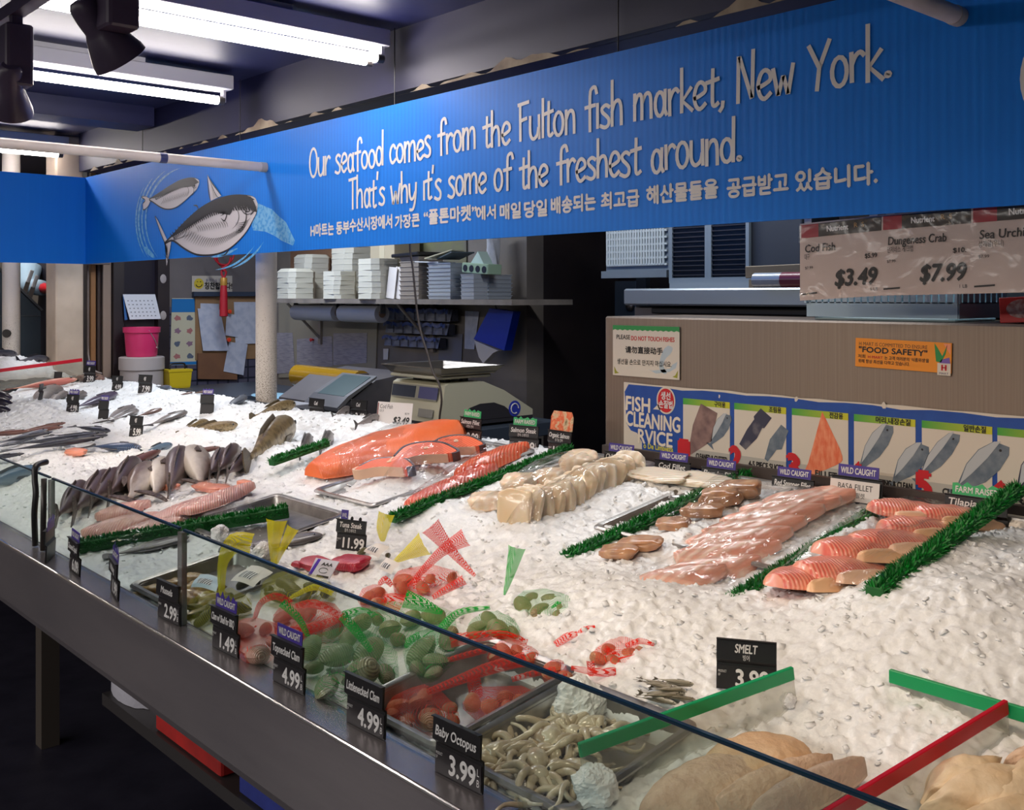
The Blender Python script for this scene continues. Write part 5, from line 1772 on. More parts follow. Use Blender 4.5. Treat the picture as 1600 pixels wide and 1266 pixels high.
# rolls under the shelf
rollm = mat('paper_roll', (176, 176, 178), .5, c2=(164, 164, 168), scale=6, stretch=(.3, 4, 4))
for x0, x1, y0, lab in ((455, 523, 488, 'white paper roll hanging under the shelf nearest the column'), (528, 592, 486, 'white paper roll hanging under the middle of the shelf')):
    p, q = on_y(x0 + 4, y0, 3.28), on_y(x1, y0, 3.28)
    r = 13.5 / FPX * 6.0
    z = SHZ - .03 - r - .004
    t = thing('paper_roll', lab, 'paper roll', T((p.x + q.x) / 2, 3.30, z), 'paper rolls under the shelf')
    L = (q.x - p.x)
    mb = MB().lathe([(.022, -L / 2), (r, -L / 2), (r, L / 2), (.022, L / 2)], 30, m=RY(90).to_3x3())
    mb.build('roll', rollm, t, smooth='auto')
    MB().cyl((-L / 2 - .004, 0, 0), (L / 2 + .004, 0, 0), .0215, 16).build('core', mat('card_core', (120, 96, 76), .7), t)
    for s in (-1, 1):
        MB().box((s * (L / 2 + .008), 0, r * .5 + .008), (.006, .03, r + .012)).build('hanger', steel_dk, t)
def on_back(name, pts, m, label, cat, off=.0, group=None, th=.0015):
    q = [(on_y(a, b, BW).x, on_y(a, b, BW).z) for a, b in pts]
    cx_, cz_ = sum(p[0] for p in q) / len(q), sum(p[1] for p in q) / len(q)
    return tag(MB().prism([(u - cx_, v - cz_) for u, v in q], -th, 0, lambda u, v, w: Vector((u, w, v))).build(name, m, M=T(cx_, BW - off, cz_)), label, cat, group)
on_back('cream_board', ((437, 474), (592, 474), (588, 592), (437, 590)), mat('cream_board', (150, 144, 130), .6), 'cream board on the back wall below the paper rolls', 'board', .0, th=.008)
pform = mat('printed_form', (164, 160, 170), .6, c2=(140, 138, 150), scale=40, stretch=(.3, 1, 4), contrast=(.45, .6))
for pts, lab in ((((434, 520), (459, 520), (463, 582), (434, 584)), 'printed form sheet half behind the speckled column'), (((466, 530), (521, 525), (522, 572), (466, 577)), 'printed form under the red pin on the back wall'), (((523, 521), (576, 520), (575, 567), (523, 571)), 'printed form right of the red pin on the back wall')):
    on_back('printed_form', pts, pform, lab, 'paper', .0095, 'printed forms on the back wall')
p = on_y(489, 531, 3.58)
tag(MB().lathe([(.004, -.012), (.009, 0), (.009, .008), (.013, .012), (.007, .018)], 12, m=RX(90).to_3x3()).build('pushpin', mat('red_pin', (210, 40, 46), .4), M=T(p.x, 3.575, p.z), smooth='auto'), 'red pushpin holding the forms on the back wall', 'pin')
wht = mat('pale_bag_row', (128, 132, 150), .5, c2=(100, 104, 124), scale=14, stretch=(1, 1, 3), bump=.3)
bluet = mat('blue_strip', (36, 66, 140), .5, c2=(96, 106, 150), scale=16, contrast=(.5, .6))
for k, (x0, x1, ya, yb, lab) in enumerate(((604, 705, 482, 503, 'upper row of folded pale bags hanging below the shelf'), (602, 700, 503, 524, 'middle row of folded pale bags with a blue hem'), (600, 686, 524, 545, 'lowest row of folded pale bags with a blue hem'))):
    p, q = on_y(x0, ya, 3.52), on_y(x1, yb, 3.52)
    t = thing('bag_row', lab, 'bags', T((p.x + q.x) / 2, 3.54, (p.z + q.z) / 2), 'rows of folded bags')
    w, h = q.x - p.x, p.z - q.z
    MB().sheet(lambda u, v: Vector(((u - .5) * w, -.02 - .012 * math.sin(u * 40) * (1 - v) + .01 * v, (v - .5) * h)), 60, 4).build('bags', wht, t, smooth=True)
    MB().box((0, .01, 0), (w, .04, h * .92)).build('backing', mat('bag_backing', (60, 62, 76), .6), t)
    MB().sheet(lambda u, v: Vector(((u - .5) * w, -.034 - .012 * math.sin(u * 40), (.5 - v * .3) * h - .006 * math.sin(u * 60))), 60, 2).build('blue_hem', bluet, t)
for pts, lab, m in ((((600, 545), (608, 545), (607, 562), (600, 562)), 'small white tag below the folded bags', PAPER), (((688, 522), (724, 522), (722, 570), (686, 572)), 'grey sheet right of the folded bags', mat('grey_sheet', (112, 112, 124), .6)),
                    (((728, 486), (750, 487), (742, 546), (727, 545)), 'white sheet hanging left of the blue pouch', pp)):
    on_back('hanging_sheet', pts, m, lab, 'paper', .004, 'small papers near the pouch')
mb = MB()
PB = [on_y(a, b, 3.45) for a, b in ((765, 482), (802, 487), (788, 548), (740, 530))]
c = sum(PB, Vector()) / 4
th = Vector((0, .05, 0))
mb.add([p - c for p in PB] + [p - c + th for p in PB], [(0, 3, 2, 1), (4, 5, 6, 7), (0, 1, 5, 4), (1, 2, 6, 5), (2, 3, 7, 6), (3, 0, 4, 7)])
t = thing('blue_pouch', 'bright blue plastic pouch hanging under the shelf end', 'pouch', T(c))
mb.build('pouch', mat('pouch_blue', (22, 60, 190), .35), t)
P2 = [on_y(a, b, 3.44) - c for a, b in ((741, 532), (778, 548), (770, 552), (755, 568), (748, 558))]
MB().add(P2 + [p + th * .6 for p in P2], [(4, 3, 2, 1, 0), (5, 6, 7, 8, 9)] + [(i, (i + 1) % 5, 5 + (i + 1) % 5, 5 + i) for i in range(5)]).build('papers', PAPER, t)
MB().tube([on_y(776, 484, 3.46) - c, Vector((on_y(776, 484, 3.46).x - c.x, 0, SHZ - .03 - c.z))], .004, 6).build('strap', BLACK, t)

# hanging cable that loops down to the scale
mb = MB()
cp_ = [on_y(x, y, 2.62) for x, y in ((640, 370), (645, 420), (651, 480), (658, 520), (668, 552), (676, 580), (686, 600), (690, 625), (687, 650), (686, 672))]
tag(mb.tube(smooth_path([Vector((cp_[0].x, 2.62, 2.29))] + cp_, 4), .0045, 8).build('power_cable', mat('grey_cable', (70, 60, 56), .5), smooth=True), 'grey cable hanging from above down the front of the scale', 'cable')
# dark side of the doorway, its notice and pipe
on_back('framed_notice', ((781, 476), (781, 476), (781, 476)), BLACK, 'x', 'x') if False else None
p = on_y(826, 500, 4.92)
t = thing('framed_notice', 'small white framed notice in the dark doorway', 'notice', T(p.x, 4.9155, p.z) @ SCL(1.15))
MB().box((0, 0, 0), (.16, .009, .17)).build('frame', mat('frame_white', (150, 154, 164), .5), t)
MB().box((0, -.0046, .005), (.12, .001, .11)).build('picture', mat('notice_blue', (96, 120, 150), .5, c2=(130, 146, 160), scale=14), t)
# walk-in cold-room door
DY = 4.29
a, b = on_y(872, 500, DY).x, on_y(1004, 500, DY).x
dr = thing('cold_room_door', 'dented blue-grey steel cold room door behind the counter', 'door', T((a + b) / 2, DY, 0))
struct(dr)
sd = mat('cold_door_steel', (122, 138, 154), .42, .45, c2=(92, 108, 126), scale=2.2, stretch=(1, 1, .5), bump=.1, bscale=4)
MB().rbox((0, .0, .82), (b - a - .05, .04, 1.62), .008).build('leaf', sd, dr)
MB().rbox((0, .0, 1.87), (b - a - .05, .04, .44), .008).build('upper_panel', sd, dr)
for s in (-1, 1):
    MB().box((s * ((b - a) / 2 + .01), .0, 1.05), (.07, .05, 2.1)).build('jamb', mat('door_jamb', (74, 84, 96), .5, .3), dr)
p = on_y(937, 422, DY) - Vector(((a + b) / 2, DY, 0))
hb = MB().rbox((p.x, -.05, p.z), (.04, .07, .06), .01).tube([(p.x, -.06, p.z), (p.x - .03, -.09, p.z - .08), (p.x + .005, -.09, p.z - .16)], .014, 8)
hb.build('latch', mat('latch_dark', (60, 54, 56), .4, .6), dr)
MB().box((on_y(948, 475, DY).x - (a + b) / 2, -.022, on_y(948, 475, DY).z), (.08, .004, .05)).build('warning_plate', mat('plate_tan', (120, 116, 96), .5), dr)
MB().ell((on_y(990, 478, DY).x - (a + b) / 2, -.03, on_y(990, 478, DY).z), (.03, .02, .03), 12, 8).build('hinge_cap', steel, dr)

# work table, film wrapper, scale
TZ = .985
t = thing('work_table', 'dark blue-grey work table behind the ice carrying the scale', 'table', T(-4.2, 2.88, 0))
MB().rbox((0, 0, TZ - .03), (1.75, .80, .06), .006).build('table_top', mat('table_slate', (58, 66, 78), .4), t)
MB().box((0, .0, .5), (1.6, .7, .8)).build('cabinet', mat('cabinet_slate', (40, 46, 58), .5), t)
for x in (-.7, .7):
    for y in (-.3, .3):
        MB().box((x, y, .05), (.05, .05, .10)).build('foot', BLACK, t)
t = thing('counter_scale', 'cream electronic scale with a steel tray facing the shop', 'scale', T(-3.58, 2.64, TZ))
cream = mat('scale_cream', (196, 190, 164), .4)
SWd, SDp = .372, .53
MB().loft([[Vector((x - SWd / 2 + .0, y, z)) for x, y in ((0, 0), (SWd, 0), (SWd, SDp), (0, SDp))] for z in (.012, .03)], cap=True).build('foot_frame', mat('scale_dark', (50, 48, 52), .5), t)
bw = SWd / 2
prof = [(0, .03), (.03, .185), (.05, .195), (.24, .195), (.36, .15), (SDp, .055), (SDp, .03)]
MB().prism(prof, -bw, bw, lambda u, v, w: Vector((w, u, v))).build('housing', cream, t)
MB().prism([(.10, .03), (.16, .085), (.22, .10), (.30, .10), (.36, .08), (.43, .03)], bw, bw + .0015, lambda u, v, w: Vector((w, u, v))).build('side_recess', mat('scale_dark', (50, 48, 52), .5), t)
fm = T(0, .018, .12) @ RX(-11)
fp = MB().box((-.01, -.008, .03), (SWd * .86, .003, .062)).build('display_panel', mat('display_frame', (150, 146, 130), .4), t, fm)
for x, w, c in ((-.085, .17, (64, 68, 78)), (.09, .13, (92, 92, 128))):
    MB().box((x, -.0102, .03), (w, .0015, .05)).build('display', mat('lcd_%d' % c[0], c, .15), fp)
MB().box((.09, -.0085, -.055), (.10, .002, .035)).build('name_plate', mat('plate_grey', (140, 136, 126), .5), t, fm)
MB().prism([(.42 + .035 * math.cos(R(15 * k)), .105 - .04 + .035 * math.sin(R(15 * k)) + .0) for k in range(24)], bw + .0004, bw + .0016, lambda u, v, w: Vector((w, u, v))).build('blue_seal', mat('seal_blue', (54, 66, 170), .4), t)
MB().tube([(bw + .002, .42 + .022 * math.cos(R(30 * k)), .065 + .022 * math.sin(R(30 * k))) for k in range(11)], .003, 6).build('seal_mark', WHITEP, t)
for x in (-.1, .1):
    for y in (.1, .2):
        MB().cyl((x, y, .19), (x, y, .212), .02, 12).build('tray_post', BLACK, t)
MB().rbox((0, .15, .219), (SWd * .92, .30, .014), .01).build('tray_support', cream, t)
rg = []
for k, z in ((.86, .228), (.88, .232), (1.0, .262), (1.03, .264), (1.03, .260), (.99, .255), (.86, .230)):
    rg.append([Vector((x * k * 1.05, .16 + y * k, z)) for x, y in ((-.2, -.17), (.2, -.17), (.2, .17), (-.2, .17))])
MB().loft(rg[:4] + rg[4:], cap=False).add(rg[0], [(0, 1, 2, 3)]).build('weighing_tray', steel, t)
for x in (-.15, .15):
    for y in (.05, .48):
        MB().cyl((x, y, 0), (x, y, .014), .015, 10).build('foot', BLACK, t)
xw = on_y(520, 640, 2.75).x
t = thing('film_wrapper', 'film wrapping machine with an amber roll of cling film', 'wrapping machine', T(xw, 2.78, TZ))
wm = mat('wrapper_grey', (92, 88, 92), .45, c2=(78, 74, 80), scale=5)
MB().prism([(-.16, 0), (-.16, .05), (.02, .16), (.24, .19), (.24, 0)], -.30, .30, lambda u, v, w: Vector((w, u, v))).build('housing', wm, t)
MB().prism([(-.21, .03), (-.15, .085), (.0, .175), (.0, .185), (-.16, .1), (-.22, .05)], .04, .34, lambda u, v, w: Vector((w, u, v))).build('cutter_tray', mat('wrapper_steel', (110, 110, 116), .35, .6), t)
MB().prism([(-.165, .09), (-.02, .172), (-.015, .18), (-.165, .098)], .08, .31, lambda u, v, w: Vector((w, u, v))).build('heater_plate', mat('heater_plate', (70, 90, 96), .3, .3), t)
z0 = on_y(515, 592, 2.85).z - TZ
x0, x1 = on_y(466, 592, 2.85).x - xw, on_y(565, 592, 2.85).x - xw
am = NT('amber_film')
am.b.inputs['Base Color'].default_value = lin((160, 122, 24))
am.b.inputs['Roughness'].default_value = .2
am.b.inputs['Coat Weight'].default_value = .6
MB().lathe([(.02, x0), (.058, x0), (.058, x1), (.02, x1)], 30, (0, .07, z0), RY(90).to_3x3()).build('film_roll', am.m, t, smooth='auto')
MB().cyl((x0 - .03, .07, z0), (x1 + .03, .07, z0), .019, 14).build('roll_core', mat('core_white', (186, 176, 166), .5), t)
for x in (x0 - .02, x1 + .02):
    MB().box((x, .07, (z0 + .15) / 2 + .02), (.012, .05, z0 - .1)).build('roll_bracket', wm, t)
t = thing('film_sheet', 'stack of white foam trays lying beside the speckled column', 'tray', T(on_y(452, 632, 2.52).x, 2.52, TZ) @ SCL(.8, .38, 1))
MB().loft([[Vector((x * k, y * k, z)) for x, y in ((-.16, -.1), (.16, -.1), (.16, .1), (-.16, .1))] for z, k in ((0, .9), (.02, 1), (.024, 1), (.024, .96), (.03, 1.0), (.05, 1.05), (.054, 1.0))], cap=True).build('tray', mat('tray_grey', (160, 162, 172), .4), t)

# ================================================================== RIGHT: things behind and on the steel guard
GZ = 1.485
xh = on_y(990, 470, 2.9).x
t = thing('steel_hood', 'long grey steel cabinet with a dark slot behind the back guard', 'cabinet', T(xh, 2.95, 0))
MB().rbox((1.1, .15, .755), (2.2, .40, 1.51), .01).build('cabinet', mat('hood_steel', (92, 88, 92), .4, .5), t)
MB().rbox((1.1, .12, 1.545), (2.2, .46, .06), .012).build('hood', mat('hood_top', (140, 150, 160), .35, .5), t)
MB().rbox((1.15, -.062, 1.496), (2.1, .02, .022), .008).build('slot', mat('slot_black', (18, 18, 22), .6), t)
# condenser with two louvred panels standing on the hood
p = on_y(1052, 440, 3.05)
t = thing('condenser_unit', 'grey condenser unit with two dark louvred panels', 'air conditioner', T(p.x, 3.05, 1.576))
pr_ = on_y(1252, 400, 3.05).x - p.x
cabm = mat('condenser_grey', (128, 140, 150), .45, .3)
MB().rbox((pr_ / 2, .125, .33), (pr_, .24, .66), .006).build('case', mat('condenser_dark', (50, 54, 62), .5), t)
for x0, x1 in ((1052, 1108), (1113, 1172)):
    u0, u1 = on_y(x0, 400, 3.05).x - p.x, on_y(x1, 400, 3.05).x - p.x
    g = MB().box(((u0 + u1) / 2, -.004, .34), (u1 - u0, .006, .60)).build('louvre_panel', BLACK, t)
    mb = MB()
    for k in range(34):
        mb.box(((u0 + u1) / 2, -.010, .05 + k * .0176), (u1 - u0 - .01, .008, .004))
    mb.build('slats', mat('slat_dark', (44, 44, 50), .4), g)
    for u in (u0, u1):
        MB().box((u, -.01, .34), (.014, .014, .64)).build('frame_bar', cabm, t)
MB().box((pr_ / 2, -.012, .02), (pr_, .02, .04)).build('base_rail', cabm, t)
# wall grille
p, q = on_y(946, 360, 3.3), on_y(1046, 392, 3.3)
t = thing('wall_grille', 'pale ventilation grille left of the condenser', 'vent', T((p.x + q.x) / 2, 3.3, 0))
w = q.x - p.x
MB().box((0, .05, 1.86), (w, .09, .46)).build('duct', cabm, t)
mb = MB()
for k in range(12):
    mb.box((0, -.002, 1.68 + k * .028), (w * .94, .006, .008))
for k in range(22):
    mb.box((-w * .46 + k * w * .042, -.004, 1.83), (.008, .006, .30))
mb.build('grille', mat('grille_white', (196, 206, 210), .4), t)
MB().box((0, -.008, 1.64), (w * 1.02, .03, .03)).build('rail', cabm, t)
for s in (-1, 1):
    MB().tube([(s * w * .4, .05, 2.08), (s * w * .4, .05, 2.53)], .008, 6).build('hanger', steel_dk, t)
# plank, wrapped tube
p, q = on_y(1153, 432, 2.86), on_y(1300, 428, 2.86)
tag(MB().rbox(((q.x - p.x) / 2, 0, .02), (q.x - p.x, .08, .04), .004).build('wooden_plank', mat('plank_wood', (132, 116, 92), .6, c2=(110, 96, 76), scale=4, stretch=(.3, 3, 3)), M=T(p.x, 2.94, 1.5762 + .032) @ RY(-1)), 'weathered wooden plank lying on the steel hood', 'plank')
for dx in (.02, .3):
    tag(MB().box((0, 0, .0145), (.05, .08, .029)).build('wood_block', mat('plank_wood', (132, 116, 92), .6), M=T(p.x + dx + .02, 2.94, 1.5756)), 'small wood block under the %s end of the plank' % ('near-left' if dx < .1 else 'other'), 'block')
p = on_y(1180, 443, 2.80)
t = thing('wrapped_tube', 'grey tube wrapped in red and blue film on the hood', 'tube', T(p.x, 2.80, 1.5752 + .024) @ RZ(3))
MB().lathe([(.015, 0), (.024, 0), (.024, .10), (.015, .10)], 20, m=RY(90).to_3x3()).build('tube_end', mat('tube_grey', (140, 150, 164), .3, .4), t, smooth='auto')
MB().lathe([(.012, .10), (.0245, .10), (.0245, .19), (.012, .19)], 20, m=RY(90).to_3x3()).build('red_wrap', mat('maroon_film', (96, 26, 50), .3), t, smooth='auto')
MB().lathe([(.012, .19), (.0245, .19), (.0245, .30), (.012, .30)], 20, m=RY(90).to_3x3()).build('blue_wrap', mat('cobalt_film', (24, 80, 190), .3), t, smooth='auto')
# slotted white basket and red carton on the guard
x0, x1 = on_y(1265, 480, 2.5).x, on_y(1500, 480, 2.5).x
t = thing('slotted_basket', 'pale blue-white slotted plastic basket on the steel guard', 'basket', T((x0 + x1) / 2, 2.62, GZ))
bkm = mat('basket_plastic', (190, 212, 218), .45)
Lb, Db, Hb = x1 - x0, .26, .15
MB().rbox((0, 0, .004), (Lb * .96, Db * .94, .008), .02).build('base', bkm, t)
mb = MB()
ns = 22
for s in (-1, 1):
    mb.box((0, s * Db / 2, .028), (Lb, .006, .04)).box((0, s * Db / 2, .135), (Lb, .008, .03))
    for k in range(ns + 1):
        mb.box((-Lb / 2 + Lb * k / ns, s * Db / 2, .085), (Lb / ns * .74, .006, .08))
    mb.box((s * Lb / 2, 0, .028), (.006, Db, .04)).box((s * Lb / 2, 0, .135), (.008, Db, .03))
    for k in range(9):
        mb.box((s * Lb / 2, -Db / 2 + Db * k / 8, .085), (.006, Db / 8 * .74, .08))
mb.build('slotted_wall', bkm, t)
p = on_y(1562, 500, 2.48)
t = thing('red_carton', 'red carton with a pale round emblem at the right edge', 'box', T(p.x, 2.54, GZ) @ RY(-3))
MB().rbox((.11, 0, .03), (.22, .12, .06), .003).build('carton', mat('carton_red', (196, 40, 34), .4), t)
mb = MB().prism([(.055 + .038 * math.cos(R(15 * k)), .032 + .022 * math.sin(R(15 * k))) for k in range(24)], -.0612, -.0603, lambda u, v, w: Vector((u, w, v)))
mb.build('emblem', mat('emblem_pale', (196, 170, 160), .5, c2=(150, 80, 70), scale=80), t)

# ================================================================== FISH
def make_fish(kind, h, w, back, belly, fork=True, spots=None, stripes=None, label='', lo=None, hi=None, finc=None, **kw):
    """one fish of unit length along +X (head at +.5), its back towards +Z"""
    t = thing(kind, label, 'fish')
    xs_ = [-.5, -.44, -.38, -.28, -.15, 0, .13, .25, .34, .41, .46, .49, .5]
    hs = [.20, .20, .26, .45, .74, .95, 1.0, .95, .83, .64, .42, .2, .05]
    ws = [.12, .14, .24, .45, .74, .95, 1.0, 1.0, .92, .74, .5, .26, .06]
    rings = []
    for x, a, b in zip(xs_, hs, ws):
        rings.append([Vector((x * .93 + .035, w / 2 * b * math.cos(2 * math.pi * j / 18), h / 2 * a * math.sin(2 * math.pi * j / 18) * (1.0 if math.sin(2 * math.pi * j / 18) > 0 else .94))) for j in range(18)])
    MB().loft(rings, cap=True).build('body', two_tone(kind + '_skin', back, belly, 2, lo if lo is not None else -h * .3, hi if hi is not None else h * .3, spots, 26, stripes, **kw), t, smooth=True)
    fm_ = mat(kind + '_fin', finc or tuple(int(c * .8) for c in back), .4, c2=tuple(int(c * .55) for c in back), scale=30, stretch=(.4, 1, 3))
    sl = lambda u, v, z: Vector((u, z, v))
    tl = [(-.42, h * .10), (-.5, h * .46), (-.56, h * .58), (-.53, h * .2), (-.515, 0), (-.53, -h * .2), (-.56, -h * .58), (-.5, -h * .46), (-.42, -h * .10)] if fork else [(-.42, h * .1), (-.5, h * .34), (-.55, h * .3), (-.56, 0), (-.55, -h * .3), (-.5, -h * .34), (-.42, -h * .1)]
    MB().prism(tl, -.004, .004, sl).build('tail_fin', fm_, t)
    MB().prism([(.18, h * .44), (.12, h * .66), (.0, h * .62), (-.16, h * .50), (-.22, h * .36), (-.1, h * .36), (.1, h * .42)], -.003, .003, sl).build('dorsal_fin', fm_, t)
    e = MB()
    for s in (-1, 1):
        e.ell((.415, s * w * .355, h * .10), (.017, .008, .017), 12, 8)
    e.build('eye', mat('fish_eye', (16, 16, 18), .1, spec=.8), t, smooth=True)
    for s in (-1, 1):
        g = MB()
        g.prism([(.25, -.02), (.1, .0), (.06, -h * .16), (.12, -h * .2), (.24, -h * .1)], s * w * .5 - .002, s * w * .5 + .006 * s, sl)
        g.build('pectoral_fin', fm_, t)
    return t


KINDS = {
    'red_fish': make_fish('red_fish', .24, .13, (150, 84, 44), (226, 160, 104)),
    'long_red_fish': make_fish('long_red_fish', .17, .11, (176, 96, 84), (236, 196, 160)),
    'black_fish': make_fish('black_fish', .26, .15, (30, 26, 40), (58, 50, 66), fork=False),
    'grey_fish': make_fish('grey_fish', .27, .13, (96, 90, 88), (170, 160, 156), spots=(120, 112, 108)),
    'purple_fish': make_fish('purple_fish', .2, .13, (64, 54, 72), (112, 98, 110), fork=False),
    'brown_fish': make_fish('brown_fish', .25, .14, (104, 76, 66), (150, 122, 108), spots=(80, 58, 52)),
    'dark_slim_fish': make_fish('dark_slim_fish', .105, .075, (44, 46, 58), (140, 140, 150), lo=-.055, hi=.005),
    'brown_slim_fish': make_fish('brown_slim_fish', .14, .09, (104, 66, 58), (150, 112, 100)),
    'silver_fish': make_fish('silver_fish', .10, .07, (120, 124, 136), (206, 202, 200)),
    'mackerel': make_fish('mackerel', .19, .13, (70, 92, 128), (196, 184, 164), stripes=(26, 34, 52), lo=-.03, hi=.01, finc=(96, 90, 76)),
    'blue_fish': make_fish('blue_fish', .26, .15, (70, 96, 118), (120, 136, 148), finc=(60, 70, 80)),
    'whiting': make_fish('whiting', .23, .17, (112, 92, 84), (222, 212, 200), lo=-.06, hi=.05, finc=(120, 104, 96)),
    'dark_whiting': make_fish('whiting', .23, .17, (92, 76, 76), (168, 148, 140), lo=-.1, hi=.02, finc=(96, 84, 80)),
    'cod': make_fish('cod', .24, .16, (116, 98, 66), (176, 158, 122), spots=(84, 68, 44), fork=False),
    'slate_fish': make_fish('slate_fish', .22, .13, (74, 80, 92), (128, 130, 138), fork=False),
    'skate': make_fish('grey_flatfish', .34, .10, (82, 78, 78), (136, 128, 122), fork=False),
}
TWOSKIN = KINDS['dark_whiting']
for ch in TWOSKIN.children:                                # the darker whiting keeps its own skin
    if ch.name.startswith('body'):
        ch.data.materials[0] = two_tone('dark_whiting_skin', (92, 76, 76), (168, 148, 140), 2, -.1, .02)
USED = set()


def put_fish(kind, head, tail, label, group=None, side=1, dz=.0, roll=0, k=1.0):
    M, L = span(tail, head)
    r = KINDS[kind]
    M = M @ T(0, 0, dz - .005)
    M = M @ (RX(90 * side + roll) if side else RX(roll)) @ SCL(L * k)
    if kind not in USED:
        USED.add(kind)
        r.matrix_basis = M
        r['label'] = label
        if group:
            r['group'] = group
        return r
    o = dup(r, M, label)
    if 'group' in o and not group:
        del o['group']
    if group:
        o['group'] = group
    return o


G1 = 'whole fish in the far left of the ice'
PF = put_fish
PF('red_fish', (52, 599), (-8, 614), 'orange-brown fish at the far left end of the ice', G1, dz=.03)
PF('long_red_fish', (122, 604), (14, 620), 'long pink and orange fish lying below the orange-brown one', G1, dz=.03)
for i, (a, b, l) in enumerate((((18, 629), (-34, 626), 'top'), ((20, 638), (-34, 636), 'middle'), ((17, 649), (-34, 648), 'bottom'))):
    PF('black_fish', a, b, 'black fish cut by the left edge of the photo, %s one of three' % l, 'black fish at the left edge', side=0, dz=.01)
for a, b, l in (((84, 615), (58, 642), 'grey fish under ice left of the slim turned tag'), ((101, 624), (78, 640), 'grey fish head up just left of the purple-topped tag'), ((130, 621), (100, 640), 'grey fish lying behind the purple-topped tag')):
    PF('grey_fish', a, b, l, G1, dz=.012)
PF('purple_fish', (184, 624), (116, 648), 'long dark purple fish right of the purple-topped tag', G1, dz=.028)
for a, b, l in (((158, 601), (126, 592), 'brown-red fish behind the tag at the far back of the ice'), ((142, 595), (110, 593), 'brown fish left of the tag at the far back of the ice')):
    PF('brown_fish', a, b, l, G1, dz=.02)
for a, b, l in (((208, 637), (164, 660), 'upper'), ((216, 645), (172, 662), 'lower')):
    PF('grey_fish', a, b, '%s grey fish in the pair right of the slim leaning tag' % l, G1, dz=.012)
for a, b, k, l in (((268, 611), (244, 609), 'slate_fish', 'small dark fish at the back edge right of the 7.99 tag'), ((302, 620), (278, 625), 'brown_fish', 'brown fish head poking out of the ice at the back'), ((327, 614), (300, 619), 'brown_fish', 'red-brown fish head at the back edge left of the column'), ((332, 626), (308, 634), 'brown_fish', 'brown fish head above the purple-topped tag'), ((384, 627), (352, 646), 'slate_fish', 'dark fish head in the ice left of the speckled column')):
    PF(k, a, b, l, G1, dz=.014)
PF('brown_fish', (254, 648), (214, 660), 'purple-brown fish back beside the 5.99 tag', G1, dz=.02)
PF('grey_fish', (292, 656), (232, 678), 'long grey-brown fish right of the 5.99 tag', G1, dz=.014)
PF('cod', (372, 673), (280, 690), 'orange-brown fish half under ice left of the speckled column', 'cod half under the ice', side=0, dz=.008)
PF('cod', (326, 664), (278, 684), 'yellowish fish behind the orange-brown one', 'cod half under the ice', side=0, dz=.008)
PF('cod', (462, 640), (394, 662), 'brown mottled fish under ice right of the speckled column', 'cod half under the ice', side=0, dz=.012)
PF('cod', (456, 685), (386, 746), 'long greenish-brown fish with its tail towards the whiting', 'cod half under the ice', side=0, dz=.02)
for a, b, l in (((486, 700), (468, 728), 'mottled grey fish left of the green strip'), ((518, 690), (500, 718), 'mottled grey fish just above the green strip'), ((594, 668), (556, 682), 'mottled grey fish at the back left of the orange fillet'), ((548, 658), (520, 672), 'mottled grey fish at the back below the 3.49 tag')):
    PF('grey_fish', a, b, l, 'mottled grey fish by the salmon', side=0, dz=.012)
# long slim fish in the pile on the left
G2 = 'slim fish piled on the left'
for a, b, l in (((104, 669), (32, 682), 'topmost'), ((100, 680), (24, 690), 'second'), ((46, 689), (-40, 697), 'third')):
    PF('brown_slim_fish', a, b, '%s of the brown slim fish piled on the left' % l, G2, dz=.03)
for a, b, l in (((76, 689), (-14, 716), 'silver slim fish lying above the dark ones at the left edge'), ((62, 697), (-30, 722), 'silver slim fish at the left edge, lower of the pair')):
    PF('silver_fish', a, b, l, G2, dz=.03)
for a, b, l in (((174, 686), (116, 678), 'dark slim fish topmost at the right of the pile'), ((170, 694), (80, 694), 'dark slim fish second from top in the pile'), ((168, 700), (18, 716), 'long dark slim fish across the middle of the pile'), ((84, 696), (0, 712), 'dark slim fish just under the silver ones'), ((160, 704), (10, 726), 'longest dark slim fish lowest in the pile'), ((40, 722), (-50, 736), 'dark slim fish at the left edge lowest in the pile')):
    PF('dark_slim_fish', a, b, l, G2, dz=.034)
PF('mackerel', (222, 712), (142, 708), 'striped blue mackerel with its forked tail to the left', None, dz=.02)
PF('blue_fish', (270, 704), (222, 718), 'blue-backed fish behind the whiting', None, side=0, dz=.012)
PF('blue_fish', (66, 742), (-36, 772), 'large blue-grey fish behind the glass at the left edge', None, side=0, dz=.03)
PF('brown_slim_fish', (252, 722), (158, 764), 'long brown fish lying behind the row of whiting', 'long fish behind the whiting', dz=.035, k=1.02)
PF('brown_slim_fish', (346, 716), (246, 736), 'second long brown fish lying behind the right half of the whiting', 'long fish behind the whiting', dz=.035)
G3 = 'whiting standing in a row'
W3 = [((132, 776), (92, 824), 1), ((170, 764), (120, 818), 1), ((186, 762), (146, 806), 1), ((214, 746), (174, 796), 1), ((238, 748), (204, 800), 0), ((260, 738), (244, 788), 0), ((285, 726), (266, 784), 1), ((304, 724), (316, 774), 0), ((351, 728), (330, 762), 1), ((370, 724), (344, 760), 1), ((388, 734), (358, 762), 1)]
NTH = ['first', 'second', 'third', 'fourth', 'fifth', 'sixth', 'seventh', 'eighth', 'ninth', 'tenth', 'eleventh', 'twelfth']
for i, (a, b, dk) in enumerate(W3):
    PF('dark_whiting' if dk else 'whiting', a, b, '%s whiting in the row from the left, %s' % (NTH[i], 'dark-backed' if dk else 'pale silver belly turned up'), G3, side=0 if dk else (1 if i % 2 else -1), dz=.034, roll=12 if dk else 30, k=1.08)
PF('skate', (296, 842), (168, 872), 'flat grey fish behind the glass below the pink fillets', 'flat grey fish', dz=.012)
PF('skate', (505, 842), (352, 862), 'flat grey fish in the pan below the green strip', 'flat grey fish', dz=.012)
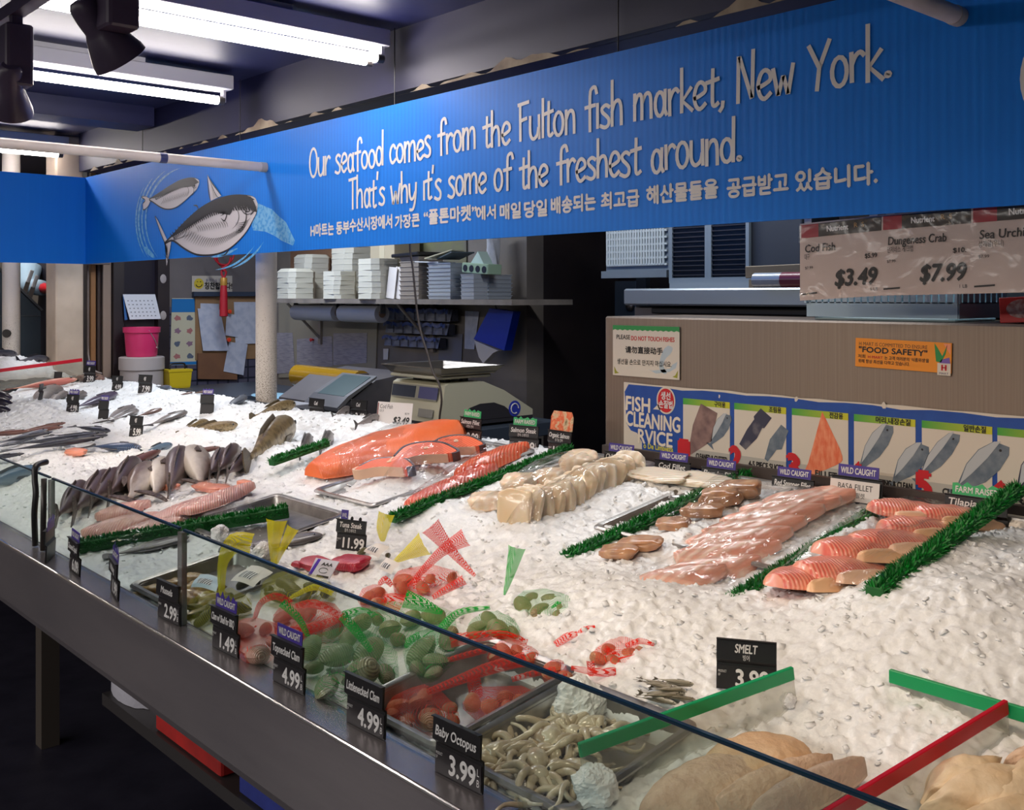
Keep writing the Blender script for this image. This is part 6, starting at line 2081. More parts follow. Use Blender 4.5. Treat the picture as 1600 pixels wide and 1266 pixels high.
for k_, r_ in KINDS.items():                               # kinds never laid out leave nothing behind
    if k_ not in USED:
        for ch in list(r_.children):
            bpy.data.objects.remove(ch)
        bpy.data.objects.remove(r_)

# tiny smelt in the ice
sm0 = None
SMF = []
for i in range(15):
    px, py = 1018 + 42 * rng.random(), 1086 + 28 * rng.random()
    a = rng.uniform(-25, 35)
    x, y = w_ice(px, py)
    M = T(x, y, ICE(x, y) + .006 + .0008 * i) @ RZ(a + 20) @ RX(rng.uniform(60, 120)) @ SCL(.05 + .02 * rng.random())
    if sm0 is None:
        sm0 = make_fish('smelt', .16, .12, (120, 112, 92), (206, 202, 190), lo=-.02, hi=.05)
        sm0.matrix_basis = M
        sm0['label'] = 'tiny silver-brown smelt in the heap below the SMELT tag'
        sm0['group'] = 'smelt in the ice'
    else:
        dup(sm0, M)

# ================================================================== FILLETS
def fillet_mesh(L, Wd, H, seed=0, shape=0, bend=0.0):
    mb = MB()
    nu, nv = 30, 14
    def wd(u):
        if shape == 0:   # tapering fillet
            return (math.sin(math.pi * min(1, max(0, u * .93 + .05))) ** .55) * (1 - .35 * u)
        if shape == 1:   # blunt oval
            return math.sin(math.pi * (u * .94 + .03)) ** .45
        return math.sin(math.pi * (u * .96 + .02)) ** .8 * (.75 + .25 * math.sin(6 * u + seed))
    def f(u, v):
        s = (v - .5) * 2
        e = 1 + .07 * noise.noise(Vector((u * 5, s * 2, seed * 3.1)))
        y = s * Wd / 2 * wd(u) * e + bend * L * ((u - .5) ** 2)
        z = H * max(0, (1 - abs(s) ** 2.4)) ** .7 * (.55 + .45 * math.sin(math.pi * u) ** .6) + .10 * H * noise.noise(Vector((u * 7, s * 3, seed)))
        return Vector(((u - .5) * L, y, max(z, .0008)))
    mb.sheet(f, nu, nv)
    k = len(mb.v)
    mb.sheet(lambda u, v: Vector(((u - .5) * L, f(u, v).y, -.004)), nu, nv)
    n1 = nu + 1
    fs = []
    for i in range(nu):
        fs.append((k + i, k + i + 1, i + 1, i))
        j = nv * n1
        fs.append((j + i, j + i + 1, k + j + i + 1, k + j + i))
    for i in range(nv):
        fs.append((i * n1, (i + 1) * n1, k + (i + 1) * n1, k + i * n1))
        fs.append((k + i * n1 + nu, k + (i + 1) * n1 + nu, (i + 1) * n1 + nu, i * n1 + nu))
    mb.f += fs
    mb.mi += [0] * len(fs)
    return mb


salmon = flesh('salmon_flesh', (244, 104, 46), (250, 168, 120), 105, 1.2, R(62), .2, blot=(240, 112, 60), blots=7, wmix=.5)
salmon2 = flesh('salmon_flesh_deep', (240, 92, 50), (250, 160, 122), 60, 1.6, R(70), .2, wmix=.6)
pinkf = flesh('pink_fillet_flesh', (236, 184, 164), (246, 220, 204), 26, 4, R(75), .25, wmix=.8, blot=(232, 160, 138), blots=16)
tilf = flesh('tilapia_flesh', (220, 104, 88), (244, 184, 160), 46, 1.2, R(12), .25, wmix=.6, blot=(240, 168, 136), blots=9)
palef = flesh('pale_fillet_flesh', (226, 208, 182), (240, 230, 212), 34, 3, R(70), .25, wmix=.7)
brownf = flesh('brown_fillet_flesh', (176, 134, 106), (214, 172, 130), 9, 6, 0, .2, wmix=.4, blot=(190, 132, 84), blots=18)
rosef = flesh('rose_fillet_flesh', (226, 156, 146), (240, 206, 194), 70, 3, R(60), .25, wmix=.7, blot=(226, 178, 162), blots=12)
skinm = mat('dark_salmon_skin', (62, 60, 66), .3, c2=(98, 96, 102), scale=20)
rimf = mat('pale_rind', (244, 200, 168), .35)


def fillet(name, p1, p2, wd, H, m, label, group, shape=0, seed=0, dz=0, bend=0, roll=0, yaw=0, k=1.0):
    M, L = span(p1, p2, dz)
    o = fillet_mesh(L * k, wd, H, seed, shape, bend).build(name, m, M=M @ RZ(yaw) @ RX(roll), smooth=True)
    return tag(o, label, 'fish fillet', group)


fillet('salmon_fillet', (500, 752), (708, 684), .31, .066, salmon, 'huge glossy orange salmon side, largest fillet on the ice', None, 1, 1, .004, k=1.08)
fillet('salmon_fillet', (716, 752), (826, 708), .11, .04, salmon2, 'deep orange salmon fillet behind, beside the stacked steaks', 'small salmon fillets', 0, 3, .012)
fillet('salmon_fillet', (638, 797), (776, 738), .10, .028, flesh('salmon_flesh_light', (226, 92, 70), (240, 158, 134), 60, 1.6, R(70), .25, wmix=.5), 'pinkish salmon fillet tapering down along the green strip', 'small salmon fillets', 0, 4, .004)
# salmon steaks on a tray
def steak(px, py, rz, s, label, lean=0, dz=.0):
    t = thing('salmon_steak', label, 'fish steak', at_ice(px, py, rz, dz) @ RX(lean), 'salmon steaks on the tray')
    out = smo([(-.075, .0), (-.05, .042), (.0, .052), (.045, .04), (.075, .012), (.09, -.012), (.06, -.02), (.0, -.012), (-.03, -.016), (-.062, -.03), (-.085, -.024)], 4)
    out = [(u * s, v * s) for u, v in out]
    ins = [(u * .93, v * .9) for u, v in out]
    H = .032
    mb = MB().loft([[Vector((u, v, z)) for u, v in ins] for z in (.0, H * .8)] + [[Vector((u * .97, v * .97, H)) for u, v in ins]], cap=True)
    mb.build('flesh', salmon2, t, smooth='auto')
    n = len(out)
    sk = MB()
    a, b = int(n * .02), int(n * .56)
    vs = [Vector((*out[i], z)) for i in range(a, b) for z in (.0, H)] + [Vector((*ins[i], z)) for i in range(a, b) for z in (.0, H)]
    w = b - a
    fs = []
    for i in range(w - 1):
        fs += [(2 * i, 2 * i + 2, 2 * i + 3, 2 * i + 1), (2 * i + 1, 2 * i + 3, 2 * w + 2 * i + 3, 2 * w + 2 * i + 1)]
    sk.add(vs, fs).build('skin', skinm, t, smooth='auto')
    rd = MB()
    a, b = int(n * .56), n
    vs = [Vector((*out[i % n], z)) for i in range(a, b) for z in (.0, H * .98)] + [Vector((*ins[i % n], z)) for i in range(a, b) for z in (.0, H * .98)]
    w = b - a
    fs = []
    for i in range(w - 1):
        fs += [(2 * i, 2 * i + 2, 2 * i + 3, 2 * i + 1), (2 * i + 1, 2 * i + 3, 2 * w + 2 * i + 3, 2 * w + 2 * i + 1)]
    rd.add(vs, fs).build('belly_rind', rimf, t, smooth='auto')
    mb = MB().lathe([(.0, H + .0005), (.008, H + .0008), (.007, H + .002), (0, H + .0026)], 12, (.005 * s, .018 * s, 0))
    mb.build('backbone', rimf, t, smooth=True)
for a in ((604, 760, 30, 1.15, 'salmon steak lying alone at the front of the tray', 8, .012), (664, 746, 48, 1.25, 'front salmon steak of the leaning stack', 18, .022), (640, 728, 50, 1.1, 'salmon steak leaning behind the front one', 10, .012),
          (712, 726, 50, 1.1, 'salmon steak at the right end of the stack with dark skin', 22, .022), (700, 712, 50, 1.0, 'salmon steak at the back of the tray', 6, .014), (672, 708, 50, 1.0, 'salmon steak behind the stack, left of the back one', 4, .01)):
    steak(*a)


def pan(name, x0, x1, y0, y1, z0, dep, label, m=alu, tilt=True, group=None, rim=.012, lip=.006):
    """shallow rectangular metal pan with a rolled rim and sloping walls"""
    cx_, cy_ = (x0 + x1) / 2, (y0 + y1) / 2
    t = thing(name, label, 'tray', T(cx_, cy_, z0) @ (RX(SLOPE) if tilt else Matrix()), group)
    w, d = (x1 - x0) / 2, (y1 - y0) / 2
    def ring(k, z, r=.02):
        out = []
        for sx_, sy_, a0 in ((1, 1, 0), (-1, 1, 90), (-1, -1, 180), (1, -1, 270)):
            for a in (0, 30, 60, 90):
                out.append(Vector((sx_ * (w + k - r) + r * math.cos(R(a0 + a)), sy_ * (d + k - r) + r * math.sin(R(a0 + a)), z)))
        return out
    MB().loft([ring(-.012, -dep), ring(-.004, -.002), ring(0, 0), ring(rim * .6, .001), ring(rim, -.003), ring(rim, -lip), ring(rim * .8, -lip), ring(rim * .6, -.004), ring(0, -.004), ring(-.006, -.006), ring(-.015, -dep - .002)]).build('shell', m, t, smooth='auto')
    fl = MB()
    rg = ring(-.0125, -dep)
    fl.add(rg, [tuple(range(len(rg)))]).build('bottom', m, t)
    return t


def tray_px(c1, c2, wx, label, dz=.012, m=alu, dep=.02):
    """pan lying on the ice between two picture points front to back, wx wide"""
    a, b = w_ice(*c1), w_ice(*c2)
    cx_, cy_ = (a[0] + b[0]) / 2, (a[1] + b[1]) / 2
    L = math.hypot(a[0] - b[0], a[1] - b[1]) / 2
    return pan('fish_tray', cx_ - wx / 2, cx_ + wx / 2, cy_ - L, cy_ + L, base_z(cy_) + dz + .012, dep, label, m, True, 'steel trays under the fillets')


tray_px((560, 790), (760, 700), .30, 'steel tray under the salmon steaks', .006)
tray_px((745, 818), (955, 722), .26, 'steel tray under the pale sea bass chunks', .006)
tray_px((1000, 852), (1185, 762), .27, 'steel tray under the brown snapper pieces', .010)
tray_px((1300, 985), (1560, 818), .27, 'steel tray under the red tilapia fillets', .010)
tray_px((1005, 778), (1075, 752), .2, 'empty steel tray edge showing beside the cod fillet tag', .008)
tray_px((1150, 880), (1340, 780), .3, 'steel tray under the pink basa fillets', .0)

# pale sea bass chunks and the row of cod slices
def chunk(name, px, py, r, m, label, group, seed, dz=.0, rz=0):
    def f(u, v):
        th, ph = u * 2 * math.pi, (v - .5) * math.pi
        d = Vector((math.cos(th) * math.cos(ph), math.sin(th) * math.cos(ph), math.sin(ph)))
        q = Vector([math.copysign(abs(c) ** .62, c) for c in d])
        return Vector((q.x * r[0], q.y * r[1], q.z * r[2])) * (1 + .22 * noise.noise(d * 1.7 + Vector((seed * 3.3, 0, 0))) + .05 * noise.noise(d * 6 + Vector((seed, 0, 0))))
    return tag(MB().sheet(f, 28, 18).build(name, m, M=at_ice(px, py, rz, r[2] * .7 + dz), smooth=True), label, 'fish fillet', group)
for px, py, r, l in ((762, 800, (.05, .042, .022), 'pale sea bass chunk nearest the front of its tray'), (812, 776, (.05, .055, .03), 'pale peach sea bass chunk second in its tray'), (858, 764, (.045, .05, .026), 'pale sea bass chunk half under ice behind the second'), (904, 736, (.055, .06, .03), 'pale sea bass chunk at the back of the tray, pinkish')):
    chunk('sea_bass_chunk', px, py, r, flesh('sea_bass_flesh', (240, 212, 180), (248, 232, 212), 12, 6, 0, .3, wmix=.5), l, 'sea bass chunks', px * .01, .008, 30)
for i in range(12):
    t_ = i / 11
    px, py = 806 + 176 * t_, 832 - 80 * t_
    mb = MB()
    def f(u, v):
        th, ph = u * 2 * math.pi, (v - .5) * math.pi
        d = Vector((math.cos(th) * math.cos(ph), math.sin(th) * math.cos(ph), math.sin(ph)))
        q = Vector([math.copysign(abs(c) ** (.6 + .02 * (i % 4)), c) for c in d])
        return Vector((q.x * .055, q.y * .010, q.z * .046)) * (1 + .24 * noise.noise(d * 1.5 + Vector((i * 3.1, 0, 0))))
    o = mb.sheet(f, 24, 16).build('cod_slice', palef if i % 3 else flesh('tan_fillet_flesh', (220, 194, 158), (236, 218, 190), 12, 5, R(70), .25), M=at_ice(px, py, rng.uniform(4, 16), .034) @ RX(-24 + rng.uniform(-8, 8)), smooth=True)
    tag(o, '%s pale cod slice from the front in the leaning row' % NTH[i], 'fish fillet', 'cod slices')
for i, (px, py) in enumerate(((1028, 768), (1092, 770))):
    chunk('flounder_fillet', px, py, (.09, .05, .008), palef, ('pale flounder fillet on the small tray beside the cod tag', 'pale flounder fillet on the tray under the flounder tag')[i], 'flounder fillets', i + 4.4, .003)
for i, (px, py, r, l) in enumerate(((1158, 786, (.055, .04, .018), 'at the back of the tray'), (1126, 800, (.05, .035, .02), 'in the middle of the tray, toffee coloured'), (1098, 818, (.05, .03, .014), 'beside the middle one'), (1052, 838, (.04, .03, .012), 'half under ice'), (1000, 872, (.05, .03, .012), 'nearest the front, golden'), (968, 886, (.04, .03, .012), 'front-most, almost under ice'))):
    chunk('snapper_piece', px, py, r, brownf, 'brown red snapper piece %s' % l, 'red snapper pieces', i * 1.7, .006 if i > 2 else .012, 30)
# basa pile
B_ = [((996, 929), (1136, 902)), ((1036, 908), (1190, 880)), ((1056, 884), (1222, 862)), ((1076, 866), (1240, 842)), ((1100, 850), (1262, 826)), ((1130, 838), (1290, 812)), ((1160, 822), (1316, 800)), ((1196, 808), (1340, 788)), ((1236, 798), (1360, 776))]
for i, (a, b) in enumerate(B_):
    fillet('basa_fillet', a, b, .10 + .01 * (i % 2), .022, pinkf, '%s pink basa fillet from the front in the long fanned pile' % NTH[i], 'basa fillets', 0, i, .004 + .002 * (i % 3), bend=.12, roll=16)
# tilapia
for i, (px, py, rz, s, l) in enumerate(((1262, 938, 70, 1.0, 'front left'), (1318, 926, 62, 1.15, 'front right with pale rim'), (1348, 892, 62, 1.2, 'second from the front'), (1404, 876, 56, 1.2, 'middle'), (1444, 846, 52, 1.1, 'fourth from the front'), (1430, 822, 40, 1.1, 'back left'), (1492, 826, 46, 1.0, 'back right'))):
    M = at_ice(px, py, rz + 14, .012 + .003 * (i % 3)) @ RX(-6) @ RY(16)
    t = thing('tilapia_fillet', 'ribbed red tilapia fillet, %s of the tray' % l, 'fish fillet', M, 'tilapia fillets')
    fillet_mesh(.19 * s, .135 * s, .034, i * 2 + 1, 1).build('flesh', tilf, t, smooth=True)
    fillet_mesh(.15 * s, .04 * s, .022, i + 30, 0).build('pale_flap', rimf if i % 2 else mat('peach_rind', (240, 190, 146), .35), t, T(.0, -.066 * s, .0), smooth=True)
# rose fillets in the left tray
for i, (a, b, w) in enumerate((((128, 842), (250, 812), .13), ((186, 846), (300, 812), .13), ((240, 828), (352, 788), .12), ((290, 822), (398, 778), .11), ((150, 818), (236, 796), .1))):
    fillet('rose_fillet', a, b, w, .026, rosef, '%s rose pink fillet from the left under film in the left tray' % NTH[i], 'rose fillets', 0, i + 50, .006, bend=.05)
for i, (px, py, r, l) in enumerate(((262, 769, (.06, .02, .012), 'small orange-pink scrap of fillet in the ice above the left tray'), (382, 766, (.03, .014, .010), 'tiny orange scrap of fillet at the right of the left tray'), (118, 716, (.06, .026, .012), 'salmon-pink fillet piece below the slim fish pile'), (330, 782, (.08, .03, .01), 'pink fillet piece half under ice above the left tray'))):
    chunk('fillet_scrap', px, py, r, flesh('scrap_flesh', (236, 140, 110), (244, 186, 160), 40, 3, 0, .3), l, None, i * 2.2, .004, 10)

# ================================================================== CLING FILM
def film(c4, peak, label, seed, dz=.014, nu=46, nv=30, m=None):
    """loose film over a tray; c4 picture corners: front-left, front-right, back-right, back-left"""
    q = [w_ice(*c) for c in c4]
    def f(u, v):
        x, y = [(q[0][k] + (q[1][k] - q[0][k]) * u) * (1 - v) + (q[3][k] + (q[2][k] - q[3][k]) * u) * v for k in (0, 1)]
        e = min(1, 5 * min(u, 1 - u, v, 1 - v))
        z = ICE(x, y) + dz + peak * (math.sin(math.pi * u) * math.sin(math.pi * v)) ** .35 + e * .009 * noise.noise(Vector((u * 3 + v * 9, v * 4 - u * 12, seed))) + e * .003 * noise.noise(Vector((u * 20 + v * 14, v * 20, seed + 4)))
        return Vector((x, y, z))
    o = MB().sheet(f, nu, nv).build('cling_film', m or FILM, smooth=True)
    return tag(o, label, 'film', 'cling film over the trays')
FILM = clear('cling_film', (252, 252, 252), .13, .07, bump=.8, bscale=22, stretch=(1, .3, 1))
film(((1200, 925), (1372, 1000), (1560, 820), (1420, 792)), .04, 'clear cling film stretched over the tilapia fillets', 1)
film(((985, 925), (1165, 950), (1370, 792), (1235, 772)), .03, 'clear cling film over the pink basa pile', 2)
film(((1010, 836), (1105, 852), (1230, 776), (1130, 760)), .03, 'clear cling film over the brown snapper pieces', 3)
film(((790, 842), (840, 856), (1012, 758), (960, 738)), .075, 'clear cling film over the row of cod slices', 4)
film(((735, 812), (800, 830), (965, 732), (890, 718)), .06, 'clear cling film over the sea bass chunks', 5)
film(((492, 742), (548, 768), (724, 696), (630, 672)), .062, 'clear cling film over the huge salmon side', 6)
film(((590, 775), (650, 790), (760, 715), (690, 695)), .062, 'clear cling film over the salmon steaks', 7)
film(((640, 792), (690, 800), (845, 722), (780, 702)), .05, 'clear cling film over the two small salmon fillets', 8)
film(((108, 822), (150, 866), (420, 806), (330, 770)), .038, 'wrinkled clear cling film over the rose fillets in the left tray', 9)

# ================================================================== GREEN GRASS STRIPS
grassm = mat('plastic_grass', (14, 132, 44), .5, c2=(8, 98, 30), scale=60)
def grass_strip(p1, p2, label, w=.042, h=.03, dz=.0, seed=0):
    M, L = span(p1, p2, dz)
    t = thing('grass_divider', label, 'divider', M, 'green plastic grass strips')
    MB().rbox((0, 0, h * .3), (L, w * .7, h * .7), .004).build('strip', mat('grass_backing', (10, 90, 32), .6), t)
    r_ = np.random.default_rng(seed)
    mb = MB()
    n = int(L * 3200)
    for k in range(n):
        x = (r_.random() - .5) * L
        a = r_.uniform(-.1, math.pi + .1)
        y, z = w * .36 * math.cos(a), h * (.25 + .4 * max(0, math.sin(a)))
        d = Vector((r_.normal() * .5, math.cos(a), max(.1, math.sin(a)))).normalized() * (.008 + .008 * r_.random())
        s = Vector((.0022, 0, 0)) if k % 2 else Vector((0, .0022, .001))
        p = Vector((x, y, z))
        mb.add([p - s, p + s, p + d * .7 + s * .5, p + d, p + d * .7 - s * .5], [(0, 1, 2, 3, 4)])
    mb.build('grass_blades', grassm, t)['kind'] = 'stuff'
grass_strip((424, 750), (512, 718), 'short green grass strip left of the huge salmon side', dz=.03, seed=1)
grass_strip((612, 826), (890, 714), 'green grass strip between the small salmon fillets and sea bass', seed=2)
grass_strip((884, 882), (1168, 748), 'long green grass strip between the cod slices and snapper', seed=3, w=.05)
grass_strip((1130, 962), (1382, 802), 'green grass strip mostly buried between basa and tilapia', dz=-.022, seed=4)
grass_strip((1366, 998), (1592, 822), 'green grass strip right of the tilapia fillets', seed=5, w=.05)
grass_strip((126, 862), (452, 806), 'green grass strip in front of the rose fillets, seen through the glass', seed=6, w=.05, h=.045)

# ================================================================== PANS, SHELLFISH, NETS
pan('shellfish_pan', -1.485, -1.263, .978, 1.268, base_z(1.123) + .016, .048, 'steel pan of red-netted little clams beside the octopus pan', group='front pans')
pan('shellfish_pan', -1.232, -.985, .978, 1.25, base_z(1.114) + .016, .048, 'steel pan holding the baby octopus', group='front pans')
pan('shellfish_pan', -2.455, -2.155, .978, 1.25, base_z(1.114) + .014, .034, 'steel pan of ochre clam meat behind the glass joint', group='front pans')
pan('shellfish_pan', -2.815, -2.445, 1.27, 1.565, base_z(1.417) + .014, .03, 'steel pan with a flat grey fish below the green strip', group='front pans')


def lift(px, py, h):
    """point seen at (px, py) lying h above the ice plane"""
    r = ray(px, py)
    k = (.84 - TILT * .95 + h - CAM_H) / (r.z - TILT * r.y)
    r = r * k
    return Vector((r.x, r.y, r.z + CAM_H))


def at_depth(px, py, d):
    r = ray(px, py) * d
    return Vector((r.x, r.y, r.z + CAM_H))


def depth(p):
    return p.x * FWD.x + p.y * FWD.y


def shell_mat(name, c, c2):
    k = NT(name)
    w = k.n('ShaderNodeTexWave', wave_type='RINGS', rings_direction='SPHERICAL', _Scale=3.2, _Distortion=1.2, _Detail=2)
    cc = k.n('ShaderNodeTexCoord')
    mp = k.n('ShaderNodeMapping')
    mp.inputs['Location'].default_value = (.95, 0, 0)
    k.l(cc.outputs['Object'], mp.inputs[0])
    k.l(mp.outputs[0], w.inputs['Vector'])
    nz = k.n('ShaderNodeTexNoise', _Scale=1.6, _Detail=3)
    k.l(cc.outputs['Object'], nz.inputs['Vector'])
    ml = k.n('ShaderNodeMath', operation='MULTIPLY_ADD', i1=.45)
    k.l(w.outputs['Fac'], ml.inputs[0])
    k.l(nz.outputs[0], ml.inputs[2])
    k.l(k.ramp(ml.outputs[0], [(.35, lin(c)), (.8, lin(c2))]), k.b.inputs['Base Color'])
    bp = k.n('ShaderNodeBump', _Strength=.35, _Distance=.05)
    k.l(w.outputs['Fac'], bp.inputs['Height'])
    k.l(bp.outputs[0], k.b.inputs['Normal'])
    k.b.inputs['Roughness'].default_value = .38
    k.b.inputs['Coat Weight'].default_value = .25
    return k.m


SHELLS = {'topneck': shell_mat('topneck_shell', (112, 112, 84), (168, 164, 130)), 'littleneck': shell_mat('littleneck_shell', (150, 88, 58), (206, 146, 106)), 'rosy': shell_mat('rosy_shell', (150, 100, 84), (206, 164, 146)),
          'mussel': shell_mat('mussel_shell', (52, 54, 32), (96, 92, 54)), 'olive': shell_mat('olive_shell', (122, 104, 70), (176, 156, 116))}


def clam_mesh(name, m, thick=.6, mussel=False):
    """unit clam: two domed valves meeting at a rim, beak at -x"""
    mb = MB()
    nu, nv = 26, 8
    def rad(a):
        return (1.0 + .06 * math.cos(2 * a) - .10 * math.cos(a) ** 3) if not mussel else 1.0
    for s in (-1, 1):
        def f(u, v, s=s):
            a = u * 2 * math.pi
            q = rad(a) * v
            x, y = q * math.cos(a), q * math.sin(a) * (.88 if not mussel else .46 + .1 * math.cos(a))
            k = max(0, 1 - v ** 2.2) ** .62
            x2 = x - .38 * k * (1 - .4 * v)          # dome swells towards the beak
            return Vector((x2, y, s * (thick * k + .012)))
        if s > 0:
            mb.sheet(f, nu, nv)
        else:
            mb.sheet(lambda u, v: f(1 - u, v), nu, nv)
    me = mb.build(name, m, smooth=True)
    d = me.data
    bpy.data.objects.remove(me)
    return d


CM = {k: clam_mesh('clam' if k != 'mussel' else 'mussel', m, .6 if k != 'mussel' else .42, k == 'mussel') for k, m in SHELLS.items()}
NETC = {'red': net_mat('red_net', (250, 52, 32), 150, .62), 'green': net_mat('green_net', (28, 200, 72), 150, .52), 'yellow': net_mat('yellow_net', (240, 228, 24), 170, .42)}
HULL = {'red': net_mat('red_net_fine', (250, 62, 40), 120, .94), 'green': net_mat('green_net_fine', (30, 180, 76), 120, .97), 'yellow': net_mat('yellow_net_fine', (200, 194, 40), 130, .96)}
import bmesh


def tail_mesh(pts, d0, nx_=8):
    """gathered end of a net: a fluted strip that widens along a path; pts = (px, py, width px, extra depth)"""
    path = [at_depth(p[0], p[1], d0 + (p[3] if len(p) > 3 else 0)) for p in pts]
    ws = [p[2] * d0 / FPX for p in pts]
    P = smooth_path(path, 5)
    Wd = []
    for i in range(len(P)):
        t_ = i / 5
        j = min(int(t_), len(ws) - 2)
        Wd.append(ws[j] + (ws[j + 1] - ws[j]) * (t_ - j))
    mb = MB()
    n = len(P)
    def f(u, v):
        i = min(int(v * (n - 1) + .5), n - 1)
        tg = (P[min(i + 1, n - 1)] - P[max(i - 1, 0)]).normalized()
        side = tg.cross(FWD)
        side = side.normalized() if side.length > .05 else Vector((0, 0, 1))
        w = Wd[i]
        s = u - .5
        return P[i] + side * (s * w) - FWD * (w * (.28 * math.cos(s * math.pi) + .06 * math.sin(s * 19 + 1.3)))
    mb.sheet(f, nx_, n - 1)
    return mb


def net_bag(color, kind, clams, tails, bag_label, clam_label, h=.0, hull=True):
    pts = []
    cs = []
    for i, c in enumerate(clams):
        px, py, rp = c[:3]
        p = lift(px, py, h + .016 + (.012 if i % 2 else 0))
        r = rp * depth(p) / FPX
        p = lift(px, py, h + r * .75)
        rr_ = random.Random(i * 7 + px)
        big = i == 0 or rp > 21
        M = T(p) @ RZ(rr_.uniform(0, 360)) @ RX(rr_.uniform(-24, 24) + 28) @ RZ(rr_.uniform(0, 360)) @ SCL(r * 1.08)
        o = link('mussel' if kind == 'mussel' else 'clam', CM[kind], M=M)
        tag(o, clam_label, 'shellfish', clam_label.replace('clam in', 'clams in').replace('mussel in', 'mussels in'))
        for k in range(14):
            d = Vector((rr_.gauss(0, 1), rr_.gauss(0, 1), rr_.gauss(0, 1))).normalized()
            pts.append(p + d * r * 1.1)
        cs.append(p)
    c = sum(cs, Vector()) / len(cs)
    d0 = depth(c)
    t = thing('mesh_bag', bag_label, 'net bag', T(c), 'net bags of shellfish')
    if hull:
        bm = bmesh.new()
        for p in pts:
            bm.verts.new(p - c)
        g = bmesh.ops.convex_hull(bm, input=bm.verts)
        dead = [v for v in bm.verts if not v.link_faces]
        bmesh.ops.delete(bm, geom=dead, context='VERTS')
        bmesh.ops.subdivide_edges(bm, edges=bm.edges[:], cuts=1, use_grid_fill=True, smooth=.6)
        me_ = bpy.data.meshes.new('net')
        bm.to_mesh(me_)
        bm.free()
        me_.materials.append(HULL[color])
        me_.polygons.foreach_set('use_smooth', [True] * len(me_.polygons))
        link('net', me_, t)
    for tl in tails:
        base = lift(tl[0][0], tl[0][1], h + .03)
        mb = tail_mesh(tl, depth(base))
        mb.v = [tuple(Vector(v) - c) for v in mb.v]
        mb.build('net_tail', NETC[tl[0][4] if len(tl[0]) > 4 else color], t, smooth=True)
    return t


net_bag('green', 'topneck', [(562, 1055, 31), (523, 1026, 25), (578, 1018, 24), (510, 1076, 24), (604, 1052, 18), (486, 1010, 19), (488, 1044, 15), (545, 998, 15)],
        [[(482, 996, 7), (466, 966, 12), (440, 942, 15)], [(580, 1018, 8), (556, 986, 16), (534, 962, 16)]], 'green net of big grey-green clams against the glass', 'grey-green clam in the green net against the glass')
net_bag('red', 'rosy', [(402, 1022, 22), (380, 985, 18), (428, 1004, 15), (414, 982, 12)],
        [[(398, 966, 7), (408, 942, 9), (432, 932, 12), (456, 944, 12)]], 'red net of rosy clams behind the 1.49 tag', 'rosy clam in the red net behind the 1.49 tag')
net_bag('red', 'rosy', [(525, 980, 20), (494, 982, 18), (468, 985, 18), (463, 960, 15), (484, 957, 13), (440, 966, 14)],
        [[(462, 948, 10), (492, 944, 14), (530, 962, 10)], [(452, 990, 20), (500, 978, 15), (540, 963, 10)]], 'red net of rosy clams right behind the big grey-green ones', 'rosy clam in the red net behind the grey-green ones')
net_bag('green', 'olive', [(562, 976, 19), (610, 982, 20), (641, 968, 18), (675, 962, 18), (700, 990, 15), (622, 998, 15), (590, 966, 13)],
        [[(536, 962, 14), (566, 956, 14), (600, 970, 7)], [(692, 958, 6), (662, 946, 22), (632, 936, 30)], [(686, 988, 16), (716, 958, 12), (766, 950, 6)]], 'long green net of olive clams in the middle of the row', 'olive clam in the long green net')
net_bag('green', 'topneck', [(661, 1016, 26), (684, 1034, 20), (652, 1046, 17), (700, 1004, 17), (676, 1052, 14)],
        [[(634, 1012, 5), (640, 1002, 12), (656, 992, 10)]], 'green net of grey clams just left of the red-netted pan', 'grey clam in the green net left of the red-netted pan')
net_bag('green', 'olive', [(778, 984, 19), (748, 980, 15), (766, 970, 14), (802, 987, 11), (740, 990, 11)],
        [[(788, 930, 3), (798, 895, 15), (808, 855, 28)]], 'green net of olive clams beside the red strap', 'olive clam in the green net beside the red strap')
net_bag('red', 'littleneck', [(787, 1016, 14), (811, 1018, 13), (832, 1028, 12), (772, 1026, 11), (798, 1030, 11)],
        [[(824, 1004, 8), (780, 992, 14), (704, 1002, 22)], [(760, 1016, 10), (728, 1024, 10), (700, 1032, 8)]], 'small red net of clams behind the red-netted pan', 'small clam in the red net behind the pan')
net_bag('red', 'littleneck', [(674, 1122, 24), (652, 1099, 18), (625, 1103, 17), (634, 1129, 16), (700, 1108, 14), (706, 1126, 13), (613, 1114, 12), (664, 1088, 14)],
        [[(668, 1082, 10), (720, 1062, 16), (762, 1046, 20), (822, 1030, 22)]], 'red net of brown clams at the left of the steel pan', 'brown clam in the left red net of the steel pan', h=-.02)
net_bag('red', 'littleneck', [(790, 1090, 16), (814, 1096, 16), (835, 1099, 15), (796, 1108, 14), (820, 1114, 13), (738, 1100, 15), (838, 1111, 11), (787, 1126, 12), (764, 1104, 14)],
        [[(738, 1052, 22), (744, 1100, 22), (734, 1160, 34)], [(800, 1062, 8), (830, 1054, 11), (868, 1046, 9)]], 'red net of brown clams at the right of the steel pan with hanging tail', 'brown clam in the right red net of the steel pan', h=-.02)
net_bag('green', 'olive', [(817, 946, 15), (845, 953, 16), (860, 938, 16), (884, 952, 14), (832, 936, 13), (872, 962, 12)],
        [[(874, 940, 6), (866, 960, 24), (856, 980, 36)]], 'green net of olive clams alone in the middle of the ice', 'olive clam in the lone green net')
net_bag('red', 'littleneck', [(938, 1030, 14), (953, 1015, 14), (979, 1021, 13), (1001, 1021, 12), (968, 1006, 12), (960, 1034, 12)],
        [[(944, 1012, 8), (972, 1036, 18), (998, 1068, 28)], [(978, 1010, 8), (1000, 1002, 10), (1022, 1008, 5)]], 'red net of orange-brown clams left of the SMELT tag', 'orange-brown clam in the red net left of the SMELT tag')
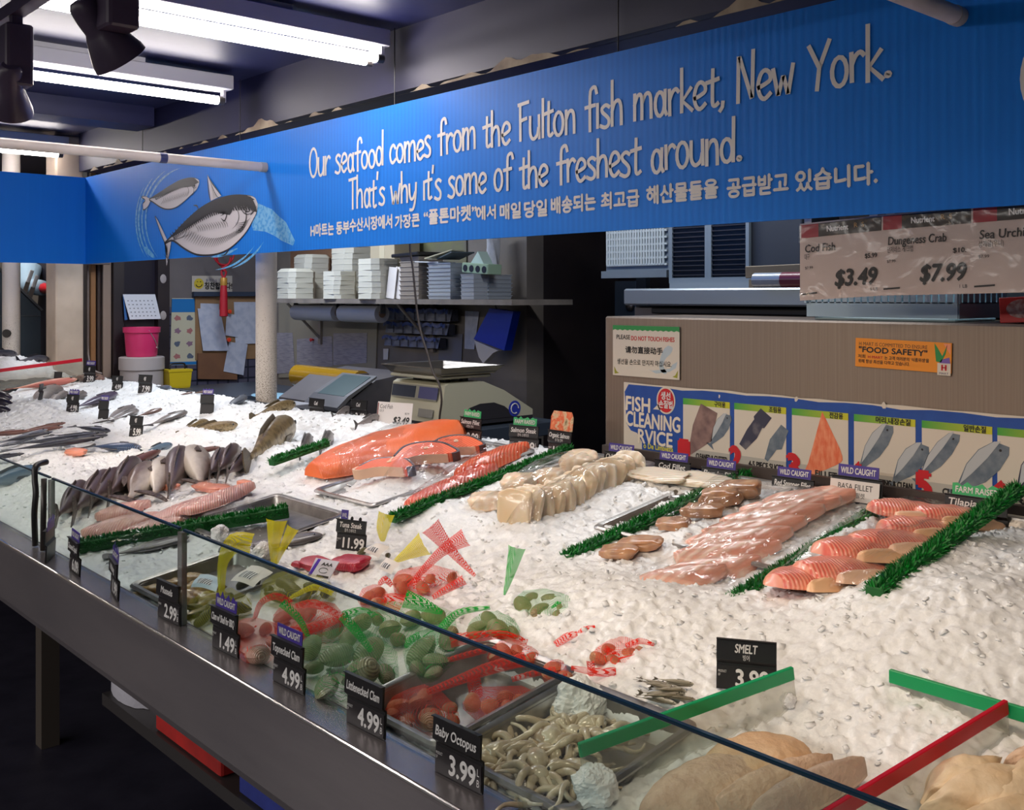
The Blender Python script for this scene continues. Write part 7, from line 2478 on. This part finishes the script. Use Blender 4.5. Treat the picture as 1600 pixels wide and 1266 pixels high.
net_bag('red', 'littleneck', [(866, 1044, 14), (857, 1057, 12), (882, 1056, 12)],
        [[(892, 1044, 7), (926, 1050, 12), (962, 1052, 18)], [(922, 1032, 12), (930, 1066, 14), (962, 1102, 40)]], 'red net of few clams behind the big lump of ice', 'brown clam in the red net behind the big ice lump')
net_bag('red', 'littleneck', [(631, 908, 17), (628, 920, 12), (661, 920, 12), (706, 902, 11), (672, 906, 10)],
        [[(640, 914, 6), (688, 864, 16), (728, 840, 30)], [(742, 900, 5), (706, 862, 16), (672, 822, 34)], [(652, 902, 6), (658, 918, 16), (664, 932, 22)], [(676, 934, 8), (700, 920, 12), (726, 906, 16)]], 'red net of clams farthest back with two crossed net tails', 'brown clam in the farthest red net')
net_bag('red', 'littleneck', [(586, 928, 14), (592, 942, 13), (573, 936, 13)],
        [[(592, 914, 6), (602, 906, 12), (612, 916, 6)], [(600, 938, 18), (616, 940, 26), (628, 946, 34)]], 'small red net of clams with a short flared tail, left of the long green net', 'brown clam in the small red net with flared tail')
net_bag('yellow', 'mussel', [(432, 932, 19), (458, 922, 20), (486, 920, 20), (508, 928, 16), (446, 912, 17), (476, 936, 16), (420, 922, 15)],
        [[(452, 936, 5), (490, 918, 10), (520, 928, 8)]], 'yellow net of dark mussels lying in the ice', 'dark mussel in the yellow net lying in the ice')
net_bag('yellow', 'mussel', [(330, 952, 19), (352, 962, 20), (372, 950, 20), (318, 966, 17), (350, 940, 16), (306, 950, 14)],
        [[(346, 930, 9), (348, 880, 16), (366, 850, 32), (394, 852, 36)], [(352, 934, 10), (362, 952, 14), (380, 966, 18)]], 'yellow net of dark mussels behind the glass joint', 'dark mussel in the yellow net behind the glass joint')
net_bag('yellow', 'mussel', [(382, 912, 15), (400, 908, 14)],
        [[(428, 886, 6), (428, 850, 18), (432, 812, 34)], [(428, 888, 4), (440, 860, 10), (458, 824, 20)]], 'yellow net tied off with an upright yellow tail', 'dark mussel under the white barcode label', hull=False)
net_bag('yellow', 'mussel', [(606, 868, 9), (566, 862, 10)],
        [[(598, 846, 6), (598, 826, 20), (604, 802, 26)], [(616, 878, 5), (636, 866, 18), (664, 850, 40)]], 'yellow net with two flared tails right of the Tuna Steak tag', 'dark mussel right of the Tuna Steak tag', hull=False)
# loose end of red net lying by itself
for pts, lab in (([(868, 1008, 12), (886, 996, 14), (902, 990, 8)], 'scrap of red netting in the ice right of the green net'), ([(902, 992, 6), (914, 984, 10), (930, 980, 6)], 'smallest scrap of red netting in the ice')):
    tag(tail_mesh(pts, depth(lift(pts[0][0], pts[0][1], .01))).build('net_scrap', NETC['red'], smooth=True), lab, 'netting', 'scraps of red netting')

# barcode labels tied to the yellow nets
barm = NT('barcode_print')
bw_ = barm.n('ShaderNodeTexNoise', _Scale=260, _Detail=0)
barm.l(barm.coord((1, .0, .0)), bw_.inputs['Vector'])
barm.l(barm.ramp(bw_.outputs[0], [(.48, lin((40, 38, 44))), (.52, lin((220, 220, 222)))]), barm.b.inputs['Base Color'])
def label_card(q, label, hs, pale=PAPER, bar=(.2, .75, .2, .6)):
    P = [lift(px, py, h) for (px, py), h in zip(q, hs)]
    c = sum(P, Vector()) / 4
    X = ((P[1] - P[0]) + (P[2] - P[3])).normalized()
    Y = ((P[3] - P[0]) + (P[2] - P[1]))
    N = X.cross(Y).normalized()
    Y = N.cross(X)
    M = T(c) @ Matrix((X, Y, N)).transposed().to_4x4()
    L = [M.inverted() @ p for p in P]
    def f(u, v):
        a = L[0] + (L[1] - L[0]) * u
        b = L[3] + (L[2] - L[3]) * u
        p = a + (b - a) * v
        return Vector((p.x, p.y, p.z + .006 * math.sin(math.pi * u) + .003 * math.sin(5 * v)))
    t = thing('barcode_label', label, 'label', M, 'barcode labels on the nets')
    MB().sheet(f, 10, 6).build('card', pale, t, smooth=True)
    u0, u1, v0, v1 = bar
    MB().sheet(lambda u, v: f(u0 + (u1 - u0) * u, v0 + (v1 - v0) * v) + Vector((0, 0, .0008)), 10, 4).build('barcode', barm.m, t, smooth=True)
label_card(((298, 918), (338, 926), (346, 904), (312, 896)), 'crumpled blue-white barcode label behind the glass joint', (.03, .03, .04, .045), mat('bluish_card', (184, 204, 220), .4))
label_card(((360, 908), (396, 918), (426, 893), (392, 882)), 'white barcode label lying flat near the upright yellow tail', (.03, .03, .045, .05))
label_card(((568, 862), (592, 872), (608, 854), (586, 848)), 'white barcode label right of the Tuna Steak tag', (.02, .02, .04, .045))
label_card(((592, 890), (612, 898), (624, 880), (602, 870)), 'white barcode label below the flared yellow tail', (.015, .015, .035, .04))

# tuna steaks with their package card
for i, (px, py, r, rz, l) in enumerate(((548, 888, (.05, .035, .012), 20, 'deep red tuna steak right of its card'), (492, 886, (.045, .03, .01), 0, 'deep red tuna steak mostly hidden by its card'), (466, 886, (.02, .01, .006), 10, 'small red tuna scrap left of the card'))):
    chunk('tuna_steak', px, py, r, flesh('tuna_flesh', (170, 24, 50), (206, 50, 70), 60, 3, .5, .2), l, 'tuna steaks', i * 2.1, .004, rz)
q = [lift(481, 900, .02), lift(514, 906, .02), lift(530, 878, .05), lift(494, 872, .05)]
c = sum(q, Vector()) / 4
X = (q[1] - q[0]).normalized()
N = X.cross(q[3] - q[0]).normalized()
Y = N.cross(X)
Mx = T(c) @ Matrix((X, Y, N)).transposed().to_4x4()
t = thing('package_card', 'purple and white package card on the tuna steaks', 'label', Mx)
L = [Mx.inverted() @ p for p in q]
MB().prism([(p.x, p.y) for p in L], -.001, .001).build('card', mat('card_white', (206, 204, 216), .35), t)
wq, hq = (L[1] - L[0]).length, (L[3] - L[0]).length
MB().prism([(-wq * .5, -hq * .48), (-wq * .36, -hq * .48), (-wq * .28, hq * .46), (-wq * .42, hq * .46)], .0011, .0016).build('purple_stripe', mat('card_purple', (78, 44, 170), .35), t)
text(t, 'AAA', (wq * .12, hq * .24), wq * .5, hq * .16, DARKP, y=-.0016, bold=.08, M=RX(-90))
MB().tube([(wq * .08 + wq * .2 * math.cos(R(a)), -hq * .1 + hq * .14 * math.sin(R(a)), .0014) for a in range(20, 350, 20)], .0007, 5).build('drawn_ring', DARKP, t)
MB().prism([(-wq * .1, -hq * .47), (wq * .46, -hq * .47), (wq * .44, -hq * .36), (-wq * .1, -hq * .36)], .0011, .0016).build('dark_strip', DARKP, t)

# ochre clam meat in its pan
for i in range(16):
    px, py = 226 + 116 * rng.random(), 896 + 46 * rng.random()
    py = max(py, 878 + (360 - px) * .42 - 10)
    x, y = w_ice(px, py)
    if not (-2.44 < x < -2.17 and .99 < y < 1.24):
        x, y = -2.43 + .26 * rng.random(), .995 + .235 * rng.random()
    seed = i * 1.9
    def f(u, v):
        th, ph = u * 2 * math.pi, (v - .5) * math.pi
        d = Vector((math.cos(th) * math.cos(ph), math.sin(th) * math.cos(ph), math.sin(ph)))
        k = 1 + .45 * noise.noise(d * 2 + Vector((seed, 0, 0)))
        return Vector((d.x * .036 * k, d.y * .022 * k, d.z * .014 * k))
    o = MB().sheet(f, 18, 12).build('clam_meat', mat('clam_meat', (190, 160, 108), .3, c2=(140, 104, 56), scale=30, coat=.4), M=T(x, y, ICE(x, y) + .022 + .002 * (i % 4)) @ RZ(rng.uniform(0, 180)), smooth=True)
    tag(o, 'lump of ochre clam meat in the pan behind the glass joint', 'shellfish', 'clam meat in the pan')

# baby octopus
octm = mat('octopus_skin', (222, 210, 186), .22, c2=(196, 178, 150), scale=26, coat=.6, contrast=(.4, .62))
octd = mat('octopus_mantle', (160, 138, 116), .22, c2=(190, 172, 146), scale=24, coat=.6, contrast=(.4, .62))
def octopus(px, py, h, rz, seed, label, dark):
    r_ = random.Random(seed)
    p = lift(px, py, h)
    t = thing('baby_octopus', label, 'octopus', T(p) @ RZ(rz), 'baby octopus in the pan')
    mb = MB()
    mb.use(1)
    def f(u, v):
        th, ph = u * 2 * math.pi, (v - .5) * math.pi
        d = Vector((math.cos(th) * math.cos(ph), math.sin(th) * math.cos(ph), math.sin(ph)))
        return Vector((-.022 + d.x * .026, d.y * .017 * (1 - .2 * d.x), .012 + d.z * .015)) * (1 + .12 * noise.noise(d * 2 + Vector((seed, 0, 0))))
    mb.sheet(f, 22, 14)
    mb.use(0).ell((.012, 0, .008), (.016, .017, .012), 14, 8)
    for k in range(8):
        a = R(-120 + 240 * k / 7 + r_.uniform(-10, 10))
        L = r_.uniform(.10, .14)
        curl = r_.uniform(-2.6, 2.6)
        pts, q, ang = [], Vector((.014 + .01 * math.cos(a), .012 * math.sin(a), .006)), a
        for s in range(12):
            pts.append(q.copy())
            ang += curl / 12 + .35 * math.sin(s * .9 + seed + k)
            q = q + Vector((math.cos(ang), math.sin(ang), 0)) * L / 12
            q.z = .007 + .015 * math.sin(s * .5 + k) * (1 - s / 14)
        mb.tube(pts, [.0074 * (1 - .72 * s / 11) for s in range(12)], 8)
    mb.build('body', [octm, octd if dark else octm], t, smooth=True)
    e = MB()
    for s in (-1, 1):
        e.ell((.012, s * .0155, .015), (.0035, .003, .0035), 8, 6)
    e.build('eye', BLACK, t, smooth=True)
for i, (px, py, h, rz, dk, l) in enumerate(((778, 1206, -.018, 20, 0, 'pale baby octopus with long arms nearest the glass'), (816, 1232, -.018, 150, 1, 'baby octopus with a dark head at the near corner of the pan'), (850, 1176, -.012, -40, 1, 'baby octopus with a brown head at the middle of the pan'), (800, 1180, -.014, 80, 0, 'pale baby octopus at the left of the pan'),
                                             (880, 1210, -.014, 200, 0, 'pale baby octopus behind the end of the clear divider'), (906, 1150, -.012, 260, 0, 'pale baby octopus at the back right of the pan'), (868, 1152, -.012, 120, 0, 'pale baby octopus below the big ice lump'), (840, 1212, .0, 320, 0, 'pale baby octopus lying on top in the middle'), (786, 1240, -.02, 60, 0, 'pale baby octopus low at the near left corner'), (880, 1240, -.02, 30, 0, 'pale baby octopus at the near right corner'), (940, 1160, -.012, 190, 0, 'pale baby octopus farthest right in the pan'), (758, 1192, -.018, 330, 0, 'pale baby octopus at the left wall of the pan'))):
    octopus(px, py, h, rz, i * 3 + 1, l, dk)

# lumps of ice
clump(903, 1098, .043, 'big snowball of ice perched at the back of the octopus pan', .012, 1.0)
clump(344, 852, .024, 'white lump of ice beside the yellow tail near the green strip', .004, 5.0)
clump(412, 880, .026, 'lump of ice behind the upright yellow tail', .0, 9.0)
clump(848, 1132, .016, 'small lump of ice against the octopus pan wall', .0, 13.0)
clump(352, 1000, .022, 'clear lump of ice behind the 1.49 tag', .0, 17.0)
clump(690, 1118, .013, 'small lump of ice on the red-netted clams', .03, 21.0)
clump(930, 1256, .03, 'lump of ice at the foot of the clear divider', .0, 25.0)
clump(1232, 1118, .012, 'small lump of ice at the far end of the clear divider foot', .0, 29.0)

# ================================================================== ACRYLIC DIVIDERS, LARGE FISH IN FRONT
def stand(gx, gy, px, py):
    g = lift(gx, gy, 0)
    return at_depth(px, py, depth(g))
A, B = stand(917, 1246, 905, 1168), stand(1250, 1116, 1238, 1048)
divider('acrylic_divider', 'clear acrylic divider with a green top edge beside the octopus pan', A, B, .085, GRNC, 'green-capped dividers')
A = stand(1388, 1110, 1391, 1052)
B = A + Vector((.42, 0, 0))
divider('acrylic_divider', 'clear acrylic divider with a green top edge at the right edge of the photo', A, B, .075, GRNC, 'green-capped dividers', False)
A, B = stand(1574, 1170, 1574, 1099), stand(1250, 1390, 1240, 1304)
A.y = min(A.y, on_ice(1388, 1110).y - .006)
divider('acrylic_divider', 'clear acrylic divider with a red top edge in the near right corner', A, B, .08, REDC, 'near red-capped dividers', False)
tanf = mat('tan_fish_flesh', (226, 196, 170), .6, c2=(200, 166, 140), scale=24, coat=0, bump=.5, bscale=90, contrast=(.35, .7))
tan2 = mat('orange_tan_flesh', (228, 194, 158), .6, c2=(216, 172, 132), scale=16, bump=.4, bscale=90)
greyf = mat('greyish_fish_skin', (182, 160, 146), .6, c2=(202, 178, 158), scale=20, bump=.4, bscale=90)
fillet('fish_piece', (1105, 1222), (1268, 1200), .15, .045, tan2, 'broad orange-tan fish piece behind the glass edge', 'large tan fish pieces', 1, 71, .0)
fillet('fish_piece', (1012, 1292), (1206, 1212), .14, .05, tanf, 'large rounded tan fish piece left of the long ones', 'large tan fish pieces', 1, 72, .0)
fillet('fish_piece', (1120, 1290), (1302, 1218), .06, .035, tanf, 'long tan fish piece crossed by the glass edge', 'large tan fish pieces', 0, 73, .014)
fillet('fish_piece', (1180, 1300), (1352, 1222), .055, .035, greyf, 'long greyish fish piece just left of the red-edged divider', 'large tan fish pieces', 0, 74, .014)
palet = mat('pale_tan_flesh', (234, 212, 180), .5, c2=(214, 180, 138), scale=12, coat=.1, bump=.4, bscale=50, contrast=(.4, .66))
for i, (a, b, w, H, l, roll) in enumerate((((1440, 1306), (1610, 1244), .10, .055, 'curled pale tan fish piece right of the red-edged divider', 18), ((1446, 1272), (1556, 1226), .08, .06, 'pale tan flap leaning on the red-edged divider', 30), ((1540, 1330), (1670, 1200), .06, .04, 'long torn pale tan strip at the right edge', -14), ((1480, 1350), (1650, 1296), .09, .05, 'pale tan fish piece cut by the bottom of the photo', -10), ((1575, 1236), (1680, 1186), .06, .035, 'small brownish tan piece highest at the right edge', 10))):
    fillet('fish_piece', a, b, w, H, palet if i != 4 else tanf, l, 'pale tan fish pieces in the corner', 2, 80 + i, .006, bend=.2, roll=roll)
# small fish on the ice beyond the red-edged far divider
for i, (y_, z_, l) in enumerate(((1.62, 1.20, 'dark fish on the far ice heap, left one'), (1.82, 1.20, 'dark fish on the far ice heap, middle one'), (2.02, 1.16, 'dark fish on the far ice heap, right one'))):
    o = make_fish('far_fish', .26, .15, (52, 54, 66), (120, 116, 120), label=l)
    o['group'] = 'fish on the far ice heap'
    o.matrix_basis = T(-6.60, y_, z_) @ RZ(80 + 15 * i) @ SCL(.22)

flush_text()
